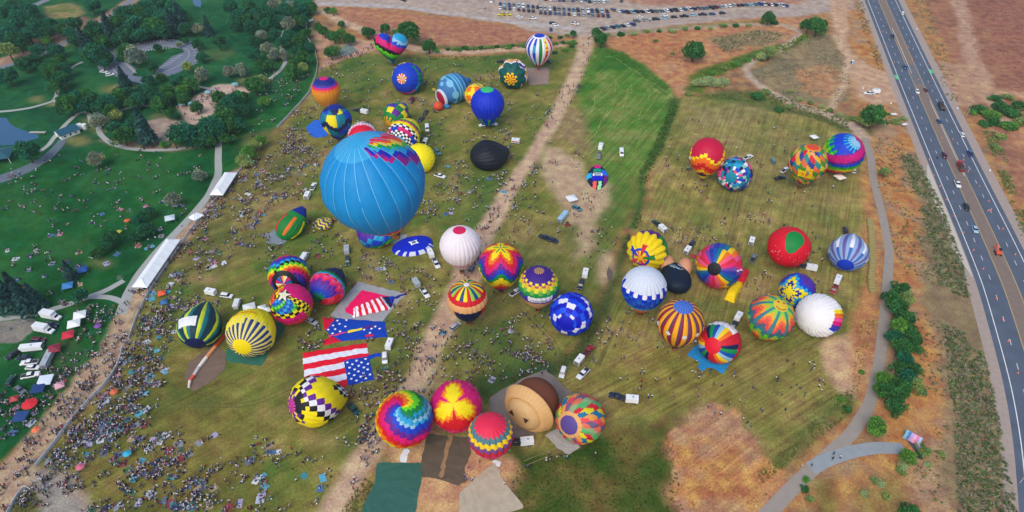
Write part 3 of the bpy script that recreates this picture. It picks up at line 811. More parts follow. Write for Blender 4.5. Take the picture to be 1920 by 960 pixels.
def balloon(label, cx, cy, rpx, pat, N=24, nv=20, nu=3, crown=None, bulge=0.035, sag=0.12, tail=1.0, slim=1.0, height=None, R=None,
            anchor=None, drop=2.7, tapes=None, cap=0.0, capcol=None, name='hot_air_balloon', group='hot air balloons', basket_on=True, scallop=None, squash=1.0, hang=False):
    """envelope of N sewn gores; crown = pixel where the crown shows (None: upright)"""
    d = ray(cx, cy)
    dn = d / np.linalg.norm(d)
    if crown is None:
        a = np.array([0, 0, 1.0])
    else:
        ox, oy = (crown[0] - cx) / rpx / 0.9, (crown[1] - cy) / rpx / 0.9
        fl = 1.0
        if len(crown) > 2:
            fl = -1.0
        q = math.sqrt(max(0.0, 1 - ox * ox - oy * oy))
        rt = np.cross(dn, [0, 0, 1]); rt /= np.linalg.norm(rt)
        up = np.cross(rt, dn)
        a = rt * ox - up * oy - dn * q * fl
        a /= np.linalg.norm(a)
    rt = np.cross(dn, [0, 0, 1]); rt /= np.linalg.norm(rt)
    up = np.cross(rt, dn)
    e1 = -up - a * (-up @ a)
    if np.linalg.norm(e1) < 0.15:
        e1 = rt - a * (rt @ a)
    e1 /= np.linalg.norm(e1)
    e2 = np.cross(a, e1)
    # shape in units of the radius
    s_rows = np.linspace(cap, 1, nv + 1)
    upright_ = crown is None or hang
    def surf(s, th, gf):
        r, z = prof(s, tail=tail)
        b = 1 + bulge * (np.sin(np.pi * gf) ** 0.8 - 0.6) * np.clip(s * 4, 0, 1)
        if scallop:
            b = b * (1 + scallop * (np.abs(np.sin(np.pi * gf)) - 0.6) * np.exp(-((s - .42) / .2) ** 2))
        wr = .003 if upright_ else .011
        b = b * (1 + wr * (np.sin(7 * th + 19 * s) + np.sin(13 * th - 31 * s + cx) + .8 * np.sin(3 * th + 41 * s + cy)))
        r = r * b * slim
        return (e1[None] * np.cos(th)[:, None] + e2[None] * np.sin(th)[:, None]) * r[:, None] + a[None] * z[:, None]
    tt = np.linspace(0, 2 * np.pi, 49)
    lo = min(surf(np.full(49, s), tt, np.full(49, .5))[:, 2].min() for s in np.linspace(0, 1, 30))
    upright = crown is None or hang
    k = (-lo) * (1 - (0 if upright else sag)) * squash
    # distance at which the envelope has this apparent size and rests on the ground
    if height is None:
        drp = drop if upright else 0.0
        # z(t) = CAM_H + t*d_z ;  R = rpx * t / FPX (t along the optical axis)
        t = (CAM_H - drp) / (k * rpx / FPX - d[2])
        R = rpx * t / FPX
    else:
        t = FPX * R / rpx
    ctr = _C + d * t
    base = np.array([ctr[0], ctr[1], 0.0]) if height is None else np.array([ctr[0], ctr[1], ctr[2] + lo * R - drop])
    root = empty(name, base)
    tag(root, label, 'hot air balloon', group)
    FOOT.append((ctr[0], ctr[1], R * (0.28 if (upright and height is None) else 0.98)))
    if height is None:
        ANCHORS.append((ctr[0], ctr[1], anchor or label))
    def world(P):
        Wp = P * R + ctr
        if not upright:
            if squash != 1.0:
                Wp[:, 2] = Wp[:, 2] * 1.0
                Wp[:, 2] = (Wp[:, 2] - ctr[2]) * squash + ctr[2]
            z = Wp[:, 2]
            Wp[:, 2] = np.where(z < 0.5, 0.06 + 0.44 / (1 + np.exp(-(z - 0.25) * 3)) * 1.0, z) if z.min() < 0.06 else z
        return Wp - base
    rows = np.arange(nv)
    for g in range(N):
        gf = np.linspace(0, 1, nu + 1)
        V = []
        for s in s_rows:
            th = 2 * np.pi * (g + gf) / N
            V.append(surf(np.full(nu + 1, s), th, gf))
        V = world(np.concatenate(V))
        F, cols = [], []
        for r_ in range(nv):
            sm = (s_rows[r_] + s_rows[r_ + 1]) / 2
            for c_ in range(nu):
                i = r_ * (nu + 1) + c_
                F.append((i, i + nu + 1, i + nu + 2, i + 1))
                cols.append(C_(pat(g, r_, sm, 360 * (g + (c_ + .5) / nu) / N, (c_ + .5) / nu)))
        ob('gore', np_mesh('gore', V, np.array(F), fabric, np.array(cols), smooth=True), root)
    if tapes is not None:
        for g in range(N):
            th0 = 2 * np.pi * g / N
            V, F = [], []
            ss = np.linspace(0.05, 0.9, 24)
            for s in ss:
                r, z = prof(np.array([s]), tail=tail)
                r = r * (1 + bulge * -0.6) + 0.006
                for dth in (-0.004, 0.004):
                    th = th0 + dth / max(0.2, r[0])
                    V.append(((e1 * math.cos(th) + e2 * math.sin(th)) * r[0] + a * (z[0] + (0.006 if z[0] > .3 else 0))) * R + ctr - base)
            F = [(2 * i, 2 * i + 1, 2 * i + 3, 2 * i + 2) for i in range(len(ss) - 1)]
            ob('load_tape', mesh('load_tape', V, F, tapes), root)
    # crown ring and vent seam, mouth band
    mouth = ctr + a * (_pz[-1] * tail) * R
    if upright:
        mr = 0.20 * R * slim
        by = mouth[2] - base[2] - drop
        if hang:
            base2 = mouth - a * drop
            root.location = base2
            for ch in root.children:
                ch.location = Vector(base - base2)
            base = base2
            by = 0.0
        b = basket(root, (0, 0, by), 1.5)
        bf = join_vf([box_vf(-.3, 0, 2.05, .22, .22, .5), box_vf(.3, 0, 2.05, .22, .22, .5), box_vf(0, -.55, 1.8, 1.2, .06, .06), box_vf(0, .55, 1.8, 1.2, .06, .06), box_vf(-.57, 0, 1.8, .06, 1.04, .06), box_vf(.57, 0, 1.8, .06, 1.04, .06)])
        ob('burner', mesh('burner', *bf, steel), root, (0, 0, by))
        for sx in (-1, 1):
            for sy in (-1, 1):
                ob('suspension_cable', mesh('suspension_cable', *tube_vf((sx * .62, sy * .62, by + 1.1), (sx * mr * .72, sy * mr * .72, by + drop + 0.1), .03, 4), cable_m), root)
    elif basket_on:
        mp_ = np.array([mouth[0], mouth[1], 0]) - a * np.array([1, 1, 0]) * 2.2
        yaw = math.atan2(a[1], a[0])
        b = basket(root, (mp_[0] - base[0], mp_[1] - base[1], 0.72), 1.4)
        b.rotation_euler = (0, math.radians(90), yaw)
        ob('burner', mesh('burner', *box_vf(0, 0, 1.75, .9, .9, .45), steel), b)
    return dict(root=root, ctr=ctr, R=R, a=a, e1=e1, e2=e2, base=base, surf=surf, world=world, upright=upright)

def patch(B, name, outline, s0, th0, size, col, up_s=-1, lift=0.012, label=None, res=None, parent=None):
    """applique sewn on an envelope: outline points (x right, y up in the image) of unit size, laid on the surface round (s0, th0 deg)"""
    r0, _ = prof(np.array([s0]))
    P = []
    for x, y in outline:
        s = s0 + up_s * y * size / 3.2
        rr, _ = prof(np.array([s]))
        th = math.radians(th0) + x * size / max(0.12, rr[0])
        gf = 0.5
        v = B['surf'](np.array([s]), np.array([th]), np.array([gf]))[0]
        n = v / np.linalg.norm(v)
        P.append(v * (1 + lift))
    c = np.mean(P, axis=0)
    if len(P) > 4:
        V = B['world'](np.array([c * (1 + lift * .6)] + P))
        F = [(0, i, i % len(P) + 1) for i in range(1, len(P) + 1)]
    else:
        V = B['world'](np.array(P)); F = [tuple(range(len(P)))]
    o = ob(name, mesh(name, V, F, fabric, [C_(col)] * len(F)), parent or B['root'])
    return o

STAR = [(math.sin(k * math.pi / 5) * (1 if k % 2 == 0 else .42), math.cos(k * math.pi / 5) * (1 if k % 2 == 0 else .42)) for k in range(10)]
CIRC = [(math.sin(k * math.pi / 8), math.cos(k * math.pi / 8)) for k in range(16)]

FONT = {'A': [((0, 0), (.5, 1)), ((.5, 1), (1, 0)), ((.2, .4), (.8, .4))], 'B': [((0, 0), (0, 1)), ((0, 1), (.8, .8)), ((.8, .8), (0, .5)), ((0, .5), (.9, .25)), ((.9, .25), (0, 0))],
        'C': [((1, .9), (.1, .9)), ((.1, .9), (.1, .1)), ((.1, .1), (1, .1))], 'E': [((0, 0), (0, 1)), ((0, .95), (.9, .95)), ((0, .5), (.8, .5)), ((0, .05), (.9, .05))],
        'I': [((.5, 0), (.5, 1))], 'L': [((0, 0), (0, 1)), ((0, .05), (.9, .05))], 'M': [((0, 0), (0, 1)), ((0, 1), (.5, .4)), ((.5, .4), (1, 1)), ((1, 1), (1, 0))],
        'N': [((0, 0), (0, 1)), ((0, 1), (1, 0)), ((1, 0), (1, 1))], 'O': [((0, .05), (1, .05)), ((1, 0), (1, 1)), ((1, .95), (0, .95)), ((0, 1), (0, 0))],
        'R': [((0, 0), (0, 1)), ((0, .95), (.9, .8)), ((.9, .8), (0, .5)), ((.3, .5), (1, 0))], 'S': [((.9, .95), (0, .9)), ((0, .9), (.1, .55)), ((.1, .55), (.9, .45)), ((.9, .45), (.9, .05)), ((.9, .05), (0, .05))],
        'T': [((.5, 0), (.5, 1)), ((0, .95), (1, .95))], 'V': [((0, 1), (.5, 0)), ((.5, 0), (1, 1))], 'W': [((0, 1), (.25, 0)), ((.25, 0), (.5, .7)), ((.5, .7), (.75, 0)), ((.75, 0), (1, 1))],
        'X': [((0, 0), (1, 1)), ((0, 1), (1, 0))], 'Y': [((0, 1), (.5, .5)), ((1, 1), (.5, .5)), ((.5, .5), (.5, 0))], '/': [((0, 0), (.8, 1))], 'U': [((0, 1), (0, .05)), ((0, .05), (1, .05)), ((1, .05), (1, 1))],
        'P': [((0, 0), (0, 1)), ((0, .95), (.9, .75)), ((.9, .75), (0, .5))], 'K': [((0, 0), (0, 1)), ((0, .45), (.9, 1)), ((.2, .55), (1, 0))], 'H': [((0, 0), (0, 1)), ((1, 0), (1, 1)), ((0, .5), (1, .5))]}
def lettering(B, word, s0, th0, h, col, up_s=-1, th_dir=1):
    w = h * 0.62
    gap = h * 0.36
    total = len(word) * (w + gap) - gap
    for i, ch in enumerate(word):
        V, F = [], []
        for (x0, y0), (x1, y1) in FONT.get(ch, []):
            ax, ay, bx, by = x0 * w, (y0 - .5) * h, x1 * w, (y1 - .5) * h
            dx, dy = bx - ax, by - ay
            L = math.hypot(dx, dy) + 1e-6
            nx_, ny_ = -dy / L * h * .09, dx / L * h * .09
            q = [(ax + nx_, ay + ny_), (bx + nx_, by + ny_), (bx - nx_, by - ny_), (ax - nx_, ay - ny_)]
            n0 = len(V)
            for x, y in q:
                X = (x + i * (w + gap) - total / 2) * th_dir
                s = s0 + up_s * y / 3.2
                rr, _ = prof(np.array([s]))
                v = B['surf'](np.array([s]), np.array([math.radians(th0) + X / max(.15, rr[0])]), np.array([.5]))[0]
                V.append(v * 1.018)
            F.append((n0, n0 + 1, n0 + 2, n0 + 3))
        if F:
            ob('letter', mesh('letter', B['world'](np.array(V)), F, fabric, [C_(col)] * len(F)), B['root'])

def lerp(a, b, t):
    a, b = C_(a), C_(b)
    return tuple(a[i] * (1 - t) + b[i] * t for i in range(3))
def bands(*bs):
    def f(g, r, s, th, u):
        for e, c in bs:
            if s < e:
                return c(g, r, s, th, u) if callable(c) else c
        return bs[-1][1]
    return f
def within(th, a, b):
    th, a, b = th % 360, a % 360, b % 360
    return a <= th <= b if a <= b else (th >= a or th <= b)
RB = 'roylgcbvpm'

# --- far group
balloon('navy blue balloon lying crown-on with small red and yellow pinwheel and bright edge panels', 763, 147, 29.5,
        bands((.10, lambda g, r, s, th, u: 'ry'[g % 2] if g % 4 < 3 else 'w'), (.37, 'b'), (1, lambda g, r, s, th, u: 'yorkctgbvy'[(g // 2 + r // 2) % 10])), N=20, crown=(753, 147), anchor='the navy pinwheel balloon')
balloon('orange balloon with pink crown and blue, purple and red rings, nearest the white park fence', 611, 168, 26.5,
        bands((.10, 'm'), (.24, 'z'), (.30, 'v'), (.37, 'm'), (.41, 'o'), (1, lambda g, r, s, th, u: sc(238, 158, 40))), N=24, anchor='the pink-topped orange balloon')
balloon('navy, teal and yellow chevron balloon with blue crown beside a bright blue sheet', 630, 222, 29,
        lambda g, r, s, th, u: 'z' if s < .13 else ('n' if abs((s * 16 - abs(g % 4 + u - 2) * 1.2) % 6 - 1) < .9 else ['y', 't', 'b', 't'][(g // 2 + int(s * 4)) % 4]), N=16, nu=4, nv=28, anchor='the teal chevron balloon')
b6 = balloon('red balloon with white lettered band half hidden behind the sky blue balloon', 680, 256, 27,
        bands((.40, lambda g, r, s, th, u: sc(226, 16, 60)), (.43, sc(250, 190, 210)), (.62, 'w'), (1, 'n')), N=28, crown=(679, 266), anchor='the red and white lettered balloon')
lettering(b6, 'RE/MAX', .495, 178, .20, 'n', up_s=1, th_dir=-1)
balloon('green balloon with golden sunflower crown and purple and yellow panels', 741, 219, 24.5,
        bands((.20, lambda g, r, s, th, u: sc(250, 180, 30) if (s < .12 or g % 2) else 'g'), (.30, 'g'), (1, lambda g, r, s, th, u: 'gyvgbmgyp'[(g // 2 * 2 + r // 3) % 9])), N=20, crown=(727, 231), anchor='the sunflower balloon')
balloon('balloon with black and white checks on magenta and yellow bands behind the sky blue balloon', 757, 255, 31,
        bands((.18, 'c'), (.27, lambda g, r, s, th, u: 'wx'[(g + r) % 2]), (.36, lambda g, r, s, th, u: 'm' if g % 8 < 5 else 'b'), (.43, lambda g, r, s, th, u: 'wx'[(g + r) % 2]), (.50, 'y'), (.55, 'm'), (.6, 'g'), (1, 'y')),
        N=28, nv=28, crown=(744, 270), anchor='the checked magenta balloon')
balloon('plain bright yellow balloon lying behind the sky blue balloon', 787, 297, 28, lambda g, r, s, th, u: sc(255, 240, 10), N=24, crown=(778, 300), anchor='the plain yellow balloon')
balloon('half inflated black balloon slumped on its side in the field', 914, 292, 36, lambda g, r, s, th, u: sc(22, 26, 38), N=20, crown=(884, 299), squash=.74, sag=.3, tail=.8, anchor='the black balloon')
balloon('small yellow balloon with orange diamonds partly behind the royal blue balloon', 892, 178, 22,
        lambda g, r, s, th, u: 'p' if .3 < s < .36 else ('o' if (abs(((g + u) % 4) - 2) + abs((s * 14) % 5 - 2.5)) < 1.7 else 'y'), N=16, nu=3, nv=26, crown=(886, 175), anchor='the small yellow diamond balloon')
balloon('royal blue balloon with bright green crown and green flame mouth beside two trucks', 914, 192, 31.5,
        lambda g, r, s, th, u: sc(60, 205, 120) if s < .12 else (sc(60, 190, 90) if s > .70 and g % 3 == 0 and abs(u - .5) < .5 else sc(8, 50, 205)), N=24, nv=24, anchor='the royal blue balloon')
bg_ = balloon('dark teal scalloped balloon with red and yellow flower crown near the brown ground sheet', 962, 139, 27,
        bands((.13, lambda g, r, s, th, u: 'y' if (abs(u - .5) > .3 or s > .11) else 'r'), (.155, lambda g, r, s, th, u: 'y' if abs(u - .5) < .3 else 'd'), (.40, sc(6, 92, 88)), (.44, 'w'), (.6, 'h'), (.7, 'o'), (1, 'm')), N=8, nu=8, nv=26, scallop=.16, crown=(957, 149), anchor='the teal flower balloon')
patch(bg_, 'banner', [(-1, .5), (1, .5), (1, -.5), (-1, -.5)], .43, 140, .34, 'z', up_s=1, lift=.04)
patch(bg_, 'banner_text', [(-.7, .14), (.7, .14), (.7, -.14), (-.7, -.14)], .43, 140, .34, 'w', up_s=1, lift=.055)
STR = ['g', 'w', 'o', 'w', 'r', 'w', 'm', 'w', 'k', 'w', 'p', 'w', 'r', 'w', 'k', 'w', 'm', 'w', 'v', 'w', 'b', 'w', 'c', 'w']
balloon('white balloon with multicoloured vertical stripes and blue crown, farthest one from the camera', 1011, 87, 25.5,
        lambda g, r, s, th, u: 'b' if s < .12 else ('w' if s < .17 else ('r' if s > .93 else (('y' if s < .45 else 'r') if STR[g] == 'o' and r % 3 else (('b' if (r // 4) % 2 else 'c') if STR[g] == 'c' else STR[g])))), N=24, nv=24, anchor='the white striped balloon')
# --- big one in the air
def p_blue(g, r, s, th, u):
    w = th - 215 * s
    w += abs(((s * 19 + (g + u) * .5) % 2) - 1) * 9 - 4.5
    if .075 < s < .52 and 10 < w < 92 and 40 < th < 178:
        A, B_ = [sc(190, 24, 130), sc(20, 50, 200), sc(30, 150, 205), sc(30, 170, 70), sc(252, 220, 20), sc(250, 130, 20), sc(232, 30, 60)], [sc(140, 30, 140), sc(40, 40, 180), sc(50, 175, 215), sc(90, 190, 50), sc(250, 200, 20), sc(250, 90, 30), sc(240, 40, 110)]
        j = int(np.searchsorted([21, 32, 42, 52, 61, 71], w))
        return (A if (g + int(s * 9.5)) % 2 else B_)[j]
    if s < .155:
        return sc(58, 172, 226)
    if s > .80 + .018 * (abs(((g + u) % 2) - 1)):
        if s < .84: return 'r'
        if s < .87: return 'o'
        return sc(238, 170, 100)
    return sc(14, 146, 214)
tape_m = plain('load_tape', tuple(s2l((120, 200, 235))), rough=0.6)
balloon('large sky blue balloon with a rainbow zigzag flash, flying above the field', 698, 337, 98, p_blue, N=20, nv=40, nu=4, R=9.8, height=1, tail=.90, bulge=.03, tapes=tape_m, drop=2.4, group='balloons in the air', crown=(681, 268), hang=True)
balloon('blue and pink rainbow balloon lying on a grey sheet under the flying balloon', 708, 430, 38,
        lambda g, r, s, th, u: 'cbtlrogvbpmvkbpv'[(int((g * 16) / 24) + r // 3) % 16], N=24, crown=(720, 404), sag=.35, squash=.72, anchor='the rainbow balloon on the grey sheet')
# --- left middle
balloon('green balloon lying on its side with yellow, orange and red streaks and navy ends', 543, 426, 31,
        lambda g, r, s, th, u: 'z' if (s < .07 or s > .82) else ({2: 'y', 3: 'y', 6: 'q', 8: 'e', 12: 'y', 16: 'o', 20: 'r'}.get((g + 10) % 24, sc(22, 130, 54)) if .25 < s < .72 else sc(24, 140, 56)), N=24, crown=(522, 447), squash=.85, sag=.3, tail=1.05, slim=.84, anchor='the green streaked balloon')
balloon('small limp yellow balloon with purple and grey zigzag bands', 606, 420, 17,
        lambda g, r, s, th, u: ['y', 'p', 'y', 's', 'n'][int(s * 13 + abs((g + u) % 2 - 1) * 1.0) % 5], N=12, nv=26, nu=3, crown=(593, 428), squash=.6, sag=.4, tail=.7, anchor='the small zigzag balloon')
balloon('rainbow balloon with black ring round its pinwheel crown, topmost of a cluster of three', 541, 517, 38,
        bands((.14, lambda g, r, s, th, u: 'rwyoptbm'[g % 8]), (.215, 'x'), (1, lambda g, r, s, th, u: RB[(r + (g if g < 12 else 24 - g) // 1 + 6) % 10] if (r + g) % 9 else 'x')), N=24, nv=24, crown=(529, 529), anchor='the black-ringed rainbow balloon')
balloon('pink, purple, blue and green banded balloon, rightmost of a cluster of three', 613, 540, 34,
        lambda g, r, s, th, u: (['d', 'r', 'f', 'f', 'r', 'r', 'd'][min(6, int(s * 14))] if within(th, -35, 70) and s < .4 else ['d', 'g', 'g', 't', 'b', 'b', 'v', 'v', 'p', 'p', 'm', 'f', 'k', 'r', 'c', 'g', 'd', 'n', 'n', 'n', 'n', 'n', 'n', 'n'][min(23, int(s * 27 + (g % 2) * .6))]), N=24, nv=26, crown=(594, 556), anchor='the pink and purple banded balloon')
def p_star(g, r, s, th, u):
    q = (r + (g if g < 12 else 24 - g) // 2)
    if s < .10: return 'x' if g % 5 else 'w'
    edge = .20 + .20 * (1 - abs(((th - 330) % 360) - 180) / 180)
    if within(th, -80, 40) and s < .36: return 'tlgbcb'[(r + g) % 6] if s < .31 else 'yx'[(g + r) % 2]
    if within(th, 180, 280): return 'orfoyx'[(r + g // 2) % 6] if s < .3 else ('yx'[(g + r) % 2] if s < .36 else 'bcgl'[(r + g) % 4])
    if within(th, 40, 66) : return 'yx'[(g + r) % 2]
    return 'm' if s < .52 else 'f'
bs_ = balloon('magenta balloon with white star crown and yellow checks over blue, lowest of three', 545, 569, 39, p_star, N=24, nv=24, crown=(537, 551), anchor='the star-crowned magenta balloon')
# star applique round the crown
def crown_star(B, size, col, name='star'):
    V = [B['surf'](np.array([0.0]), np.array([0.0]), np.array([.5]))[0] * 1.02]
    for k in range(10):
        s = size * (1 if k % 2 == 0 else .42)
        V.append(B['surf'](np.array([s]), np.array([k * math.pi / 5 + .2]), np.array([.5]))[0] * 1.02)
    ob(name, mesh(name, B['world'](np.array(V)), [(0, i, i % 10 + 1) for i in range(1, 11)], fabric, [C_(col)] * 10), B['root'])
crown_star(bs_, .11, sc(236, 232, 200))
b29 = balloon('dark green and yellow striped balloon with navy crown and white banner', 374, 617, 40,
        lambda g, r, s, th, u: 'n' if s < .16 else ('w' if (.34 < s < .5 and within(th, 140, 205)) else [sc(10, 56, 74), sc(10, 56, 74), sc(16, 120, 130), sc(210, 225, 50)][(g) % 4]), N=32, nu=2, nv=26, crown=(356, 642), squash=.95, anchor='the dark green striped balloon')
def p_ray(g, r, s, th, u):
    if s < .14: return sc(255, 228, 4)
    if g % 2 == 0 and .14 < s < (.42 if within(th, -140, 150) else .34): return sc(20, 56, 130)
    if s < .45 and g % 2 == 1: return sc(244, 228, 120)
    return sc(255, 236, 8)
b30 = balloon('yellow balloon with navy sunburst rays round its crown, lying on a green sheet', 469, 627, 45, p_ray, N=44, nu=2, nv=24, crown=(447, 645), anchor='the sunburst yellow balloon')
for k, (x, y) in enumerate([(-.5, .1), (-.2, .16), (.1, .1), (.4, .02)]):
    patch(b30, 'letter', [(x - .16, y + .03), (x + .16, y + .05), (x + .16, y - .02), (x - .16, y - .04)], .50, 168, .9, 'o', up_s=1)
def p34(g, r, s, th, u):
    k = (r - g // 2 + 40) % 8
    if s < .10: return 'p' if (g + r) % 2 else 'k'
    if s < .2: return 'x' if within(th, 40, 130) else ('p' if (g + r) % 3 else 'y')
    if s < .25: return 'x' if g % 3 else 'y'
    return ['x', 'w', 'p', 'y', 'y', 'y', 'y'][(r // 2 + (g if g < 7 or g > 18 else 14 - g)) % 7]
balloon('yellow balloon with black, white and purple checks lying beside the giant flag', 586, 753, 48, p34, N=24, nv=22, crown=(548, 748), anchor='the yellow checked balloon')
# --- front
def p35(g, r, s, th, u):
    k = (g * 10 / 24 - s * 13.5 + r % 1)
    c = ['l', 'y', 'o', 'r', 'm', 'p', 'b', 'c', 't', 'g']
    i = int(math.floor(k * 1.0)) % 10
    if (g + r) % 2 and c[i] in 'ct': return 'a' if c[i] == 'c' else 'c'
    return c[i]
balloon('rainbow swirl balloon whose colours spiral out from the crown, beside the green sheet', 758, 784, 54, p35, N=24, nv=26, crown=(756, 763), sag=0.0, anchor='the rainbow swirl balloon')
def p36(g, r, s, th, u):
    q = abs(((th - 180 + 60) % 120) - 60)
    e = (.36 if q < 10 else (.32 if q < 25 else (.25 if q < 40 else (.18 if q < 52 else .08))))
    if s < e - .09: return 'y'
    if s < e - .04: return sc(255, 170, 20)
    if s < e: return 'o'
    if s < .40: return 'r' if within(th, 290, 420) else 'm'
    if s < .50: return 'm' if (g + r) % 3 else 'k'
    return 'p' if s < .56 else 'z'
balloon('magenta balloon with yellow three-lobed flower, standing behind the brown sheet', 855, 761, 49, p36, N=30, nv=26, crown=(850, 757), sag=0.0, anchor='the magenta flower balloon')
def dia(cols, N, step, off=0.0, sl=1.0):
    """rows of diamonds: row index shifts with the position across each gore"""
    def f(g, r, s, th, u):
        k = int(math.floor(s * step - (u - .5) * sl + off))
        return cols[(k + (g % 2) * 0) % len(cols)]
    return f
balloon('balloon with rose crown above rows of teal, yellow, purple and red diamonds', 920, 813, 43,
        lambda g, r, s, th, u: sc(240, 44, 84) if s < .25 - .04 * abs(u - .5) else [sc(84, 130, 140), sc(250, 214, 24), sc(124, 78, 140), 'r', 'm'][max(0, min(4, int((s - .23 - u * .04) * 13)))], N=20, nu=5, nv=44, anchor='the rose-crowned diamond balloon', bulge=.06)
balloon('balloon of pastel coral, teal and yellow diamonds with violet crown, beside the brown hat balloon', 1086, 786, 47,
        lambda g, r, s, th, u: sc(92, 74, 150) if s < .135 else (sc(238, 178, 110) if s < .17 else [sc(150, 180, 130), sc(236, 120, 90), sc(120, 100, 140), sc(240, 80, 90), sc(245, 165, 80), sc(20, 120, 165), sc(235, 220, 40), sc(220, 30, 60), sc(90, 190, 110)][(int(math.floor(s * 9.5 + u * .9)) + g * 2) % 9]), N=18, nu=5, nv=40, crown=(1067, 800), bulge=.05, anchor='the pastel diamond balloon')
# --- centre
def p21(g, r, s, th, u):
    if s < .09: return sc(228, 30, 90)
    if s < .115: return sc(240, 120, 160)
    if within(th, 120, 240) and s > .40: return 'z'
    if s > .66: return 'r' if (int(s * 40 - abs(u - .5) * 2) % 3 == 0) else 'w'
    return sc(248, 240, 244)
balloon('white balloon with rose crown and red zigzag hem, standing beside the dirt road', 863, 458, 39, p21, N=28, nv=30, anchor='the white rose-crowned balloon')
def p22(g, r, s, th, u):
    k = s * 15 - abs(((th / 72.0 + .5) % 1) - .5) * 6.2 + .4
    return ['y', 'o', 'r', 'm', 'p', 'b', 'g', 'y'][int(math.floor(k)) % 8]
balloon('rainbow chevron balloon standing beside the dirt road', 939, 494, 42, p22, N=30, nu=2, nv=48, anchor='the rainbow chevron balloon')
def p23(g, r, s, th, u):
    gg = (g * 12) // 24
    if s < .04: return 'w'
    if s < .30: return ['r', 'y', sc(24, 70, 130), sc(160, 210, 70)][(g // 1) % 4] if g % 2 == 0 else [sc(160, 210, 70), 'y'][(g // 4) % 2]
    if s < .37: return 'r'
    if s < .50: return 'h'
    return ['n', 'r', 'h', 'n'][(g // 3) % 4]
balloon('balloon with yellow, lime and red wedge crown above red and peach rings', 876, 559, 38, p23, N=24, nv=24, anchor='the wedge-crowned balloon')
def p24(g, r, s, th, u):
    if s < .075: return ['n', 'h'][g % 2]
    if s < .22: return sc(66, 30, 140)
    if within(th, -32, 44) and .47 < s < .58: return 'w'
    if s < .26: return ['p', 'y'][(g) % 2]
    if s < .46: return [sc(180, 90, 110), sc(242, 190, 40), sc(236, 230, 50), sc(110, 190, 70), sc(30, 150, 70)][min(4, int((s - .26) * 22) + (g + r) % 2)]
    if s < .5: return 'b' if g % 2 else 'g'
    return 'v' if s < .56 else ('p' if s < .62 else 'h')
b24 = balloon('purple topped checked balloon with gold star crown and white lettered banner', 1010, 533, 38.5, p24, N=28, nv=26, anchor='the purple topped checked balloon')
lettering(b24, 'ITAVVANI', .53, 4, .12, sc(90, 90, 130))
def p25(g, r, s, th, u):
    if s < .11: return sc(8, 18, 190)
    k = (r // 2 + (g // 2) * 3 + (g // 4)) % 5
    return ['w', sc(16, 70, 235), sc(6, 20, 190), sc(20, 90, 240), sc(6, 20, 200)][k] if s < .62 else sc(6, 20, 190)
balloon('deep blue balloon with white squares lying crown-on beside the ditch', 1070, 590, 41, p25, N=24, nv=26, crown=(1062, 607), anchor='the blue and white squared balloon')
# --- right
def p40(g, r, s, th, u):
    if s < .055: return 'o' if g % 2 else 'y'
    if s < .22:
        q = (th - 10) % 72
        if q < 24: return ['m', 'g', 'r', 'b', 'f'][int(((th - 10) % 360) // 72)]
        if .13 < s < .16: return 'b'
        if s < .12: return 'y' if g % 2 else 'o'
        return sc(255, 226, 8)
    if s < .46: return sc(255, 226, 8)
    return ['b', 'g', 'p', 'o', 'm', 'b'][(g // 3) % 6]
balloon('yellow scalloped balloon with multicoloured pinwheel round its crown', 1213, 470, 37, p40, N=15, nu=6, nv=26, scallop=.14, crown=(1203, 485), anchor='the yellow scalloped balloon')
def p41(g, r, s, th, u):
    e = [.44, .38, .42, .36, .47, .34, .45, .39][g % 8]
    if s < e: return sc(222, 230, 242) if s < .36 else 'w'
    if s < e + .06: return sc(6, 44, 200)
    return [sc(20, 80, 200), sc(30, 110, 210), sc(10, 60, 190)][(g + r // 2) % 3] if s < .66 else ('o' if s > .72 else 'c')
balloon('white topped balloon with stepped royal blue skirt and orange hem', 1208, 537, 42, p41, N=28, nv=30, bulge=.05, anchor='the white topped balloon')
R43 = [sc(226, 40, 70), sc(246, 90, 140), 'o', sc(250, 210, 40), sc(12, 120, 140), sc(16, 90, 180), sc(40, 60, 170), sc(120, 70, 170), sc(240, 40, 110)]
b43 = balloon('rainbow striped balloon with black crown lying beside a limp yellow envelope', 1347, 499, 43, lambda g, r, s, th, u: 'x' if s < .10 else R43[(g + (1 if s > .33 else 0)) % 9], N=27, nv=22, crown=(1341, 506), anchor='the black-crowned rainbow balloon')
patch(b43, 'lightning_mark', [(-.1, .9), (.25, .25), (.05, .2), (.16, -.9), (-.2, -.1), (-.02, 0)], .37, 95, .36, 'w', up_s=1)
b45 = balloon('red balloon with bright green leaf crown and white specks, beside a dark truck', 1480, 462, 39, lambda g, r, s, th, u: sc(228, 10, 44), N=24, nv=20, crown=(1486, 446), sag=0.0, squash=1.0, tail=.9, anchor='the red leaf-crowned balloon')
V45 = []
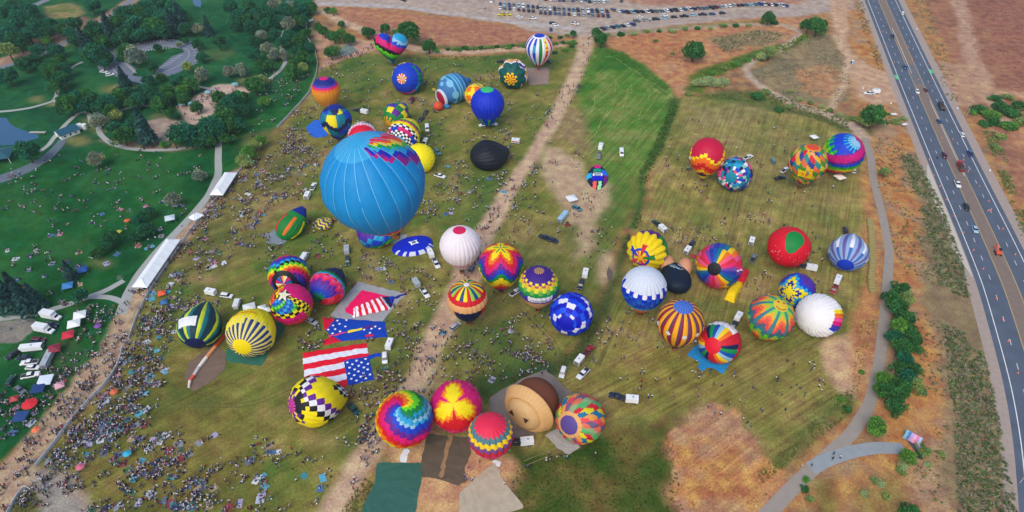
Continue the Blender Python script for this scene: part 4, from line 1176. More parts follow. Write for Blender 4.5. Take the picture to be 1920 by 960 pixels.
def leaf45():
    B = b45
    n, rings = 28, 5
    V = [B['surf'](np.array([0.0]), np.array([0.0]), np.array([.5]))[0] * 1.012]
    for q in range(1, rings + 1):
        for k in range(n):
            th = 2 * math.pi * k / n
            s = (.135 + .10 * max(0, math.cos(th + .15)) ** 6) * q / rings
            V.append(B['surf'](np.array([s]), np.array([th]), np.array([.5]))[0] * 1.012)
    F = [(0, i, i % n + 1) for i in range(1, n + 1)]
    for q in range(rings - 1):
        for k in range(n):
            a0, a1 = 1 + q * n + k, 1 + q * n + (k + 1) % n
            F.append((a0, a0 + n, a1 + n, a1))
    ob('leaf', mesh('leaf', B['world'](np.array(V)), F, fabric, [sc(14, 140, 62)] * len(F)), B['root'])
    rr = random.Random(5)
    for k in range(26):
        patch(B, 'speck', CIRC[::4], rr.uniform(.28, .42), rr.uniform(-70, 80), .018, 'w', lift=.014)
leaf45()
def p46(g, r, s, th, u):
    if s < .135: return sc(16, 62, 200)
    if g % 4 == 0: return 'w' if s > .36 else sc(60, 110, 190)
    if g % 2 == 1: return sc(150, 180, 220)
    return sc(112, 98, 168)
balloon('violet and pale blue striped balloon with blue crown near the hay bales', 1590, 477, 35, p46, N=32, nu=2, nv=22, crown=(1593, 499), squash=.95, anchor='the violet striped balloon')
def p47(g, r, s, th, u):
    if s < .125: return 'b' if u < .75 else 'a'
    return sc(246, 176, 24) if g % 2 else (sc(96, 60, 100) if u < .55 else sc(150, 24, 50))
b47 = balloon('amber and plum striped balloon with blue crown, standing above the blue sheet', 1276, 601, 43, p47, N=28, nv=22, nu=4, anchor='the amber striped balloon')
for th in (-62, -22, 18, 52, 80, 262):
    patch(b47, 'diamond_patch', [(0, 1), (1, 0), (0, -1), (-1, 0)], .46, th, .12, sc(220, 226, 232), lift=.02)
R48 = [sc(214, 20, 40), 'o', sc(250, 214, 40), sc(150, 200, 230), sc(16, 80, 180), sc(14, 150, 80), 'n', sc(214, 20, 40)]
balloon('rainbow wedge balloon with solid red crown and white banner, on the bright blue sheet', 1348, 643, 39.5,
        lambda g, r, s, th, u: sc(232, 16, 48) if s < .115 else ('w' if (.36 < s and within(th, 135, 225)) else (sc(214, 20, 60) if s > .41 else R48[g % 8])), N=24, nv=24, crown=(1338, 652), anchor='the red-crowned rainbow balloon')
def p49(g, r, s, th, u):
    if s < .11: return sc(244, 206, 60)
    q = g % 4
    if q == 3: return sc(60, 130, 140) if s < .5 else 'l'
    k = s * 15 - abs(((g % 4) + u - 1.5)) * 1.2
    return [sc(110, 200, 90), sc(150, 210, 70), sc(244, 170, 40), sc(244, 110, 60), sc(236, 80, 70), sc(90, 100, 130), sc(30, 130, 140), sc(150, 200, 60), sc(240, 170, 40), sc(236, 90, 50)][max(0, min(9, int(k)))]
b49 = balloon('smiling face balloon with orange, green and grey wavy stripes', 1447, 593, 43, p49, N=32, nv=40, nu=2, crown=(1456, 568), sag=0.0, anchor='the smiling face balloon')
def dot(B, s, th, size, col, name):
    V = [B['surf'](np.array([s]), np.array([math.radians(th)]), np.array([.5]))[0] * 1.02]
    c = V[0]
    t1 = np.cross(c, B['e2']); t1 /= np.linalg.norm(t1); t2 = np.cross(c, t1); t2 /= np.linalg.norm(t2)
    for k in range(10):
        V.append(c + (t1 * math.cos(k * .628) + t2 * math.sin(k * .628)) * size)
    ob(name, mesh(name, B['world'](np.array(V)), [(0, i, i % 10 + 1) for i in range(1, 11)], fabric, [C_(col)] * 10), B['root'])
dot(b49, .055, 140, .05, 'e', 'eye'); dot(b49, .055, 225, .05, 'e', 'eye')
for k in range(9):
    dot(b49, .075, -52 + k * 13, .026, 'e', 'smile')
def p50(g, r, s, th, u):
    if s < .06: return 'y'
    k = int(s * 13 + (g % 6 if g % 6 < 3 else 6 - g % 6) * .8)
    return ['v', 'y', 'z', 'y', 'c', 'b', 'v', 'p', 'v', 'b', 'v', 'v', 'p', 'p', 'p', 'p', 'p'][min(16, k)]
balloon('blue and violet balloon with yellow zigzag, behind the smiling face balloon', 1493, 545, 33, p50, N=24, nv=28, crown=(1482, 552), anchor='the blue balloon with yellow zigzag')
balloon('plain white balloon lying down with a rainbow panel at its edge', 1534, 591, 42,
        lambda g, r, s, th, u: (['y', 'o', 'k', 'm', 'v', 'b'][int((128 - th) / 11) % 6] if (s > .30 and within(th, 64, 128)) else sc(247, 245, 246)), N=32, nv=22, crown=(1522, 594), squash=.95, anchor='the plain white balloon')
def p52(g, r, s, th, u):
    e = .30 + .17 * (1 - abs((((th + 8) % 90) / 45.0) - 1))
    if s < e: return sc(206, 12, 66)
    k = int((s - e) / .055)
    return ['y', 'o', 'o', 'r', sc(220, 20, 20), 'o', 'y', 'r', 'n', 'n', 'y', 'y', 'y'][min(12, k)] if s < .80 else ('n' if s < .88 else 'y')
b52 = balloon('crimson topped balloon with stepped yellow flames and white stars', 1327, 289, 34, p52, N=28, nu=1, nv=30, anchor='the crimson flame balloon')
for th in (-62, 58):
    patch(b52, 'star', STAR, .50, th, .17, 'w')
r53 = random.Random(3)
T53 = [[r53.choice(['c', 'k', 'n', 't', sc(150, 210, 190), 'b', sc(20, 150, 180), 'f', 'w', 'v']) for _ in range(30)] for _ in range(30)]
balloon('teal patchwork balloon of small squares lying crown-on beside a white truck', 1377, 327, 32,
        lambda g, r, s, th, u: sc(10, 140, 165) if (s < .115 or (.33 < s < .39 and g % 3)) else T53[g // 1 % 30][r // 2], N=24, nv=28, crown=(1372, 334), anchor='the teal patchwork balloon')
b54 = balloon('multicoloured diamond balloon with orange crown and yellow banner, beside the spiral balloon', 1516, 302, 35,
        lambda g, r, s, th, u: sc(240, 80, 40) if s < .10 else (sc(240, 160, 50) if s < .125 else [sc(40, 150, 60), sc(244, 168, 120), 'r', sc(40, 60, 150), sc(232, 180, 30), sc(20, 140, 140), sc(230, 110, 60), sc(70, 140, 40), sc(200, 200, 40)][(int(math.floor(s * 11 - u * .9)) + g * 2) % 9]), N=16, nu=4, nv=40, anchor='the multicoloured diamond balloon')
patch(b54, 'banner', [(-1, .62), (1, .62), (1, -.62), (-1, -.62)], .545, 2, .33, sc(250, 216, 10), lift=.05)
lettering(b54, 'VARN', .545, 2, .20, 'o')
def p55(g, r, s, th, u):
    phi = (180 - th) % 360
    f = float(np.interp(phi, [0, 90, 135, 180, 225, 250, 270, 330, 360], [.02, .045, .085, .15, .33, .47, .58, .64, .66]))
    if s < f:
        j = s * 15 + (g % 2) * .8
        return ['a', 'a', 'c', 'b', sc(14, 60, 220), 'b', sc(20, 180, 60), 'l', sc(190, 220, 30), 'y', 'o', 'r'][min(11, int(j))]
    if s < f + .18: return sc(214, 10, 130) if s > f + .03 else sc(150, 20, 140)
    j = (s - f - .17) * 18
    return ['p', 'b', sc(20, 170, 60), 'l', 'y', 'o', 'r', 'm', 'r', 'r'][min(9, int(j))]
balloon('spiral balloon of blue, green and magenta bands by the field edge track', 1583, 285, 37, p55, N=36, nu=2, nv=44, crown=(1597, 262), sag=0.0, anchor='the blue and magenta spiral balloon')

# ------------------------------------------------------------------ special shapes and laid-out envelopes
def lathe_blob(name, parent, origin, axis, prof_pts, colf, n=32, rows=18, mat=None, up_hint=(0, 0, 1), zs=1.0, e1=None):
    """surface of revolution about `axis` through origin (local metres); colf(t, theta)"""
    a = np.asarray(axis, float); a /= np.linalg.norm(a)
    if e1 is None:
        e1 = np.asarray(up_hint, float) - a * (np.asarray(up_hint) @ a)
    e1 = np.asarray(e1, float); e1 /= np.linalg.norm(e1)
    e2 = np.cross(a, e1)
    pp = np.asarray(prof_pts, float)
    L = np.concatenate([[0], np.cumsum(np.linalg.norm(np.diff(pp, axis=0), axis=1))]); L /= L[-1]
    ts = np.linspace(0, 1, rows + 1)
    rr, zz = np.interp(ts, L, pp[:, 0]), np.interp(ts, L, pp[:, 1])
    V, F, C = [], [], []
    for i in range(rows + 1):
        for k in range(n):
            th = 2 * math.pi * k / n
            p = np.asarray(origin, float) + (e1 * math.cos(th) + e2 * math.sin(th)) * rr[i] + a * zz[i]
            p[2] = (p[2] - origin[2]) * zs + origin[2]
            p[2] = max(p[2], 0.05 + 0.02 * ((k * 7 + i) % 3))
            V.append(p)
    for i in range(rows):
        for k in range(n):
            F.append((i * n + k, i * n + (k + 1) % n, (i + 1) * n + (k + 1) % n, (i + 1) * n + k))
            C.append(C_(colf((i + .5) / rows, 360 * (k + .5) / n)))
    return ob(name, np_mesh(name, np.array(V), np.array(F), mat or fabric, np.array(C), smooth=True), parent)

def ball_prof(r, stretch_=1.0, n=24):
    return [(r * math.sin(t) + 1e-3, -r * stretch_ * math.cos(t)) for t in np.linspace(0, math.pi, n)]

def at_height(px, py, z):
    return G(px, py, z)

# heart
hb = G(738, 124)
heart = empty('heart_balloon', hb)
tag(heart, 'heart shaped balloon with zigzag bands of green, pink and blue, at the far edge', 'hot air balloon', 'special shape balloons')
FOOT.append((hb[0], hb[1], 3)); ANCHORS.append((hb[0], hb[1], 'the heart shaped balloon'))
def heart_pt(t):
    x = 16 * math.sin(t) ** 3
    z = 13 * math.cos(t) - 5 * math.cos(2 * t) - 2 * math.cos(3 * t) - math.cos(4 * t)
    return x / 17.0, z / 17.0
hs_ = 1.0 / pxscale(738, 124)
HWd, HHt = 33 * hs_, 31 * hs_ / math.cos(math.radians(25))
def heart_col(x, z):
    k = (z + x * .42) + abs(((x * .9 - z * .4) * 8) % 2 - 1) * .07
    return ['c', 'a', 'b', 'm', 'm', 'x', 'l', sc(60, 200, 50), 'x', 'c', 'b', 'x', 'm', 'e', 'x', 'x'][max(0, min(15, int((.86 - k) / .155)))]
NS = 24
for sct in range(NS):
    V, F, C = [], [], []
    sub, rad = 3, 9
    for i in range(rad + 1):
        rho = i / rad
        for c in range(sub + 1):
            x, z = heart_pt(2 * math.pi * (sct + c / sub) / NS)
            V.append((x * rho, z * rho, math.sqrt(max(0, 1 - rho ** 2.2))))
    n0 = len(V)
    V2 = [(x, z, -d) for x, z, d in V]
    allV = [(x * HWd, -d * HWd * .62, z * HHt + HHt * 1.12) for x, z, d in V + V2]
    for half in (0, 1):
        for i in range(rad):
            for c in range(sub):
                q = half * n0 + i * (sub + 1) + c
                F.append((q, q + 1, q + sub + 2, q + sub + 1))
                vx, vz, _ = V[i * (sub + 1) + c]
                C.append(C_(heart_col(vx, vz)))
    ob('gore', np_mesh('gore', allV, np.array(F), fabric, np.array(C), smooth=True), heart)
basket(heart, (0, 0, 0), 1.5)
for sx in (-1, 1):
    ob('suspension_cable', mesh('suspension_cable', *tube_vf((sx * .6, 0, 1.1), (sx * .5, 0, HHt * .25), .03, 4), cable_m), heart)

# striped fish-like creature lying on the grass
fc = G(850, 188)
fish = empty('creature_balloon', fc)
tag(fish, 'blue striped fish-like special shape lying with open red mouth and orange snout', 'hot air balloon', 'special shape balloons')
FOOT.append((fc[0], fc[1], 10)); ANCHORS.append((fc[0], fc[1], 'the blue striped creature'))
ps = 1 / pxscale(850, 188)
Rf = 27 * ps
axf = np.array([.72, .62, .10]); axf /= np.linalg.norm(axf)
lb = sc(130, 200, 232); mb = sc(40, 130, 190); db = sc(30, 104, 180)
def fishcol(t, th):
    if t < .33: return sc(66, 130, 190)
    k = (t - .33) * 26
    return lb if (k % 2) < .55 else (mb if t < .6 else db)
lathe_blob('body', fish, (0, 0, Rf * .88), axf, [(1e-3, -Rf * 1.0), (Rf * .4, -Rf * .95), (Rf * .75, -Rf * .72), (Rf * .95, -Rf * .35), (Rf, 0), (Rf * .95, Rf * .45), (Rf * .72, Rf * .85), (Rf * .4, Rf * 1.15), (Rf * .16, Rf * 1.3), (Rf * .2, Rf * 1.5), (1e-3, Rf * 1.55)], fishcol, n=36, rows=34)
e1f = np.array([0, 0, 1.]) - axf * axf[2]; e1f /= np.linalg.norm(e1f); e2f = np.cross(axf, e1f)
def onbody(t_ax, th, k=1.02):
    rr = math.sqrt(max(0, 1 - t_ax ** 2))
    return np.array([0, 0, Rf * .88]) + (e1f * math.cos(th) + e2f * math.sin(th)) * rr * Rf * k + axf * t_ax * Rf * k
for (t_ax, th, sz) in [(-.45, .55, .24), (-.40, -.35, .22), (-.42, 1.5, .24), (-.38, 2.3, .2), (-.42, -1.2, .22), (-.75, -.1, .16)]:
    c = onbody(t_ax, th)
    nrm = c - np.array([0, 0, Rf * .88]); nrm /= np.linalg.norm(nrm)
    t1 = np.cross(nrm, axf); t1 /= np.linalg.norm(t1); t2 = np.cross(nrm, t1)
    V = [c + nrm * .12] + [c + (t1 * math.cos(q) * 1.2 + t2 * math.sin(q)) * sz * Rf - nrm * (sz * sz * .45 * Rf - .1) for q in np.linspace(0, 2 * math.pi, 13)[:-1]]
    ob('spot', mesh('spot', V, [(0, i, i % 12 + 1) for i in range(1, 13)], fabric, [lb] * 12, smooth=True), fish)
face = -axf
mo = np.array([0, 0, Rf * .62]) + face * Rf * .82 + np.array([0, 0, -.2])
lathe_blob('mouth', fish, mo, face, [(1e-3, .3 * Rf), (Rf * .42, .26 * Rf), (Rf * .52, .12 * Rf)], lambda t, th: sc(190, 20, 60), n=20, rows=4)
lathe_blob('lip', fish, mo, face, [(Rf * .50, .02 * Rf), (Rf * .50, .26 * Rf), (Rf * .60, .26 * Rf), (Rf * .64, .1 * Rf)], lambda t, th: sc(214, 224, 236), n=24, rows=6)
jaw = G(826, 200) - fc
lathe_blob('lower_jaw', fish, (jaw[0], jaw[1], 2.6), (0, 0, 1), ball_prof(3.4, .8), lambda t, th: lb if (t > .62 and within(th, 180, 300)) else sc(66, 130, 190), n=20, rows=12)
sn = G(822, 205) - fc
lathe_blob('snout', fish, (sn[0], sn[1], 1.9), (-.5, -.4, .2), ball_prof(2.6, 1.1), lambda t, th: sc(236, 92, 50) if (th % 40) > 6 else sc(200, 60, 40), n=20, rows=12)
for dx, dy in ((-2.6, .6), (3.8, -1.6)):
    lathe_blob('fin', fish, (jaw[0] + dx, jaw[1] + dy, .9), (1, -.4, .2), ball_prof(1.3, 1.5), lambda t, th: mb, n=12, rows=8)
tg = G(815, 177) - fc
lathe_blob('side_fin', fish, (tg[0], tg[1], 2.8), (-.5, -.5, .7), [(1e-3, -2), (.9, -.8), (.8, .6), (1e-3, 2)], lambda t, th: sc(240, 200, 80), n=12, rows=8)

# brown felt hat with straw brim, lying
hc = G(1004, 768)
hat = empty('hat_balloon', hc)
tag(hat, 'brown domed hat shaped balloon with tan brim lying on a grey sheet', 'hot air balloon', 'special shape balloons')
FOOT.append((hc[0], hc[1], 12)); ANCHORS.append((hc[0], hc[1], 'the brown hat balloon'))
hx = np.array([.587, .80, -.02]); hx /= np.linalg.norm(hx)
hRb, hRd = 7.8, 7.0
ho = G(984, 774, 6.9) - hc
tanc = sc(226, 178, 116); tan2 = sc(212, 160, 98)
lathe_blob('crown', hat, ho, hx, [(hRd * .96, 1.0), (hRd * 1.0, 2.6), (hRd * 1.08, 5.4), (hRd * 1.04, 8.0), (hRd * .82, 10.6), (hRd * .42, 12.4), (1e-3, 13.0)], lambda t, th: sc(122, 68, 46), n=40, rows=22)
lathe_blob('brim', hat, ho, hx, [(hRd * .84, -.5), (hRd * .94, -.9), (hRd * 1.06, -.5), (hRb * 1.10, 1.4), (hRb * 1.17, 2.4), (hRb * 1.10, 2.9), (hRb * 1.0, 2.3), (hRd * .98, 1.4)], lambda t, th: tanc if int(th / 4.5) % 2 else sc(230, 184, 122), n=80, rows=20)
lathe_blob('face_panel', hat, ho, -hx, [(1e-3, 3.4), (hRd * .35, 3.2), (hRd * .62, 2.5), (hRd * .8, 1.2), (hRd * .86, .2)], lambda t, th: sc(224, 184, 126), n=40, rows=12)
hrt = np.cross(-hx, [0, 0, 1]); hrt /= np.linalg.norm(hrt); hup = np.cross(hrt, -hx)
for s_, tri in ((-1, [(-.9, .8), (1.0, .7), (.1, -1.3)]), (1, [(-1.2, -.9), (1.2, -1.0), (0, 1.1)])):
    c = ho - hx * 2.95 + hrt * (2.7 * s_) + hup * 1.6
    V = [c + hrt * x + hup * y - hx * (.35 - .13 * (x * s_ + y)) for x, y in tri]
    ob('vent', mesh('vent', V, [(0, 1, 2)], cloth, [sc(70, 44, 36)]), hat)

# navy vested figure, lying face down
nc = G(1266, 536)
fig = empty('figure_balloon', nc)
tag(fig, 'navy vested figure shaped balloon with peach shoulders and white markings, lying face down', 'hot air balloon', 'special shape balloons')
FOOT.append((nc[0], nc[1], 8)); ANCHORS.append((nc[0], nc[1], 'the navy figure balloon'))
fx = np.array([-.02, 1.0, -.06]); fx /= np.linalg.norm(fx)
navy = sc(12, 34, 58)
lathe_blob('body', fig, (0, 1.0, 3.1), fx, [(1e-3, -7.6), (3.0, -7.0), (4.8, -5), (5.6, -2), (5.6, 1.5), (4.8, 5), (3.0, 7.6), (1.4, 9.0), (1e-3, 9.6)], lambda t, th: navy, n=32, rows=22, zs=.62)
for px_, py_, r_ in ((1251, 496, 2.8), (1284, 502, 2.9)):
    q = G(px_, py_, 3.0) - nc
    lathe_blob('shoulder', fig, (q[0], q[1], 3.4), (.2, 1, .1), ball_prof(r_, 1.5), lambda t, th: sc(236, 170, 128), n=20, rows=12)
q = G(1290, 548, 2.0) - nc
lathe_blob('bobble', fig, (q[0], q[1], 2.0), (0, 0, 1), ball_prof(2.3, 1), lambda t, th: navy, n=18, rows=10)
for (u0, v0, u1, v1) in [(-2.2, 4.6, .1, 4.0), (-2.0, 3.7, .6, 2.9), (-1.2, 2.9, 1.4, 2.0), (.2, 1.9, 2.0, 1.2), (1.1, 5.0, 2.9, 4.0), (1.2, 4.3, 2.8, 3.4), (2.2, 2.6, 2.9, 1.3)]:
    V = []
    for (x, y) in ((u0, v0), (u1, v1), (u1 - .1, v1 - .28), (u0 - .1, v0 - .28)):
        rr = 5.75 - max(0, y - .5) * .24
        z = 3.1 + .62 * math.sqrt(max(0, rr ** 2 - x ** 2)) + .22
        V.append((x, y + 1.0, z))
    ob('marking', mesh('marking', V, [(0, 1, 2, 3)], cloth, [sc(190, 210, 220)]), fig)

# ---- cloth laid on the grass
def quad_cloth(parent, name, corners_px, base, colf, nu, nv, puff=0.5, z0=0.06, ripple=.16):
    """coons patch on the ground, gently puffed, one colour per panel"""
    P = [np.array(G(*c)[:2]) for c in corners_px]            # TL, TR, BR, BL
    V, F, C = [], [], []
    for j in range(nv + 1):
        for i in range(nu + 1):
            u, v = i / nu, j / nv
            p = P[0] * (1 - u) * (1 - v) + P[1] * u * (1 - v) + P[2] * u * v + P[3] * (1 - u) * v
            wob = .22 * math.sin(p[0] * .9 + 2 * p[1]) * math.cos(p[1] * .8 - p[0] * .5)
            p = p + np.array([wob, -wob * .7])
            edge = max(0.0, min(1.0, 6 * min(u, 1 - u, v, 1 - v)))
            h = puff * math.sqrt(edge) + ripple * math.sin(p[0] * 2.1 + p[1] * .7) * math.sin(p[1] * 1.7) * edge
            V.append((p[0] - base[0], p[1] - base[1], z0 + max(0, h)))
    for j in range(nv):
        for i in range(nu):
            q = j * (nu + 1) + i
            F.append((q, q + nu + 1, q + nu + 2, q + 1))
            C.append(C_(colf((i + .5) / nu, (j + .5) / nv)))
    return ob(name, np_mesh(name, np.array(V), np.array(F), cloth, np.array(C), smooth=True), parent), P

def bil(P, u, v):
    return P[0] * (1 - u) * (1 - v) + P[1] * u * (1 - v) + P[2] * u * v + P[3] * (1 - u) * v

def flat_star(parent, p, size, z, col, rot=.3):
    V = [(p[0], p[1], z)] + [(p[0] + math.sin(rot + k * math.pi / 5) * size * (1 if k % 2 == 0 else .42), p[1] + math.cos(rot + k * math.pi / 5) * size * (1 if k % 2 == 0 else .42), z) for k in range(10)]
    return ob('star', mesh('star', V, [(0, i % 10 + 1, i) for i in range(1, 11)], cloth, [C_(col)] * 10), parent)

red, wht, blu = sc(222, 16, 44), sc(222, 222, 232), sc(8, 62, 170)
base = G(633, 700)
flag = empty('flag_balloon', base)
tag(flag, 'giant stars and stripes flag envelope spread flat on the field', 'balloon envelope', 'laid out envelopes')
ANCHORS.append((base[0], base[1], 'the giant flag'))
_, FP = quad_cloth(flag, 'stripe_panel', [(567, 662), (687, 643), (701, 712), (573, 742)], base, lambda u, v: blu if (u > .615 and v > .385) else (red if int(v * 7) % 2 == 0 else wht), 39, 42, puff=.35)
for k in range(5):
    for j in range(4):
        u, v = .66 + .07 * k + .02 * (j % 2), .46 + .14 * j + (.07 if k % 2 else 0)
        if v < .99 and u < .985:
            p = bil(FP, u, v)
            flat_star(flag, (p[0] - base[0], p[1] - base[1]), .62, .62, 'w', .4)
quad_cloth(flag, 'neck', [(689, 666), (713, 661), (714, 668), (691, 674)], base, lambda u, v: blu, 6, 3, puff=.2)
FLATS = [[(567, 662), (714, 640), (705, 715), (573, 742)]]

def tarp(label, pts, col, z=0.03, anchor=None, name='ground_sheet'):
    m = plain('tarp_%d_%d_%d' % col, tuple(s2l(col)), rough=0.8, noise=0.16, scale=0.35, bump=0.4)
    P = np.array([G(x, y)[:2] for x, y in pts])
    c = P.mean(0)
    bm = bmesh.new()
    D = resample(np.concatenate([P, P[:1]]), 1.5)[:-1]
    rr = random.Random(len(pts) * 7 + int(pts[0][0]))
    vs = [bm.verts.new((p[0] - c[0] + rr.uniform(-.22, .22), p[1] - c[1] + rr.uniform(-.22, .22), z)) for p in D]
    f = bm.faces.new(vs); f.normal_update()
    if f.normal.z < 0: f.normal_flip()
    bmesh.ops.triangulate(bm, faces=[f])
    bmesh.ops.subdivide_edges(bm, edges=[e for e in bm.edges if e.calc_length() > 4 and not e.is_boundary], cuts=4, use_grid_fill=True)
    for v in bm.verts:
        v.co.z = z + .16 * abs(math.sin(v.co.x * 1.1 + v.co.y * .4) * math.sin(v.co.y * .9 - v.co.x * .3))
    me = bpy.data.meshes.new(name); bm.to_mesh(me); bm.free(); me.materials.append(m)
    o = ob(name, me, None, (c[0], c[1], 0))
    tag(o, label, 'ground sheet', 'ground sheets')
    FLATS.append(pts)
    if anchor: ANCHORS.append((c[0], c[1], anchor))
    return o
tarp('dark green sheet spread on bare ground at the front edge', [(708, 868), (793, 868), (790, 900), (776, 975), (672, 975), (690, 930), (704, 900)], (38, 92, 80), anchor='the dark green sheet')
tarp('dark brown sheet with a tan seam in front of the magenta balloon', [(800, 815), (880, 820), (884, 850), (872, 875), (872, 900), (860, 911), (828, 900), (783, 892), (790, 860)], (88, 76, 60), anchor='the dark brown sheet')
tarp('tan strip laid over the dark brown sheet', [(840, 815), (850, 815), (838, 860), (830, 898), (822, 897), (830, 862)], (150, 116, 80), z=.09)
tarp('pale beige sheet spread wide at the front edge', [(926, 868), (936, 880), (945, 905), (980, 945), (985, 952), (955, 962), (860, 975), (862, 925), (880, 905), (905, 885)], (172, 160, 138), anchor='the pale beige sheet')
tarp('grey sheet under the brown hat balloon', [(918, 745), (975, 712), (1020, 694), (1042, 708), (1060, 730), (1090, 745), (1050, 780), (1010, 812), (975, 822), (920, 812)], (128, 116, 108))
tarp('light grey sheet under the pastel diamond balloon', [(1022, 816), (1045, 802), (1080, 830), (1088, 838), (1064, 854), (1048, 842)], (160, 156, 152))
tarp('white cloth below the rainbow swirl balloon', [(757, 840), (772, 842), (764, 856), (764, 868), (747, 868), (752, 855)], (222, 218, 218))
tarp('white cloth under the rose-crowned diamond balloon', [(924, 860), (940, 864), (936, 878), (926, 872)], (224, 222, 220))
tarp('grey sheet with creased corner under the striped envelope', [(672, 528), (716, 540), (762, 551), (740, 575), (716, 604), (704, 612), (660, 602), (618, 593), (640, 565)], (150, 150, 154), anchor='the grey diamond sheet')
tarp('muddy brown sheet under the long orange pennant', [(352, 680), (380, 662), (402, 640), (424, 664), (424, 690), (398, 715), (362, 735), (346, 710)], (112, 92, 78), anchor='the muddy brown sheet')
tarp('green sheet under the sunburst yellow balloon', [(424, 655), (470, 640), (500, 622), (528, 600), (535, 618), (505, 660), (490, 687), (425, 677)], (36, 100, 84))
tarp('blue grey sheet under the green streaked balloon', [(502, 440), (520, 425), (545, 445), (530, 460), (500, 456)], (120, 132, 142))
tarp('pale grey sheet under the rainbow balloon below the flying one', [(676, 425), (700, 420), (745, 440), (765, 440), (756, 455), (722, 458), (698, 466), (686, 450)], (150, 158, 162))
tarp('bright blue sheet with a small square flap under the rainbow wedge balloon', [(1312, 640), (1376, 670), (1354, 702), (1340, 692), (1326, 688), (1320, 698), (1308, 690), (1312, 680), (1288, 666)], (14, 130, 190), anchor='the bright blue sheet')
tarp('brown square sheet below the white striped balloon', [(986, 128), (1030, 126), (1028, 158), (992, 160)], (140, 118, 108))
tarp('dark mesh sheet lying on the sandy patch beside the ditch', [(1142, 500), (1150, 512), (1144, 530), (1136, 514)], (96, 84, 80))
tarp('round blue sheet spread beside the teal chevron balloon', [(575, 238), (588, 226), (612, 224), (622, 240), (612, 256), (590, 259), (576, 250)], (20, 96, 200), name='ground_sheet')

# red and white striped envelope with pink base
base = G(690, 575)
se = empty('striped_envelope', base)
tag(se, 'red and white striped envelope with pink base half unrolled on the grey sheet', 'balloon envelope', 'laid out envelopes')
ANCHORS.append((base[0], base[1], 'the striped envelope'))
quad_cloth(se, 'pink_panel', [(679, 544), (733, 557), (664, 592), (643, 584)], base, lambda u, v: sc(232, 14, 92), 10, 8, puff=.15, z0=.12)
quad_cloth(se, 'stripe_panel', [(663, 580), (716, 557), (734, 580), (662, 597)], base, lambda u, v: 'w' if u < .05 else (red if int(u * 12) % 2 == 0 else sc(232, 226, 234)), 36, 12, puff=1.2, z0=.30)
quad_cloth(se, 'blue_panel', [(717, 557), (742, 557), (736, 570), (733, 579)], base, lambda u, v: sc(16, 28, 70) if u < .45 else sc(20, 50, 170), 9, 8, puff=.8, z0=.25)
quad_cloth(se, 'neck', [(740, 557), (762, 549), (763, 552), (741, 561)], base, lambda u, v: sc(20, 40, 120), 8, 3, puff=.3, z0=.15)
# blue starred envelope with red corners
base = G(665, 618)
be = empty('starred_envelope', base)
tag(be, 'blue envelope with white stars, red corners and a yellow bar, flat on the grass', 'balloon envelope', 'laid out envelopes')
_, BP = quad_cloth(be, 'blue_panel', [(626, 596), (722, 603), (726, 632), (640, 640)], base, lambda u, v: blu, 16, 8, puff=.3)
quad_cloth(be, 'blue_panel', [(611, 620), (627, 596), (641, 640), (628, 634)], base, lambda u, v: blu, 6, 8, puff=.3)
quad_cloth(be, 'red_corner', [(604, 596), (631, 597), (612, 618), (609, 620)], base, lambda u, v: sc(206, 12, 54), 6, 6, puff=.25)
quad_cloth(be, 'red_corner', [(607, 637), (624, 631), (642, 640), (606, 648)], base, lambda u, v: sc(206, 12, 54), 6, 6, puff=.25)
quad_cloth(be, 'yellow_bar', [(651, 622), (679, 616), (680, 620), (652, 626)], base, lambda u, v: sc(236, 214, 60), 6, 2, puff=.12, z0=.46)
quad_cloth(be, 'violet_bar', [(680, 616), (704, 610), (705, 613), (680, 619)], base, lambda u, v: sc(100, 30, 110), 6, 2, puff=.12, z0=.46)
quad_cloth(be, 'pink_bar', [(616, 631), (650, 623), (651, 625), (618, 634)], base, lambda u, v: sc(220, 60, 130), 6, 2, puff=.12, z0=.46)
quad_cloth(be, 'red_bar', [(686, 630), (700, 628), (700, 632), (686, 634)], base, lambda u, v: red, 4, 2, puff=.12, z0=.46)
for px_, py_ in [(633, 603), (637, 609), (625, 612), (648, 614), (616, 620), (629, 619), (638, 623), (683, 620), (697, 618), (704, 614), (712, 618), (694, 626), (624, 627), (650, 602)]:
    p = G(px_, py_) - base
    flat_star(be, p, .6, .52, 'w', .2)
FLATS.append([(604, 595), (726, 603), (726, 635), (604, 648)])
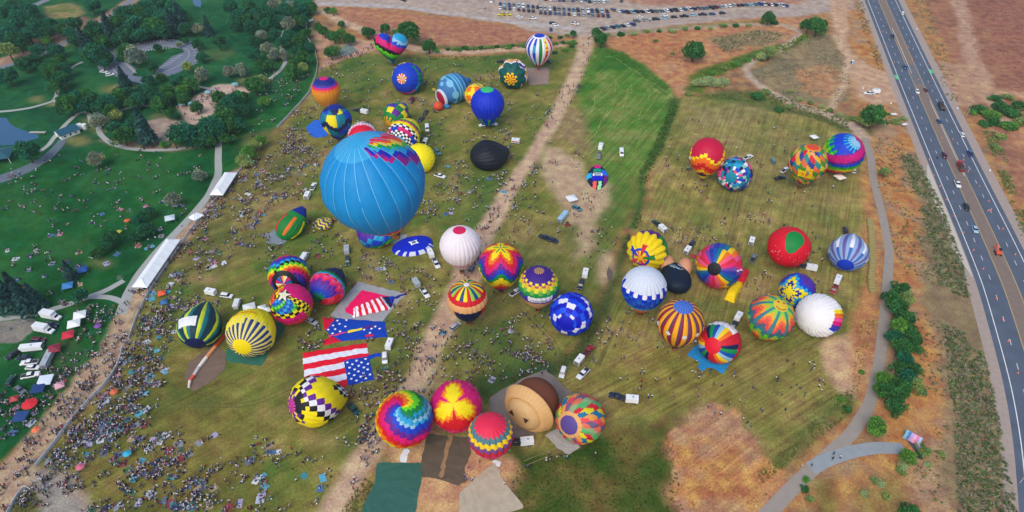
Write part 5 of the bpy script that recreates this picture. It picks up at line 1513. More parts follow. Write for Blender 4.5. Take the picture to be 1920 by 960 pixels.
# blue oval envelope with white diamond emblem
def oval(label, cx, cy, rx, ry, tilt, colf, puff, name, n=40, rings=14, shape=None):
    base = G(cx, cy)
    root = empty(name, base)
    tag(root, label, 'balloon envelope', 'laid out envelopes')
    ANCHORS.append((base[0], base[1], label.split(',')[0]))
    V, F, C = [], [], []
    def pt(rho, th):
        k = shape(th) if shape else 1.0
        x, y = rx * rho * math.cos(th) * k, ry * rho * math.sin(th) * k
        c, s = math.cos(tilt), math.sin(tilt)
        p = G(cx + x * c - y * s, cy + x * s + y * c)
        return np.array([p[0] - base[0], p[1] - base[1], .06 + puff * math.sqrt(max(0, 1 - rho ** 2))])
    V.append(pt(0, 0))
    for i in range(1, rings + 1):
        for k in range(n):
            V.append(pt(i / rings, 2 * math.pi * k / n))
    me_f, cols = [], []
    for k in range(n):
        me_f.append((0, 1 + k, 1 + (k + 1) % n)); cols.append(C_(colf(.02, 360 * k / n, 0, 0)))
    for i in range(rings - 1):
        for k in range(n):
            a0 = 1 + i * n + k; a1 = 1 + i * n + (k + 1) % n
            me_f.append((a0, a0 + n, a1 + n, a1))
            rho = (i + 1.5) / rings; th = 2 * math.pi * (k + .5) / n
            cols.append(C_(colf(rho, math.degrees(th), rho * math.cos(th), rho * math.sin(th))))
    ob('envelope_panel', mesh('envelope_panel', V, me_f, cloth, cols, smooth=True), root)
    FLATS.append([(cx + rx * math.cos(t), cy + ry * math.sin(t)) for t in np.linspace(0, 6.28, 12)[:-1]])
    return root, base, pt
ro, rb, rpt = oval('royal blue envelope with white diamond emblem and white notches, lying flat', 777, 462, 43, 18, -.17,
     lambda rho, th, x, y: sc(196, 200, 214) if (rho > .80 and 20 < th < 175 and int(th / 13) % 2) else (sc(30, 70, 120) if x > .9 else sc(6, 34, 178)), 2.0, 'flat_envelope', shape=lambda th: 1 - .18 * max(0, math.cos(th)) ** 4)
for sz, col, dz in ((1.0, 'w', .12), (.55, sc(40, 90, 110), .22)):
    V = []
    for k in range(8):
        th = k * math.pi / 4 + .5
        r_ = sz * (.46 if k % 2 == 0 else .25)
        p = rpt(r_ * .62, th) ; V.append((p[0], p[1], p[2] + dz))
    ob('emblem', mesh('emblem', V, [tuple(range(8))[::-1]], cloth, [C_(col)]), ro)
rp = random.Random(9)
PK = [(.30, .15, 'g'), (-.55, .05, 'c'), (-.2, -.55, 'g'), (.0, .35, 'b'), (.1, -.85, 'm')]
def dcol(rho, th, x, y):
    if abs(x) < .42 and -.18 < y < .08: return 'w'
    if y < -.62: return 'm' if abs(x) < .3 else 'n'
    if -.55 < y < -.25 and -.4 < x < .35: return sc(20, 150, 120)
    if x < -.55 and -.2 < y < .2: return 'c'
    if x > .4 and -.5 < y < .0: return sc(30, 110, 220)
    if .08 < y < .45 and abs(x) < .5: return sc(10, 20, 190)
    if y > .5 and -.45 < x < -.1: return sc(240, 90, 80)
    if y > .5 and .05 < x < .4: return sc(150, 220, 150)
    if x > .6 and y > 0: return sc(110, 30, 110)
    return sc(10, 34, 62)
ro, rb, rpt = oval('dark patchwork diamond envelope with white lettered banner, flat on the dirt clearing', 1120, 333, 21, 24, 0, dcol, 1.6, 'flat_envelope', n=48, rings=18, shape=lambda th: 1 - .10 * abs(math.sin(2 * th)))
for k in range(2):
    V = [rpt(math.hypot(x, y), math.atan2(y, x)) + np.array([0, 0, .12]) for x, y in ((-.32, -.13 + .12 * k), (.32, -.13 + .12 * k), (.32, -.06 + .12 * k), (-.32, -.06 + .12 * k))]
    ob('banner_text', mesh('banner_text', V, [(3, 2, 1, 0)], cloth, [sc(40, 90, 110)]), ro)
# limp yellow and red envelope
base = G(1382, 545)
ye = empty('limp_envelope', base)
tag(ye, 'limp yellow envelope with red neck lying beside the rainbow striped balloon', 'balloon envelope', 'laid out envelopes')
quad_cloth(ye, 'yellow_panel', [(1372, 527), (1394, 534), (1376, 569), (1357, 561)], base, lambda u, v: sc(232, 196, 10), 10, 12, puff=2.6, ripple=.2)
quad_cloth(ye, 'red_panel', [(1390, 507), (1404, 511), (1394, 535), (1372, 528)], base, lambda u, v: sc(214, 20, 50), 8, 8, puff=2.4, ripple=.2)
FLATS.append([(1357, 561), (1390, 507), (1404, 511), (1376, 569)])
# long orange and white pennant
base = G(390, 680)
pe = empty('pennant', base)
tag(pe, 'long thin orange and white rolled envelope lying on the muddy brown sheet', 'balloon envelope', 'laid out envelopes')
SN = [(422, 630), (404, 652), (388, 672), (374, 690), (364, 706), (357, 716), (355, 728)]
for i in range(6):
    a_, b_ = np.array(G(*SN[i])) - base, np.array(G(*SN[i + 1])) - base
    ob('segment', mesh('segment', *tube_vf((a_[0], a_[1], .55), (b_[0], b_[1], .55), .75 - .05 * i, 10, .72 - .06 * i), plain('pennant_%d' % i, [sc(206, 70, 30), sc(222, 150, 100), sc(232, 220, 210), sc(200, 190, 190), sc(212, 84, 50), sc(220, 200, 190)][i], rough=.7)), pe)

# ------------------------------------------------------------------ vehicles
glass_m = plain('car_glass', tuple(s2l((22, 30, 40))), rough=0.08, noise=0.03)
tyre_m = plain('tyre_rubber', tuple(s2l((26, 26, 28))), rough=0.9)
chrome_m = plain('trim', tuple(s2l((150, 152, 156))), rough=0.35, metal=0.5)
lamp_w = plain('headlamp_lens', tuple(s2l((230, 232, 228))), rough=0.15)
lamp_r = plain('taillamp_lens', tuple(s2l((170, 16, 20))), rough=0.2)
PAINT = dict(white=(228, 230, 232), silver=(164, 170, 176), grey=(100, 108, 116), black=(26, 30, 36), navy=(24, 38, 66), blue=(30, 70, 130), red=(150, 24, 34), maroon=(96, 28, 44),
             green=(18, 62, 58), tan=(170, 152, 126), teal=(70, 120, 136), yellow=(222, 206, 40), orange=(220, 90, 50), lightblue=(150, 190, 212))
def paint(c):
    return plain('paint_' + c, tuple(s2l(PAINT[c])), rough=0.28, noise=0.04, scale=.8, coat=.5)
PROTO = {}
def extr(profile, w, inset=0.0):
    """extrude a side profile (y, z) across the width"""
    n = len(profile)
    V = [(-w / 2, y, z) for y, z in profile] + [(w / 2, y, z) for y, z in profile]
    F = [tuple(range(n)), tuple(range(2 * n - 1, n - 1, -1))]
    F += [(i, i + n, (i + 1) % n + n, (i + 1) % n) for i in range(n)]
    return V, F
def frustum(y0, y1, z0, z1, w0, w1, f0, f1):
    """cabin: base y0..y1, roof inset f0 at the front, f1 at the back"""
    V = [(-w0 / 2, y0, z0), (w0 / 2, y0, z0), (w0 / 2, y1, z0), (-w0 / 2, y1, z0), (-w1 / 2, y0 + f0, z1), (w1 / 2, y0 + f0, z1), (w1 / 2, y1 - f1, z1), (-w1 / 2, y1 - f1, z1)]
    F = [(0, 3, 2, 1), (4, 5, 6, 7), (0, 1, 5, 4), (1, 2, 6, 5), (2, 3, 7, 6), (3, 0, 4, 7)]
    return V, F
wheel_me = {}
def wheel_mesh(r, w=.24):
    k = (r, w)
    if k not in wheel_me:
        wheel_me[k] = (mesh('tyre', *tube_vf((-w / 2, 0, 0), (w / 2, 0, 0), r, 12), tyre_m), mesh('rim', *tube_vf((-w / 2 - .01, 0, 0), (w / 2 + .01, 0, 0), r * .58, 8), chrome_m))
    return wheel_me[k]
def proto(kind, col):
    """list of (part name, mesh, location, [sub-parts]); front of the vehicle is -Y"""
    key = (kind, col)
    if key in PROTO:
        return PROTO[key]
    pm = paint(col)
    L = []
    def wheels(ys, tw, r):
        for y in ys:
            for sx in (-1, 1):
                t, rm = wheel_mesh(r)
                L.append(('wheel', t, (sx * tw / 2, y, r), [('rim', rm)]))
    def lamps(yf, yr, w, z):
        for sx in (-1, 1):
            L.append(('headlight', mesh('headlight', *box_vf(sx * w / 2, yf, z, .34, .08, .16), lamp_w), (0, 0, 0), []))
            L.append(('taillight', mesh('taillight', *box_vf(sx * w / 2, yr, z + .05, .26, .08, .2), lamp_r), (0, 0, 0), []))
    if kind in ('sedan', 'hatch'):
        ln = 4.6 if kind == 'sedan' else 4.1
        h = ln / 2
        body = bevelled('body', extr([(-h, .28), (h, .28), (h, .85), (h - .15, .95), (1.2, .98), (-1.05, .95), (-h + .12, .78), (-h, .62)], 1.78), pm, .09, 2, True)
        L.append(('body', body, (0, 0, 0), []))
        e = h - .35 if kind == 'sedan' else h - .1
        L.append(('window', bevelled('window', frustum(-1.2, e, .94, 1.40, 1.66, 1.30, .75, .55), glass_m, .04, 1), (0, 0, 0), []))
        L.append(('roof', bevelled('roof', frustum(-.45, e - .5, 1.37, 1.45, 1.30, 1.16, .08, .08), pm, .03, 1, True), (0, 0, 0), []))
        wheels((-1.4, 1.4), 1.62, .32); lamps(-h + .02, h - .02, 1.3, .68)
    elif kind == 'suv':
        body = bevelled('body', extr([(-2.4, .36), (2.4, .36), (2.4, 1.08), (1.2, 1.12), (-1.2, 1.08), (-2.3, .98), (-2.4, .8)], 1.9), pm, .09, 2, True)
        L.append(('body', body, (0, 0, 0), []))
        L.append(('window', bevelled('window', frustum(-1.3, 2.36, 1.06, 1.66, 1.78, 1.48, .7, .22), glass_m, .04, 1), (0, 0, 0), []))
        L.append(('roof', bevelled('roof', frustum(-.62, 2.16, 1.63, 1.74, 1.50, 1.36, .08, .06), pm, .03, 1, True), (0, 0, 0), []))
        wheels((-1.45, 1.45), 1.72, .38); lamps(-2.38, 2.38, 1.45, .85)
    elif kind == 'pickup':
        body = bevelled('body', extr([(-2.85, .42), (2.85, .42), (2.85, 1.06), (.55, 1.08), (.55, 1.14), (-1.25, 1.12), (-2.7, 1.04), (-2.85, .86)], 1.98), pm, .08, 2, True)
        L.append(('body', body, (0, 0, 0), []))
        L.append(('window', bevelled('window', frustum(-1.35, .95, 1.10, 1.72, 1.84, 1.52, .65, .15), glass_m, .04, 1), (0, 0, 0), []))
        L.append(('roof', bevelled('roof', frustum(-.66, .82, 1.69, 1.80, 1.54, 1.42, .08, .05), pm, .03, 1, True), (0, 0, 0), []))
        L.append(('bed', mesh('bed', *box_vf(0, 1.9, 1.085, 1.6, 1.7, .05), plain('bed_liner', tuple(s2l((38, 42, 48))), rough=.8)), (0, 0, 0), []))
        wheels((-1.8, 1.75), 1.78, .42); lamps(-2.83, 2.83, 1.55, .9)
    elif kind == 'van':
        body = bevelled('body', extr([(-2.8, .34), (2.8, .34), (2.8, 2.1), (2.7, 2.25), (-1.3, 2.25), (-1.9, 1.35), (-2.7, 1.05), (-2.8, .8)], 2.0), pm, .09, 2, True)
        L.append(('body', body, (0, 0, 0), []))
        L.append(('windscreen', mesh('windscreen', [(-.85, -1.98, 1.36), (.85, -1.98, 1.36), (.8, -1.38, 2.16), (-.8, -1.38, 2.16)], [(0, 1, 2, 3)], glass_m), (0, -.06, .04), []))
        for sx in (-1, 1):
            L.append(('window', mesh('window', *box_vf(sx * 1.0, -.9, 1.65, .04, 1.0, .6), glass_m), (0, 0, 0), []))
        wheels((-1.9, 1.7), 1.8, .36); lamps(-2.79, 2.79, 1.6, .85)
    elif kind in ('trailer', 'long_trailer', 'red_trailer'):
        ln = 4.2 if kind != 'long_trailer' else 7.5
        L.append(('box', bevelled('box', frustum(-ln / 2, ln / 2, .5, 2.45, 2.1, 2.06, .12, .02), pm, .06, 2), (0, 0, 0), []))
        L.append(('roof_vent', mesh('roof_vent', *box_vf(0, .3, 2.5, .5, .5, .12), chrome_m), (0, 0, 0), []))
        L.append(('door', mesh('door', *box_vf(0, ln / 2 + .005, 1.45, 1.7, .03, 1.7), chrome_m), (0, 0, 0), []))
        if kind == 'red_trailer':
            for sx in (-1, 1):
                L.append(('stripe', mesh('stripe', *box_vf(sx * 1.06, 0, 1.2, .03, ln - .3, .55), paint('red')), (0, 0, 0), []))
        L.append(('drawbar', mesh('drawbar', *join_vf([tube_vf((-.6, -ln / 2, .5), (0, -ln / 2 - 1.1, .5), .05, 5), tube_vf((.6, -ln / 2, .5), (0, -ln / 2 - 1.1, .5), .05, 5)]), chrome_m), (0, 0, 0), []))
        wheels((.3, 1.0) if kind != 'long_trailer' else (.6, 1.5), 2.0, .32)
    elif kind == 'box_truck':
        L.append(('box', bevelled('box', box_vf(0, 1.1, 2.1, 2.4, 5.2, 2.5), pm, .06, 2), (0, 0, 0), []))
        L.append(('body', bevelled('body', extr([(-3.6, .5), (3.6, .5), (3.6, .84), (-1.6, .84), (-1.6, 2.2), (-2.1, 2.25), (-2.55, 1.45), (-3.5, 1.25), (-3.6, 1.0)], 2.05), pm, .07, 2, True), (0, 0, 0), []))
        L.append(('windscreen', mesh('windscreen', [(-.85, -2.56, 1.5), (.85, -2.56, 1.5), (.8, -2.14, 2.16), (-.8, -2.14, 2.16)], [(0, 1, 2, 3)], glass_m), (0, -.05, .05), []))
        wheels((-2.6, 2.2), 1.9, .45); lamps(-3.59, 3.6, 1.6, 1.0)
    elif kind == 'work_truck':
        L.append(('body', bevelled('body', extr([(-3.8, .6), (3.6, .6), (3.6, 1.2), (-1.9, 1.2), (-1.9, 2.4), (-2.2, 2.6), (-3.4, 2.6), (-3.8, 1.6)], 2.3), pm, .08, 2, True), (0, 0, 0), []))
        L.append(('windscreen', mesh('windscreen', [(-.95, -3.76, 1.7), (.95, -3.76, 1.7), (.9, -3.46, 2.45), (-.9, -3.46, 2.45)], [(0, 1, 2, 3)], glass_m), (0, -.06, .02), []))
        L.append(('load', bevelled('load', frustum(-1.6, 3.4, 1.2, 2.3, 2.2, 1.9, .3, .6), plain('load_' + col, tuple(s2l((70, 60, 62))), rough=.8, noise=.3, scale=2), .08, 1), (0, 0, 0), []))
        L.append(('boom', mesh('boom', *tube_vf((.3, -1.4, 2.5), (-.3, 3.0, 3.1), .16, 6), pm), (0, 0, 0), []))
        L.append(('tank', mesh('tank', *tube_vf((-.7, -.6, 2.5), (-.7, 2.4, 2.5), .4, 10), chrome_m), (0, 0, 0), []))
        wheels((-2.8, 1.6, 2.7), 2.1, .5); lamps(-3.79, 3.6, 1.8, 1.0)
    elif kind == 'motorcycle':
        L.append(('frame', bevelled('frame', extr([(-.6, .5), (.6, .5), (.8, .85), (.1, .8), (-.3, 1.05), (-.6, .9)], .34), paint('black'), .05, 1), (0, 0, 0), []))
        L.append(('handlebar', mesh('handlebar', *tube_vf((-.4, -.55, 1.1), (.4, -.55, 1.1), .03, 5), chrome_m), (0, 0, 0), []))
        for y in (-.8, .8):
            L.append(('wheel', wheel_mesh(.33, .14)[0], (0, y, .33), []))
    elif kind == 'excavator':
        om = paint('orange')
        for sx in (-1, 1):
            L.append(('track', bevelled('track', box_vf(sx * .9, 0, .4, .5, 3.0, .75), tyre_m, .15, 2), (0, 0, 0), []))
        L.append(('house', bevelled('house', box_vf(.1, .4, 1.35, 1.9, 2.2, 1.0), om, .1, 2), (0, 0, 0), []))
        L.append(('cab', bevelled('cab', box_vf(-.5, -.4, 2.1, .8, 1.0, 1.0), glass_m, .06, 1), (0, 0, 0), []))
        L.append(('boom', mesh('boom', *join_vf([tube_vf((.3, -.6, 1.6), (.3, -2.6, 3.2), .18, 6), tube_vf((.3, -2.6, 3.2), (.3, -3.6, 1.2), .14, 6), box_vf(.3, -3.6, .8, .7, .5, .6)]), om), (0, 0, 0), []))
    elif kind == 'atv':
        L.append(('body', bevelled('body', extr([(-1.1, .4), (1.2, .4), (1.2, .9), (.2, .85), (-.6, .95), (-1.1, .75)], 1.2), pm, .08, 1), (0, 0, 0), []))
        L.append(('roll_cage', mesh('roll_cage', *join_vf([tube_vf((sx * .5, y, .8), (sx * .45, y * .8, 1.75), .04, 5) for sx in (-1, 1) for y in (-.5, .9)] + [box_vf(0, .16, 1.78, 1.0, 1.3, .05)]), tyre_m), (0, 0, 0), []))
        wheels((-.9, .9), 1.3, .32)
    PROTO[key] = L
    return L
CATN = dict(sedan='car', hatch='car', suv='car', pickup='pickup truck', van='van', trailer='trailer', long_trailer='trailer', red_trailer='trailer', box_truck='truck', work_truck='truck', motorcycle='motorcycle', excavator='excavator', atv='buggy')
NAMEN = dict(sedan='saloon_car', hatch='hatchback_car', suv='estate_car', pickup='pickup_truck', van='van', trailer='box_trailer', long_trailer='box_trailer', red_trailer='box_trailer', box_truck='box_truck', work_truck='work_truck', motorcycle='motorcycle', excavator='excavator', atv='buggy')
KINDW = dict(sedan='saloon car', hatch='hatchback', suv='estate car', pickup='pickup truck', van='van', trailer='box trailer', long_trailer='long box trailer', red_trailer='box trailer with red stripe', box_truck='box truck', work_truck='work truck', motorcycle='motorcycle', excavator='excavator', atv='buggy')
CARS = []
def vehicle(kind, col, px_, py_, px2, py2, label=None, group=None, small=False, P=None, rz=None):
    """centre at pixel (px_, py_); nose towards pixel (px2, py2)"""
    if P is None:
        P = G(px_, py_)
        q = G(px2, py2)
        rz = math.atan2(q[1] - P[1], q[0] - P[0]) + math.pi / 2
    root = empty(NAMEN[kind], (P[0], P[1], 0.0), rz)
    for nm, me, loc, subs in proto(kind, col):
        if small and nm in ('headlight', 'taillight', 'roof_vent', 'rim'):
            continue
        c = ob(nm, me, root, loc)
        if not small:
            for sn_, sm_ in subs:
                ob(sn_, sm_, c)
    root['label'] = label or ''
    root['category'] = CATN[kind]
    if group:
        root['group'] = group
    CARS.append((root, kind, col, P, label))
    FOOT.append((P[0], P[1], 3.2))
    return root

FIELD = [  # kind, colour, centre px, direction px (nose), optional
    ('pickup', 'white', 588, 352, 1, -2), ('trailer', 'white', 577, 371, 1, -2), ('pickup', 'green', 652, 492, 0, 1), ('trailer', 'silver', 651, 473, 0, 1),
    ('trailer', 'white', 808, 480, 1, 2), ('pickup', 'white', 818, 497, 1, 2), ('trailer', 'silver', 781, 535, 1, 1.4), ('pickup', 'white', 797, 552, 1, 1.4), ('sedan', 'grey', 884, 507, 2, -3),
    ('suv', 'silver', 854, 614, 2, -1.6), ('van', 'white', 572, 484, 1, -1.6), ('van', 'white', 446, 572, 1, -3), ('trailer', 'white', 397, 552, 1, .2), ('suv', 'white', 426, 557, 1, .15),
    ('suv', 'silver', 585, 605, 2, 1), ('suv', 'white', 722, 674, 0, 1), ('red_trailer', 'white', 731, 650, -.4, 1), ('pickup', 'green', 663, 770, 1, 1.2), ('trailer', 'white', 684, 213, 2, .5), ('pickup', 'navy', 671, 209, -2, -.5),
    ('pickup', 'navy', 790, 226, -1, 1), ('suv', 'black', 798, 214, -1, 1.4), ('van', 'white', 801, 243, .1, 1), ('van', 'white', 797, 270, -.5, 1), ('red_trailer', 'maroon', 772, 192, 1, -1), ('red_trailer', 'white', 967, 268, 1, .1),
    ('pickup', 'white', 923, 234, 1, .2), ('pickup', 'white', 908, 236, -1, .2), ('suv', 'navy', 1027, 117, 1, .3), ('pickup', 'black', 940, 117, 1, 0), ('pickup', 'teal', 820, 287, 1, 1), ('pickup', 'white', 825, 332, 1, .3),
    ('trailer', 'white', 1126, 279, -.3, 1), ('pickup', 'grey', 1123, 294, -.3, 1), ('van', 'white', 1165, 289, .1, 1), ('suv', 'teal', 1082, 393, 1, .5), ('long_trailer', 'lightblue', 1055, 411, 1, -1.2), ('atv', 'red', 1064, 423, 1, -.3),
    ('pickup', 'navy', 1022, 448, 1, .4), ('suv', 'navy', 1037, 453, 1, .4), ('pickup', 'white', 967, 550, 1.5, -1), ('trailer', 'white', 1097, 517, -.2, 1), ('pickup', 'navy', 1089, 536, -.3, 1), ('pickup', 'green', 1231, 422, -1, -1),
    ('trailer', 'white', 1242, 433, -1, -1), ('pickup', 'navy', 1296, 461, .7, -1), ('trailer', 'white', 1288, 474, .7, -1), ('trailer', 'white', 1408, 457, .3, -1), ('pickup', 'grey', 1412, 487, .5, -1), ('suv', 'black', 1584, 434, 0, -1),
    ('pickup', 'navy', 1498, 500, -1, -.15), ('trailer', 'white', 1520, 506, -1, -.2), ('trailer', 'white', 1569, 529, -.4, 1), ('pickup', 'red', 1563, 545, -.5, 1), ('trailer', 'white', 1383, 599, -.6, 1), ('pickup', 'navy', 1375, 613, -.7, 1),
    ('pickup', 'white', 1290, 641, 1, -.1), ('pickup', 'red', 1103, 660, .8, -1), ('red_trailer', 'white', 1086, 680, .8, -1), ('suv', 'white', 1055, 701, -.3, 1), ('pickup', 'white', 1093, 703, -1, 1), ('pickup', 'navy', 1157, 746, -1, -.3),
    ('trailer', 'white', 1184, 753, -1, -.1), ('trailer', 'white', 988, 832, -1, .1), ('pickup', 'black', 967, 832, -1, 0), ('pickup', 'white', 1402, 297, 1, -.4), ('suv', 'teal', 1449, 304, -.1, -1), ('pickup', 'white', 1471, 321, 1, -.7),
    ('pickup', 'black', 1462, 336, 1, -.2), ('suv', 'white', 1599, 321, -.3, -1), ('trailer', 'white', 1634, 1760, 0, 0)][:-1]
for k, c, x, y, dx, dy in FIELD:
    vehicle(k, c, x, y, x + dx * 3, y + dy * 3)
vehicle('pickup', 'white', 1629, 177, 1626, 177, 'white pickup truck with camper parked on the dirt pull-off beside the highway')
vehicle('trailer', 'white', 1641, 175, 1638, 175, 'white camper box trailer on the dirt pull-off beside the highway')
VEND = [('box_truck', 'white', 99, 597, 1, .2), ('box_truck', 'white', 86, 622, 1, .2), ('suv', 'navy', 98, 612, 1, .1), ('suv', 'maroon', 74, 640, 1, 0), ('suv', 'navy', 70, 647, 1, 0), ('long_trailer', 'white', 62, 656, -1, .1), ('suv', 'black', 26, 668, -1, .6), ('sedan', 'navy', 46, 673, -1, 0),
        ('pickup', 'white', 57, 682, -1, .1), ('sedan', 'white', 63, 691, 1, 0), ('pickup', 'white', 59, 706, 1, -.2), ('long_trailer', 'silver', 92, 678, .5, -1), ('suv', 'green', 22, 717, .5, -1), ('sedan', 'grey', 39, 733, 1, .6), ('sedan', 'white', 195, 136, 1, .1), ('suv', 'white', 207, 142, 1, -.2)]
for k, c, x, y, dx, dy in VEND:
    vehicle(k, c, x, y, x + dx * 3, y + dy * 3)
def hw(off, y, kind, col, north, label):
    k = _yi(y)
    p, q = FINE[k], FINE[k + 3]
    t = (q - p) / np.linalg.norm(q - p)
    nrm = np.array([t[1], -t[0]])
    P = p + nrm * off
    d = t if north else -t
    vehicle(kind, col, 0, 0, 0, 0, label, 'highway traffic', P=np.array([P[0], P[1], 0]), rz=math.atan2(d[1], d[0]) + math.pi / 2)
def hwpx(px_, py_, kind, col, north, label):
    P = G(px_, py_)
    k = int(np.argmin(np.linalg.norm(FINE - P[:2], axis=1)))
    d = FINE[min(len(FINE) - 1, k + 3)] - FINE[k]
    if not north: d = -d
    vehicle(kind, col, 0, 0, 0, 0, label, 'highway traffic', P=np.array([P[0], P[1], 0.05]), rz=math.atan2(d[1], d[0]) + math.pi / 2)
for a in [(1691, 26, 'suv', 'white', 1, 'white estate car farthest up the highway'), (1673, 70, 'suv', 'navy', 0, 'navy estate car high on the left carriageway of the highway'), (1697, 128, 'pickup', 'blue', 0, 'blue pickup truck on the highway just before the crossover'),
          (1719, 173, 'sedan', 'white', 0, 'white saloon car on the highway beside the crossover'), (1735, 170, 'sedan', 'maroon', 1, 'maroon saloon car turning at the highway crossover'), (1764, 203, 'work_truck', 'black', 1, 'large black work truck on the right carriageway of the highway'),
          (1760, 229, 'sedan', 'blue', 1, 'blue saloon car on the highway behind the large black truck'), (1803, 254, 'sedan', 'white', 1, 'white saloon car on the right edge lane of the highway'), (1818, 290, 'pickup', 'blue', 1, 'blue pickup truck on the right edge lane of the highway'),
          (1770, 294, 'suv', 'maroon', 0, 'maroon estate car on the highway beside a motorcycle'), (1757, 297, 'motorcycle', 'black', 0, 'black motorcycle on the highway beside the maroon estate car'), (1800, 316, 'work_truck', 'red', 1, 'red work truck with tank and boom on the highway median'),
          (1794, 347, 'pickup', 'white', 0, 'white pickup truck on the left carriageway of the highway'), (1811, 391, 'suv', 'black', 0, 'black estate car on the left carriageway of the highway'), (1827, 432, 'sedan', 'lightblue', 0, 'pale blue saloon car nearest the camera on the highway'),
          (1870, 476, 'excavator', 'orange', 1, 'orange excavator standing on the highway median')]:
    hwpx(*a)
# parked rows in the dusty car park
rc = random.Random(12)
PC = ['navy', 'black', 'blue', 'grey', 'silver', 'white', 'navy', 'blue', 'maroon', 'white', 'teal', 'white', 'silver', 'lightblue']
ORD = ['first', 'second', 'third', 'fourth', 'fifth', 'sixth', 'seventh', 'eighth', 'ninth', 'tenth', 'eleventh', 'twelfth', 'thirteenth', 'fourteenth', 'fifteenth', 'sixteenth', 'seventeenth', 'eighteenth', 'nineteenth', 'twentieth',
       'twenty-first', 'twenty-second', 'twenty-third', 'twenty-fourth', 'twenty-fifth', 'twenty-sixth', 'twenty-seventh', 'twenty-eighth', 'twenty-ninth', 'thirtieth', 'thirty-first', 'thirty-second', 'thirty-third', 'thirty-fourth', 'thirty-fifth', 'thirty-sixth', 'thirty-seventh', 'thirty-eighth', 'thirty-ninth', 'fortieth']
def row(pts, n, dvec, rowname, lab, skip=()):
    L = np.array([G(*p)[:2] for p in pts])
    Q = resample(L, 0.5)
    for i in range(n):
        if i in skip: continue
        p = Q[int(i * (len(Q) - 1) / max(1, n - 1))] + np.array([rc.uniform(-.2, .2), rc.uniform(-.3, .3)])
        kind = rc.choice(['sedan', 'suv', 'suv', 'pickup', 'hatch', 'sedan'])
        col = rc.choice(PC)
        a = math.atan2(dvec[1], dvec[0]) + math.pi / 2 + rc.uniform(-.05, .05)
        cv = vehicle(kind, col, 0, 0, 0, 0, '%s %s parked %s from the left in %s' % (col.replace('lightblue', 'pale blue'), KINDW[kind], ORD[i], lab), rowname, small=True, P=np.array([p[0], p[1], 0]), rz=a)
        cv.scale = (1.12, 1.12, 1.12)
row([(938, 16), (1010, 23)], 9, (0, 1), 'parked cars', 'the upper left row', skip=(8,))
row([(938, 9), (1008, 15)], 9, (0, -1), 'parked cars', 'the back left row')
row([(1014, 25), (1140, 31)], 15, (0.05, 1), 'parked cars', 'the front middle row')
row([(1014, 17), (1138, 23)], 15, (0.05, -1), 'parked cars', 'the back middle row')
row([(1008, -1), (1148, 6)], 18, (0, 1), 'parked cars', 'the topmost row', skip=(17,))
row([(1150, 20), (1172, 24), (1240, 22), (1310, 17)], 19, (-.35, 1), 'parked cars', 'the slanted row right of centre')
row([(1318, 17), (1372, 12), (1425, 9)], 14, (-.45, 1), 'parked cars', 'the far right slanted row')
row([(1432, 9), (1474, 12)], 7, (-.2, 1), 'parked cars', 'the short row at the far right end')
row([(1194, 41), (1212, 39), (1260, 34), (1310, 29), (1354, 26)], 10, (1, .1), 'parked cars', 'the line along the car park edge')
row([(1130, 55), (1186, 47)], 7, (-.5, 1), 'parked cars', 'the short row beside the twin shrubs')
for k, c, x, y, dx, dy, lb_ in [('pickup', 'yellow', 941, 29, -1, 0, 'yellow pickup truck, left of two at the car park entrance'), ('pickup', 'yellow', 951, 29, 1, 0, 'yellow pickup truck, right of two at the car park entrance'), ('sedan', 'white', 974, 33, 1, .1, 'white saloon car driving below the car park rows'),
                           ('pickup', 'white', 999, 36, 1, .1, 'white pickup truck driving below the car park rows'), ('suv', 'white', 1041, 49, 1, .1, 'white estate car stopped beside a blue barrel'), ('suv', 'navy', 1036, 45, 1, 0, 'navy estate car stopped behind the white one by the barrel'),
                           ('pickup', 'white', 1078, 46, 1, .2, 'white pickup truck driving out towards the dirt road'), ('sedan', 'white', 1200, 33, 1, 0, 'white saloon car driving along the car park lane'), ('suv', 'white', 1246, 30, 1, .1, 'white estate car driving along the car park lane'),
                           ('van', 'white', 921, 4, 0, 1, 'white van alone at the top left of the car park'), ('sedan', 'silver', 908, 17, .2, -1, 'silver saloon car alone left of the car park rows'), ('suv', 'black', 1165, 3, -.4, 1, 'black estate car alone above the slanted row'), ('sedan', 'navy', 757, 2, 1, .3, 'navy saloon car alone at the top of the dusty lane')]:
    vehicle(k, c, x, y, x + dx * 3, y + dy * 3, lb_, 'cars moving in the car park', small=True)

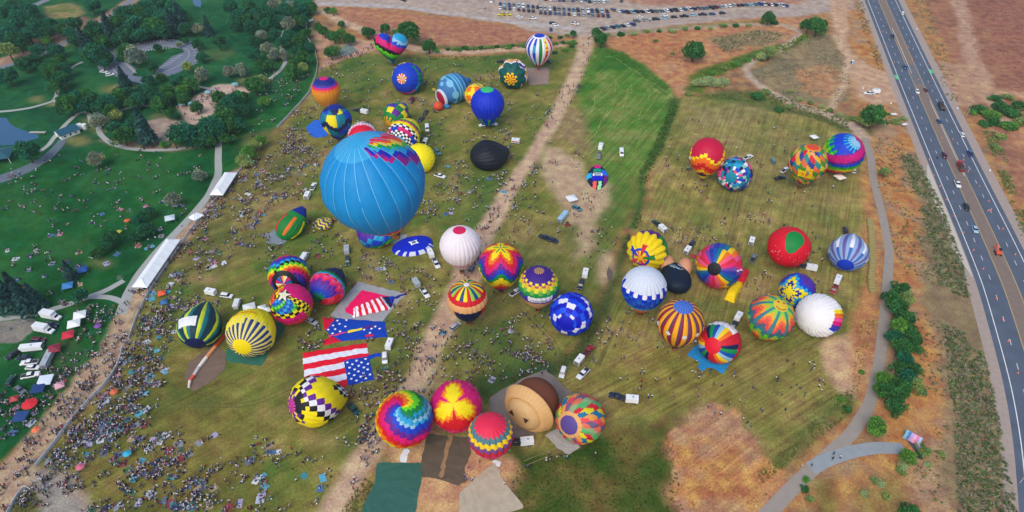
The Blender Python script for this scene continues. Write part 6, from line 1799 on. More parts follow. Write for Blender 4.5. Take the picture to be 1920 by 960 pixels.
# ------------------------------------------------------------------ tents, canopies, fences, buildings
tent_m = plain('white_vinyl', tuple(s2l((232, 236, 238))), rough=0.5, noise=0.05, scale=.4, bump=.2)
pole_m = plain('tent_pole', tuple(s2l((180, 182, 186))), rough=0.4, metal=.4)
def marquee(label, a_px, b_px, width, bays, zh=2.8, ridge=1.7, anchor=None):
    """long frame tent: a_px/b_px are the ends of its centre line as seen at eaves height"""
    A, B = G(*a_px, z=zh), G(*b_px, z=zh)
    d = (B - A)[:2]; Ln = np.linalg.norm(d); rz = math.atan2(d[1], d[0])
    root = empty('marquee', (A[0], A[1], 0), rz)
    tag(root, label, 'tent', 'white marquees')
    FOOT.append(((A[0] + B[0]) / 2, (A[1] + B[1]) / 2, width / 2)); ANCHORS.append((A[0], A[1], anchor or label))
    w = width / 2; bl = Ln / bays
    for i in range(bays):
        x0, x1 = i * bl + .02, (i + 1) * bl - .02
        xm = (x0 + x1) / 2
        r0 = zh + ridge * (.62 if i == 0 else .92); r1 = zh + ridge * (.62 if i == bays - 1 else .92)
        e0 = x0 + (w if i == 0 else 0); e1_ = x1 - (w if i == bays - 1 else 0)
        V = [(x0, -w, zh), (x1, -w, zh), (x1, w, zh), (x0, w, zh), (max(e0, x0), 0, r0 if i else zh + ridge), (min(e1_, x1), 0, r1 if i < bays - 1 else zh + ridge), (xm, -w * .5, zh + ridge * .40), (xm, w * .5, zh + ridge * .40)]
        F = [(0, 1, 6), (1, 5, 6), (5, 4, 6), (4, 0, 6), (2, 3, 7), (3, 4, 7), (4, 5, 7), (5, 2, 7)]
        F += [(0, 4, 3)] if i == 0 else []
        F += [(1, 2, 5)] if i == bays - 1 else []
        rp_ = ob('roof_panel', mesh('roof_panel', V, F, tent_m), root)
        V, F = join_vf([box_vf(xm, -w, zh - .16, bl - .06, .03, .34), box_vf(xm, w, zh - .16, bl - .06, .03, .34)])
        ob('valance', mesh('valance', V, F, tent_m), rp_)
        for sy in (-1, 1):
            ob('leg', mesh('leg', *tube_vf((x0, sy * (w - .06), 0), (x0, sy * (w - .06), zh), .06, 6), pole_m), root)
    for sy in (-1, 1):
        ob('leg', mesh('leg', *tube_vf((Ln - .05, sy * (w - .06), 0), (Ln - .05, sy * (w - .06), zh), .06, 6), pole_m), root)
    return root
marquee('long white marquee beside the promenade, the nearer and longer of two', (261, 539), (325, 448), 6.0, 7, anchor='the long white marquee')
marquee('white marquee at the far end of the promenade, shorter of two', (405, 366), (433, 323), 6.0, 4, anchor='the far white marquee')
marquee('small white marquee between the two long ones on the promenade', (358, 411), (377, 400), 4.0, 2, anchor='the small white marquee')

def canopy(label, px_, py_, col, size=3.2, rz=.4, zh=2.3, ridge=.8, flat=False, name='pop_up_canopy', group='pop-up canopies'):
    P = G(px_, py_, zh)
    root = empty(name, (P[0], P[1], 0), rz)
    tag(root, label, 'canopy', group)
    FOOT.append((P[0], P[1], size / 2))
    m = plain('canopy_%d_%d_%d' % col, tuple(s2l(col)), rough=.6, noise=.08, scale=.8)
    s = size / 2
    C4 = [(-s, -s), (s, -s), (s, s), (-s, s)]
    for k in range(4):
        (x0, y0), (x1, y1) = C4[k], C4[(k + 1) % 4]
        ob('roof_panel', mesh('roof_panel', [(x0, y0, zh), (x1, y1, zh), (0, 0, zh + (0.15 if flat else ridge)), (x0, y0, zh - .25), (x1, y1, zh - .25)], [(0, 1, 2), (3, 4, 1, 0)], m), root)
        ob('leg', mesh('leg', *tube_vf((x0 * .96, y0 * .96, 0), (x0 * .96, y0 * .96, zh), .04, 5), pole_m), root)
    return root
canopy('white pop-up canopy, upper of two beside the box trucks', 149, 590, (226, 230, 230), 4.2)
canopy('white pop-up canopy, lower of two beside the box trucks', 138, 606, (226, 230, 230), 4.2)
canopy('red pop-up canopy near the two white canopies', 127, 627, (196, 26, 56), 3.8)
canopy('dark red pop-up canopy in front of a food trailer', 101, 653, (132, 28, 52), 4.0)
canopy('white half of a double canopy in the vendor area', 84, 712, (210, 220, 232), 4.4, rz=.2, flat=True)
canopy('navy blue half of a double canopy in the vendor area', 71, 727, (22, 54, 110), 4.0, rz=.2, flat=True)
canopy('blue canopy with tan end beside the red parasol', 38, 780, (28, 62, 120), 4.0, rz=.1, flat=True)
canopy('pink pop-up canopy in the vendor area beside the promenade', 111, 722, (206, 150, 160), 2.8, rz=.6)
canopy('small red canopy at the left edge of the vendor area', 26, 747, (176, 50, 56), 2.4)
canopy('white pop-up canopy on the lawn near the small marquee', 318, 408, (190, 206, 214), 4.0)
canopy('white six-sided canopy beside the sunburst yellow balloon', 467, 576, (224, 226, 228), 4.4)
canopy('white canopy, left of two behind the star-crowned magenta balloon', 491, 577, (226, 228, 230), 3.0)
canopy('white canopy, right of two behind the star-crowned magenta balloon', 502, 580, (226, 228, 230), 2.6)
canopy('cream pop-up canopy below the blue and magenta spiral balloon', 1575, 331, (226, 220, 208), 4.2)
canopy('white canopy beside the long pale blue trailer in the field', 1072, 371, (218, 222, 224), 4.4)
canopy('white canopy at the top edge of the eastern field', 1527, 256, (222, 224, 224), 3.4)
canopy('orange pop-up tent on the grass beside the promenade barrier', 303, 549, (220, 86, 40), 2.8, zh=1.4)
canopy('small blue sun shelter on the grass beside the promenade barrier', 307, 566, (40, 100, 150), 2.6, zh=1.2)
canopy('blue pop-up tent on the park lawn', 154, 505, (24, 84, 160), 3.6, zh=1.6)
canopy('pale blue shelter on the park lawn', 126, 535, (60, 130, 190), 3.8, zh=1.4)
canopy('teal shade canopy at the park plaza, nearest the car park', 389, 172, (120, 176, 180), 3.0)
canopy('teal shade canopy at the right end of the park plaza', 440, 157, (110, 170, 176), 3.4)
canopy('teal shade canopy at the left end of the park plaza', 340, 194, (110, 170, 176), 3.0)
canopy('teal shade canopy beside trees at the park plaza', 357, 193, (110, 170, 176), 2.6)
def parasol(label, px_, py_, col, r=1.6, zh=2.0):
    P = G(px_, py_, zh)
    root = empty('parasol', (P[0], P[1], 0))
    tag(root, label, 'parasol', 'parasols')
    m = plain('parasol_%d_%d_%d' % col, tuple(s2l(col)), rough=.7, noise=.06)
    ob('pole', mesh('pole', *tube_vf((0, 0, 0), (0, 0, zh + .5), .035, 6), pole_m), root)
    for k in range(8):
        a0, a1 = k * math.pi / 4, (k + 1) * math.pi / 4
        ob('canopy_panel', mesh('canopy_panel', [(0, 0, zh + .6), (r * math.cos(a0), r * math.sin(a0), zh), (r * math.cos((a0 + a1) / 2) * .94, r * math.sin((a0 + a1) / 2) * .94, zh - .04), (r * math.cos(a1), r * math.sin(a1), zh)], [(0, 1, 2), (0, 2, 3)], m), root)
    FOOT.append((P[0], P[1], 1.0))
parasol('big red parasol at the lower end of the vendor area', 55, 757, (206, 24, 40), 2.4, 2.2)
for x, y, c, t in [(67, 805, (226, 110, 70), 'orange parasol beside the promenade below the vendor area'), (213, 734, (206, 92, 60), 'orange parasol in the crowd beside the barrier'), (150, 875, (196, 96, 120), 'pink parasol in the crowd at the lower left'), (238, 850, (40, 160, 190), 'turquoise parasol in the lower left crowd'),
                   (183, 611, (120, 70, 150), 'purple parasol near the promenade stalls'), (238, 413, (214, 90, 50), 'orange parasol on the park lawn under dark trees'), (222, 434, (200, 190, 60), 'yellow parasol on the park lawn'), (1300, 480, (170, 30, 60), 'dark red parasol beside a white trailer')]:
    parasol(t, x, y, c, 1.3, 1.7)

mesh_w = plain('barrier_panel', tuple(s2l((206, 212, 218))), rough=.6, noise=.08, scale=1)
def fence(label, pts, h=1.1, step=2.6, name='barrier_fence', mat=None):
    L = resample([G(*p) for p in pts], step)
    c = L.mean(0)
    root = empty(name, (c[0], c[1], 0))
    tag(root, label, 'fence', 'white barriers along the park')
    for i in range(len(L) - 1):
        a, b = L[i] - c, L[i + 1] - c
        t = (b - a) / np.linalg.norm(b - a); n = np.array([-t[1], t[0]]) * .06
        a2, b2 = a + t * .08, b - t * .08
        V = [(*(a2 - n), .12), (*(b2 - n), .12), (*(b2 + n), .12), (*(a2 + n), .12), (*(a2 - n), h), (*(b2 - n), h), (*(b2 + n), h), (*(a2 + n), h)]
        ob('panel', mesh('panel', V, [(0, 3, 2, 1), (4, 5, 6, 7), (0, 1, 5, 4), (1, 2, 6, 5), (2, 3, 7, 6), (3, 0, 4, 7)], mat or mesh_w), root)
        ob('post', mesh('post', *tube_vf((*a, 0), (*a, h + .08), .05, 5), pole_m), root)
        ob('foot', mesh('foot', *box_vf(a[0], a[1], .04, .5, .5, .06), pole_m), root)
fence('white fence curving along the far park edge', [(588, 38), (576, 42), (573, 66), (590, 92), (596, 118), (594, 138), (582, 172), (562, 196), (540, 220), (520, 240)], 1.3)
fence('white crowd barrier beside the marquees', [(455, 315), (436, 338), (408, 372), (380, 405), (352, 440), (322, 485), (296, 522), (276, 555), (258, 592), (242, 637)], 1.15)
fence('white crowd barrier along the lower promenade', [(231, 652), (226, 676), (214, 700), (196, 724), (166, 754), (140, 782), (100, 836), (67, 876)], 1.3)
fence('short white barrier at the lower left corner', [(60, 920), (45, 914), (34, 930), (18, 958), (10, 975)], 1.2)

# hay bales
straw = plain('straw', tuple(s2l((150, 138, 84))), rough=.95, noise=.3, scale=3, bump=.8)
hl = resample([G(*p) for p in [(1630, 416), (1633, 440), (1634, 470), (1634, 500), (1632, 522), (1634, 548)]], 1.75)
rb_ = random.Random(4)
bale_me = [bevelled('hay_bale', box_vf(0, 0, .6, 2.3 + .1 * k, 1.4, 1.2), straw, .14, 2) for k in range(3)]
for i, p in enumerate(hl):
    o = ob('hay_bale', bale_me[i % 3], None, (p[0] + rb_.uniform(-.12, .12), p[1], 0), rb_.uniform(-.08, .08))
    o['label'] = 'straw bale, %s from the far end of the long row by the trail' % (ORD[i] if i < len(ORD) else 'last')
    o['category'] = 'hay bale'; o['group'] = 'row of hay bales'; THINGS.append(o)
    FOOT.append((p[0], p[1], 1.2))

# house with teal roof by the pond
wall_m = plain('white_siding', tuple(s2l((220, 222, 220))), rough=.8, noise=.06, scale=1.2)
teal_m = plain('teal_metal_roof', tuple(s2l((14, 78, 98))), rough=.5, noise=.1, scale=.7)
pc = G(128, 252)
house = empty('boat_house', (pc[0], pc[1], 0), math.radians(52))
house.scale = (.78, .78, .78)
tag(house, 'white boat house with teal gabled roof beside the pond', 'building')
FOOT.append((pc[0], pc[1], 9))
ob('wall', mesh('wall', [(-6, -4.5, 0), (6, -4.5, 0), (6, 4.5, 0), (-6, 4.5, 0), (-6, -4.5, 3.2), (6, -4.5, 3.2), (6, 4.5, 3.2), (-6, 4.5, 3.2), (-6, 0, 5.2), (6, 0, 5.2)],
                [(0, 1, 5, 4), (2, 3, 7, 6), (3, 0, 4, 8, 7), (1, 2, 6, 9, 5)], wall_m), house)
for sy in (-1, 1):
    V = [(-6.6, sy * 5.1, 2.98), (6.6, sy * 5.1, 2.98), (6.6, 0, 5.28), (-6.6, 0, 5.28)]
    r = ob('roof', mesh('roof', V + [(x, y, z + .14) for x, y, z in V], [(0, 1, 2, 3), (7, 6, 5, 4), (0, 4, 5, 1), (1, 5, 6, 2), (2, 6, 7, 3), (3, 7, 4, 0)], teal_m), house)
    for k in range(11):
        x = -6 + k * 1.2
        ob('roof_seam', mesh('roof_seam', [(x - .04, sy * 5.08, 3.15), (x + .04, sy * 5.08, 3.15), (x + .04, 0, 5.45), (x - .04, 0, 5.45)], [(0, 1, 2, 3)], plain('roof_seam', tuple(s2l((40, 110, 128))), rough=.5)), r)
for x in (-3.5, 0, 3.5):
    wdw = ob('window', mesh('window', *box_vf(x, -4.52, 1.7, 1.1, .06, 1.1), glass_m), house)
    ob('frame', mesh('frame', *join_vf([box_vf(x, -4.56, 2.3, 1.3, .1, .1), box_vf(x, -4.56, 1.1, 1.3, .1, .1)]), chrome_m), wdw)
ob('door', mesh('door', *box_vf(-6.03, 0, 1.1, .06, 1.4, 2.2), plain('door_paint', tuple(s2l((60, 70, 80))))), house)
an = bevelled('annex', box_vf(0, 0, 1.6, 4.4, 4.0, 3.2), wall_m, .5, 3)
ob('annex', an, house, (8.4, 1.5, 0))
ob('tank', bevelled('tank', tube_vf((0, 0, 0), (0, 0, 3.6), 1.6, 16), wall_m, .2, 2), house, (10.6, -1.8, 0))
pc = G(-6, 300)
pav = empty('park_pavilion', (pc[0], pc[1], 0), .3)
tag(pav, 'dark roofed pavilion at the left edge beside the pond', 'building')
ob('roof', mesh('roof', [(-8, -6, 3.2), (8, -6, 3.2), (8, 6, 3.2), (-8, 6, 3.2), (-3, 0, 5), (3, 0, 5)], [(0, 1, 5, 4), (1, 2, 5), (2, 3, 4, 5), (3, 0, 4)], plain('pavilion_roof', tuple(s2l((26, 82, 96))), rough=.6, noise=.12)), pav)
for sx in (-7.4, 0, 7.4):
    for sy in (-5.4, 5.4):
        ob('column', mesh('column', *tube_vf((sx, sy, 0), (sx, sy, 3.2), .16, 8), wall_m), pav)
dk = empty('jetty', G(72, 249))
tag(dk, 'small pale wooden jetty on the pond shore', 'jetty')
for k in range(8):
    ob('plank', mesh('plank', *box_vf(-4 + k * 1.05, 0, .35, .95, 1.8, .08), plain('weathered_wood', tuple(s2l((168, 164, 156))), noise=.15)), dk)
for x in (-3.6, 3.2):
    for y in (-.7, .7):
        ob('pile', mesh('pile', *tube_vf((x, y, -.5), (x, y, .5), .09, 6), MATS['weathered_wood']), dk)
# painted underpass wall beside the trail
pw = G(1712, 826)
uw = empty('underpass_wall', (pw[0], pw[1], 0))
tag(uw, 'pastel painted concrete underpass wall where the grey path ends', 'wall')
A_, B_, C4_ = G(1694, 817) - pw, G(1724, 833) - pw, G(1722, 860) - pw
ncol = [(120, 190, 210), (90, 130, 190), (200, 160, 210), (230, 170, 200), (220, 130, 170), (170, 190, 220)]
for k in range(6):
    a, b = A_ + (B_ - A_) * k / 6, A_ + (B_ - A_) * (k + .98) / 6
    t = (b - a)[:2]; t /= np.linalg.norm(t); n = np.array([-t[1], t[0]]) * .9
    V = [(*(a[:2] - n), 0), (*(b[:2] - n), 0), (*(b[:2] + n), 0), (*(a[:2] + n), 0)]
    V += [(x, y, 2.2) for x, y, z in V]
    ob('mural_panel', mesh('mural_panel', V, [(4, 5, 6, 7), (0, 1, 5, 4), (1, 2, 6, 5), (2, 3, 7, 6), (3, 0, 4, 7)], plain('mural_%d' % k, tuple(s2l(ncol[k])), noise=.3, scale=1.0)), uw)
ob('wing_wall', mesh('wing_wall', *join_vf([box_vf((B_[0] + C4_[0]) / 2, (B_[1] + C4_[1]) / 2 , .8, .5, abs(B_[1] - C4_[1]) - .6, 1.6)]), concrete), uw)
ob('tunnel_floor', mesh('tunnel_floor', [(A_[0], A_[1] - .9, .06), (B_[0] - .6, B_[1] - .9, .06), (C4_[0] - .6, C4_[1], .06), (A_[0] + 1.5, C4_[1], .06)], [(0, 3, 2, 1)], plain('tunnel_shade', tuple(s2l((70, 72, 76))))), uw)  # dark sheet: shade of the underpass painted as floor colour
# street lamps, signs, cones, playground pieces
lamp_p = plain('lamp_pole', tuple(s2l((200, 204, 206))), rough=.4, metal=.4)
def street_lamp(label, px_, py_, arm):
    P = G(px_, py_)
    root = empty('street_lamp', (P[0], P[1], 0), arm)
    tag(root, label, 'street lamp', 'street lamps')
    ob('pole', mesh('pole', *tube_vf((0, 0, 0), (0, 0, 9), .12, 8, .07), lamp_p), root)
    ob('arm', mesh('arm', *tube_vf((0, 0, 8.9), (2.4, 0, 9.3), .06, 6), lamp_p), root)
    ob('lamp_head', bevelled('lamp_head', box_vf(2.7, 0, 9.28, .8, .34, .16), plain('lamp_head', tuple(s2l((90, 94, 98)))), .04, 1), root)
street_lamp('tall street lamp beside the highway shoulder at lower right', 1912, 905, math.radians(180))
street_lamp('street lamp on the far side of the highway by green bushes', 1812, 218, math.radians(200))
sign_w = plain('sign_white', tuple(s2l((228, 230, 230))), rough=.4)
def roadsign(label, px_, py_, w=.9, h=.9):
    P = G(px_, py_)
    root = empty('road_sign', (P[0], P[1], 0))
    tag(root, label, 'road sign', 'road signs')
    ob('post', mesh('post', *tube_vf((0, 0, 0), (0, 0, 2.4), .05, 5), pole_m), root)
    ob('plate', mesh('plate', *box_vf(0, -.06, 2.3, w, .04, h), sign_w), root)
for x, y, t in [(1717, 60, 'white road sign on the right verge highest up the highway'), (1792, 210, 'white road sign on the right verge beside the lamp'), (1852, 327, 'white road sign on the right verge farther down'), (1616, 172, 'white marker sign at the dirt pull-off entrance'),
                (1668, 200, 'white marker sign left of the highway below the pull-off')]:
    roadsign(t, x, y)
def slab(label, name, cat, px_, py_, dims, col, rz=0.0):
    P = G(px_, py_)
    root = empty(name, (P[0], P[1], 0), rz)
    tag(root, label, cat)
    m = plain('%s_%d' % (name, col[0]), tuple(s2l(col)), noise=.1)
    ob('top', bevelled('top', box_vf(0, 0, dims[2] - .1, dims[0], dims[1], .2), m, .05, 1), root)
    for sx in (-1, 1):
        for sy in (-1, 1):
            ob('leg', mesh('leg', *tube_vf((sx * dims[0] * .42, sy * dims[1] * .4, 0), (sx * dims[0] * .42, sy * dims[1] * .4, dims[2] - .2), .07, 5), pole_m), root)
slab('white topped equipment stand right of the big willow by the highway', 'equipment_stand', 'stand', 1675, 218, (3.0, 2.0, 1.4), (220, 222, 222), .1)
slab('white topped equipment stand nearest the highway verge', 'equipment_stand', 'stand', 1695, 237, (3.0, 1.6, 1.4), (220, 222, 222), .4)
cone_m = plain('cone_orange', tuple(s2l((226, 92, 60))), rough=.6)
ci = 0
for i, (x, y) in enumerate([(1655, 60), (1660, 85), (1676, 118), (1703, 90), (1710, 112), (1722, 150), (1742, 120), (1748, 148), (1765, 260), (1786, 262), (1742, 300), (1750, 330), (1762, 350), (1774, 375), (1789, 405), (1806, 437), (1825, 470), (1843, 505), (1806, 300), (1815, 322), (1836, 350), (1853, 378), (1880, 430), (1903, 478), (1868, 560), (1880, 600), (1890, 640), (1908, 700), (1852, 396), (1858, 394)]):
    P = G(x, y)
    root = empty('traffic_cone', (P[0], P[1], 0.05))
    tag(root, 'orange traffic cone, %s down the highway from the top' % ORD[i], 'traffic cone', 'traffic cones on the highway')
    ob('base', mesh('base', *box_vf(0, 0, .03, .6, .6, .06), cone_m), root)
    ob('cone', mesh('cone', *tube_vf((0, 0, .06), (0, 0, .95), .24, 8, .05), cone_m), root)
    ob('band', mesh('band', *tube_vf((0, 0, .5), (0, 0, .7), .15, 8, .11), sign_w), root)
P = G(1033, 58)
br = empty('barrel', (P[0], P[1], 0)); tag(br, 'blue barrel at the corner of the dusty car park lane', 'barrel')
ob('drum', bevelled('drum', tube_vf((0, 0, 0), (0, 0, 2.0), 1.1, 14), paint('blue'), .08, 2), br); ob('lid', mesh('lid', *tube_vf((0, 0, 2.0), (0, 0, 2.15), .6, 10), tyre_m), br)
P = G(1597, 120)
tb = empty('portable_toilet', (P[0], P[1], 0)); tag(tb, 'blue portable toilet beside the dirt track near the highway', 'portable toilet')
ob('cabin', bevelled('cabin', box_vf(0, 0, 1.1, 1.3, 1.3, 2.2), paint('blue'), .06, 1), tb); ob('roof', bevelled('roof', frustum(-.7, .7, 2.2, 2.45, 1.4, 1.0, .2, .2), sign_w, .03, 1), tb); ob('door', mesh('door', *box_vf(0, -.66, 1.0, .9, .04, 1.8), paint('lightblue')), tb)
# play pieces on the sand pit
for i, (x, y, t) in enumerate([(38, 610, 'climbing frame at the right end of the sandy pit'), (20, 618, 'spring rider in the middle of the sandy pit'), (48, 604, 'bench on the far edge of the sandy pit')]):
    P = G(x, y)
    root = empty(['climbing_frame', 'spring_rider', 'park_bench'][i], (P[0], P[1], 0), .5)
    tag(root, t, ['climbing frame', 'spring rider', 'bench'][i])
    if i == 0:
        for sx in (-2, 0, 2):
            for sy in (-1, 1):
                ob('post', mesh('post', *tube_vf((sx, sy, 0), (sx, sy, 2.2), .07, 6), pole_m), root)
            ob('crossbar', mesh('crossbar', *tube_vf((sx, -1, 2.15), (sx, 1, 2.15), .06, 6), pole_m), root)
        ob('slide', mesh('slide', [(2, -.5, 2), (2, .5, 2), (5, .5, .2), (5, -.5, .2)], [(0, 1, 2, 3)], chrome_m), root)
    elif i == 1:
        ob('spring', mesh('spring', *tube_vf((0, 0, 0), (0, 0, .5), .15, 8), tyre_m), root); ob('seat', bevelled('seat', box_vf(0, 0, .75, .5, 1.2, .5), paint('teal'), .1, 2), root)
    else:
        ob('seat', mesh('seat', *box_vf(0, 0, .45, 1.8, .45, .07), pole_m), root); ob('backrest', mesh('backrest', *box_vf(0, .25, .8, 1.8, .06, .4), pole_m), root)
        for sx in (-.8, .8): ob('leg', mesh('leg', *box_vf(sx, 0, .2, .08, .4, .4), tyre_m), root)

# ------------------------------------------------------------------ trees and shrubs
leaf_m = attr_mat('foliage', rough=0.75, transl=0.36, noise=0.15, scale=2.0, spec=0.15)
bark_m = plain('bark', tuple(s2l((74, 60, 48))), rough=.95, noise=.25, scale=4, bump=.6)
def leaf_quads(centres, size, rng, flat=0.0):
    """random leaf sprays: one quad per centre"""
    n = len(centres)
    a = rng.normal(size=(n, 3)); a[:, 2] = a[:, 2] * (1 - flat) + flat
    a /= np.linalg.norm(a, axis=1)[:, None]
    b = np.cross(a, rng.normal(size=(n, 3))); b /= np.linalg.norm(b, axis=1)[:, None]
    c = np.cross(a, b)
    s = size * rng.uniform(.6, 1.4, (n, 1))
    V = np.stack([centres - b * s - c * s * .6, centres + b * s - c * s * .5, centres + b * s * .8 + c * s * .6, centres - b * s * .7 + c * s * .7], 1).reshape(-1, 3)
    F = np.arange(4 * n).reshape(n, 4)
    return V, F
FOL = dict(dark=(34, 82, 52), mid=(48, 94, 46), lime=(78, 120, 48), olive=(108, 124, 68), grey=(104, 116, 100), spruce=(46, 80, 76), far=(32, 88, 62), tam=(130, 142, 96))
TREE = {}
def tree_proto(kind, var):
    key = (kind, var)
    if key in TREE:
        return TREE[key]
    rng = np.random.default_rng(hash((len(kind), var)) % 1000 + var * 17 + sum(map(ord, kind)))
    base = np.asarray(s2l(FOL[kind])) * 1.75
    if kind == 'spruce':
        # tiers of drooping sprays round a straight stem; unit: radius 1, height 3.4
        H = 3.4
        P, C = [], []
        n = 1700
        t = rng.random(n) ** 0.8
        tier = np.floor(t * 12) / 12 + rng.normal(0, .012, n)
        r = (1 - t) * (0.75 + 0.25 * (1 - (t * 12) % 1)) * np.sqrt(rng.uniform(.15, 1, n)) + .03
        th = rng.uniform(0, 2 * np.pi, n)
        lob = 1 + .22 * np.sin(th * 5 + np.floor(t * 12) * 2)
        P = np.stack([r * lob * np.cos(th), r * lob * np.sin(th), .25 + t * (H - .25) - r * .22], 1)
        V, F = leaf_quads(P, .13, rng)
        cl = base * (rng.uniform(.6, 1.35, (n, 1)))
        trunk = tube_vf((0, 0, 0), (0, 0, H * .95), .07, 7, .01)
        zc = 1.4
    else:
        nc = 20 if kind != 'olive' else 13
        d = rng.normal(size=(nc, 3)); d /= np.linalg.norm(d, axis=1)[:, None]
        d[:, 2] = np.abs(d[:, 2]) * 1.15 - .55
        rad = rng.uniform(.40, .80, (nc, 1))
        hgt = 1.0 if kind not in ('grey',) else 1.25
        ctr = d * rad * np.array([1, 1, .85 * hgt]) + np.array([0, 0, 1.25])
        cr = rng.uniform(.30, .52, nc)
        Ps, Cs = [], []
        for k in range(nc):
            m = 105
            q = rng.normal(size=(m, 3)); q /= np.linalg.norm(q, axis=1)[:, None]
            q *= (rng.uniform(.45, 1.0, (m, 1)) ** .5) * cr[k] * rng.uniform(.85, 1.12, (m, 1))
            Ps.append(ctr[k] + q)
            tone = rng.uniform(.72, 1.30)
            hue = rng.normal(0, .10)
            c = base * tone * rng.uniform(.75, 1.25, (m, 1)) * np.array([1 + hue * 1.5, 1 + hue * .4, 1 - hue])
            Cs.append(c)
        P = np.concatenate(Ps); cl = np.concatenate(Cs)
        V, F = leaf_quads(P, .082, rng, .35)
        parts = [tube_vf((0, 0, 0), (.03, .02, 1.0), .085, 8, .055)]
        for k in range(6):
            e = ctr[k]
            parts.append(tube_vf((.03, .02, .55 + .08 * k), tuple(e), .04, 5, .012))
        trunk = join_vf(parts)
        zc = 1.5
    crown = np_mesh('crown', V, F, leaf_m, np.clip(cl, 0, 1))
    tm = mesh('trunk', *trunk, bark_m)
    TREE[key] = (tm, crown, zc)
    return TREE[key]
LAB = dict(dark='dark green broadleaf tree', mid='green broadleaf tree', lime='bright yellow-green tree', olive='thin olive tree', grey='grey-green willow', spruce='blue-green spruce', far='deep green broadleaf tree', tam='dusty green tamarisk')
NTREE = 0
def tree(x, y, rpx, kind, where, group=None, name='tree'):
    global NTREE
    NTREE += 1
    r0 = 1.22 * rpx / pxscale(x, y)
    zc = 1.5 if kind != 'spruce' else 1.4
    k = .8 if kind in ('tam',) else 1.0
    P = G(x, y, zc * r0 * k * .85)
    tm, cm, _ = tree_proto(kind, NTREE % 3)
    rz = (NTREE * 2.399) % 6.28
    nm = {'spruce': 'spruce_tree', 'grey': 'willow_tree'}.get(kind, 'broadleaf_tree')
    root = ob(nm, None, None, (P[0], P[1], 0), rz, (r0, r0, r0 * k * (.92 + .16 * ((NTREE * 7) % 5) / 4)))
    ob('trunk', tm, root); ob('crown', cm, root)
    root['label'] = LAB[kind] + ' ' + where
    root['category'] = 'tree'
    root['group'] = group or 'trees ' + where
    THINGS.append(root)
    FOOT.append((P[0], P[1], r0 * .35))
    return root
T_NW = [(14, 22, 15, 'far'), (42, 34, 17, 'far'), (66, 44, 15, 'far'), (92, 46, 13, 'far'), (8, 60, 18, 'far'), (32, 74, 16, 'dark'), (55, 66, 14, 'far'), (118, 50, 12, 'mid'), (14, 92, 14, 'olive'), (82, 72, 9, 'lime'), (170, 8, 12, 'far'), (140, 44, 12, 'dark'),
        (138, 72, 10, 'dark'), (42, 118, 12, 'dark'), (62, 108, 12, 'dark'), (100, 92, 12, 'far'), (108, 112, 12, 'mid'), (12, 138, 16, 'far'), (96, 132, 14, 'mid'), (112, 146, 15, 'dark'), (120, 128, 12, 'far'),
        (176, 54, 16, 'dark'), (160, 86, 13, 'spruce'), (178, 96, 17, 'far'), (192, 104, 13, 'dark'), (206, 60, 14, 'spruce'), (216, 44, 14, 'mid'), (232, 58, 15, 'dark'), (250, 42, 15, 'far'), (268, 34, 15, 'dark'), (288, 46, 16, 'mid'), (304, 32, 15, 'far'), (276, 58, 13, 'far'),
        (306, 56, 13, 'dark'), (322, 48, 13, 'spruce'), (338, 42, 13, 'spruce'), (348, 52, 11, 'dark'), (246, 20, 13, 'dark'), (228, 22, 12, 'far'), (272, 10, 13, 'far'), (300, 8, 14, 'dark'), (324, 14, 13, 'far')]
T_NW += [(24, 8, 14, 'dark'), (54, 16, 13, 'far'), (84, 60, 13, 'dark'), (26, 52, 14, 'far'), (70, 92, 11, 'far'), (190, 76, 13, 'mid'), (222, 74, 12, 'dark'), (258, 62, 13, 'far'), (262, 22, 12, 'mid'), (286, 26, 12, 'far'), (316, 30, 13, 'mid'), (336, 24, 12, 'far'), (152, 64, 11, 'far'), (128, 60, 10, 'far'), (166, 102, 11, 'mid'), (192, 118, 9, 'far'), (100, 160, 12, 'mid'), (84, 124, 10, 'far')]
for a in T_NW: tree(*a, 'in the far left woods of the park')
T_CP = [(236, 94, 15, 'mid'), (252, 104, 15, 'grey'), (286, 124, 9, 'dark'), (294, 88, 7, 'dark'), (232, 150, 11, 'spruce'), (276, 148, 10, 'far'), (350, 124, 9, 'olive'), (376, 138, 12, 'grey'), (370, 82, 9, 'dark'), (378, 104, 9, 'far'), (390, 54, 9, 'spruce'), (410, 78, 11, 'dark'), (370, 52, 10, 'grey'), (348, 76, 5, 'dark'), (300, 142, 8, 'mid'),
        (428, 132, 10, 'grey'), (452, 130, 10, 'grey'), (336, 82, 5, 'olive')]
for a in T_CP: tree(*a, 'around the park car park')
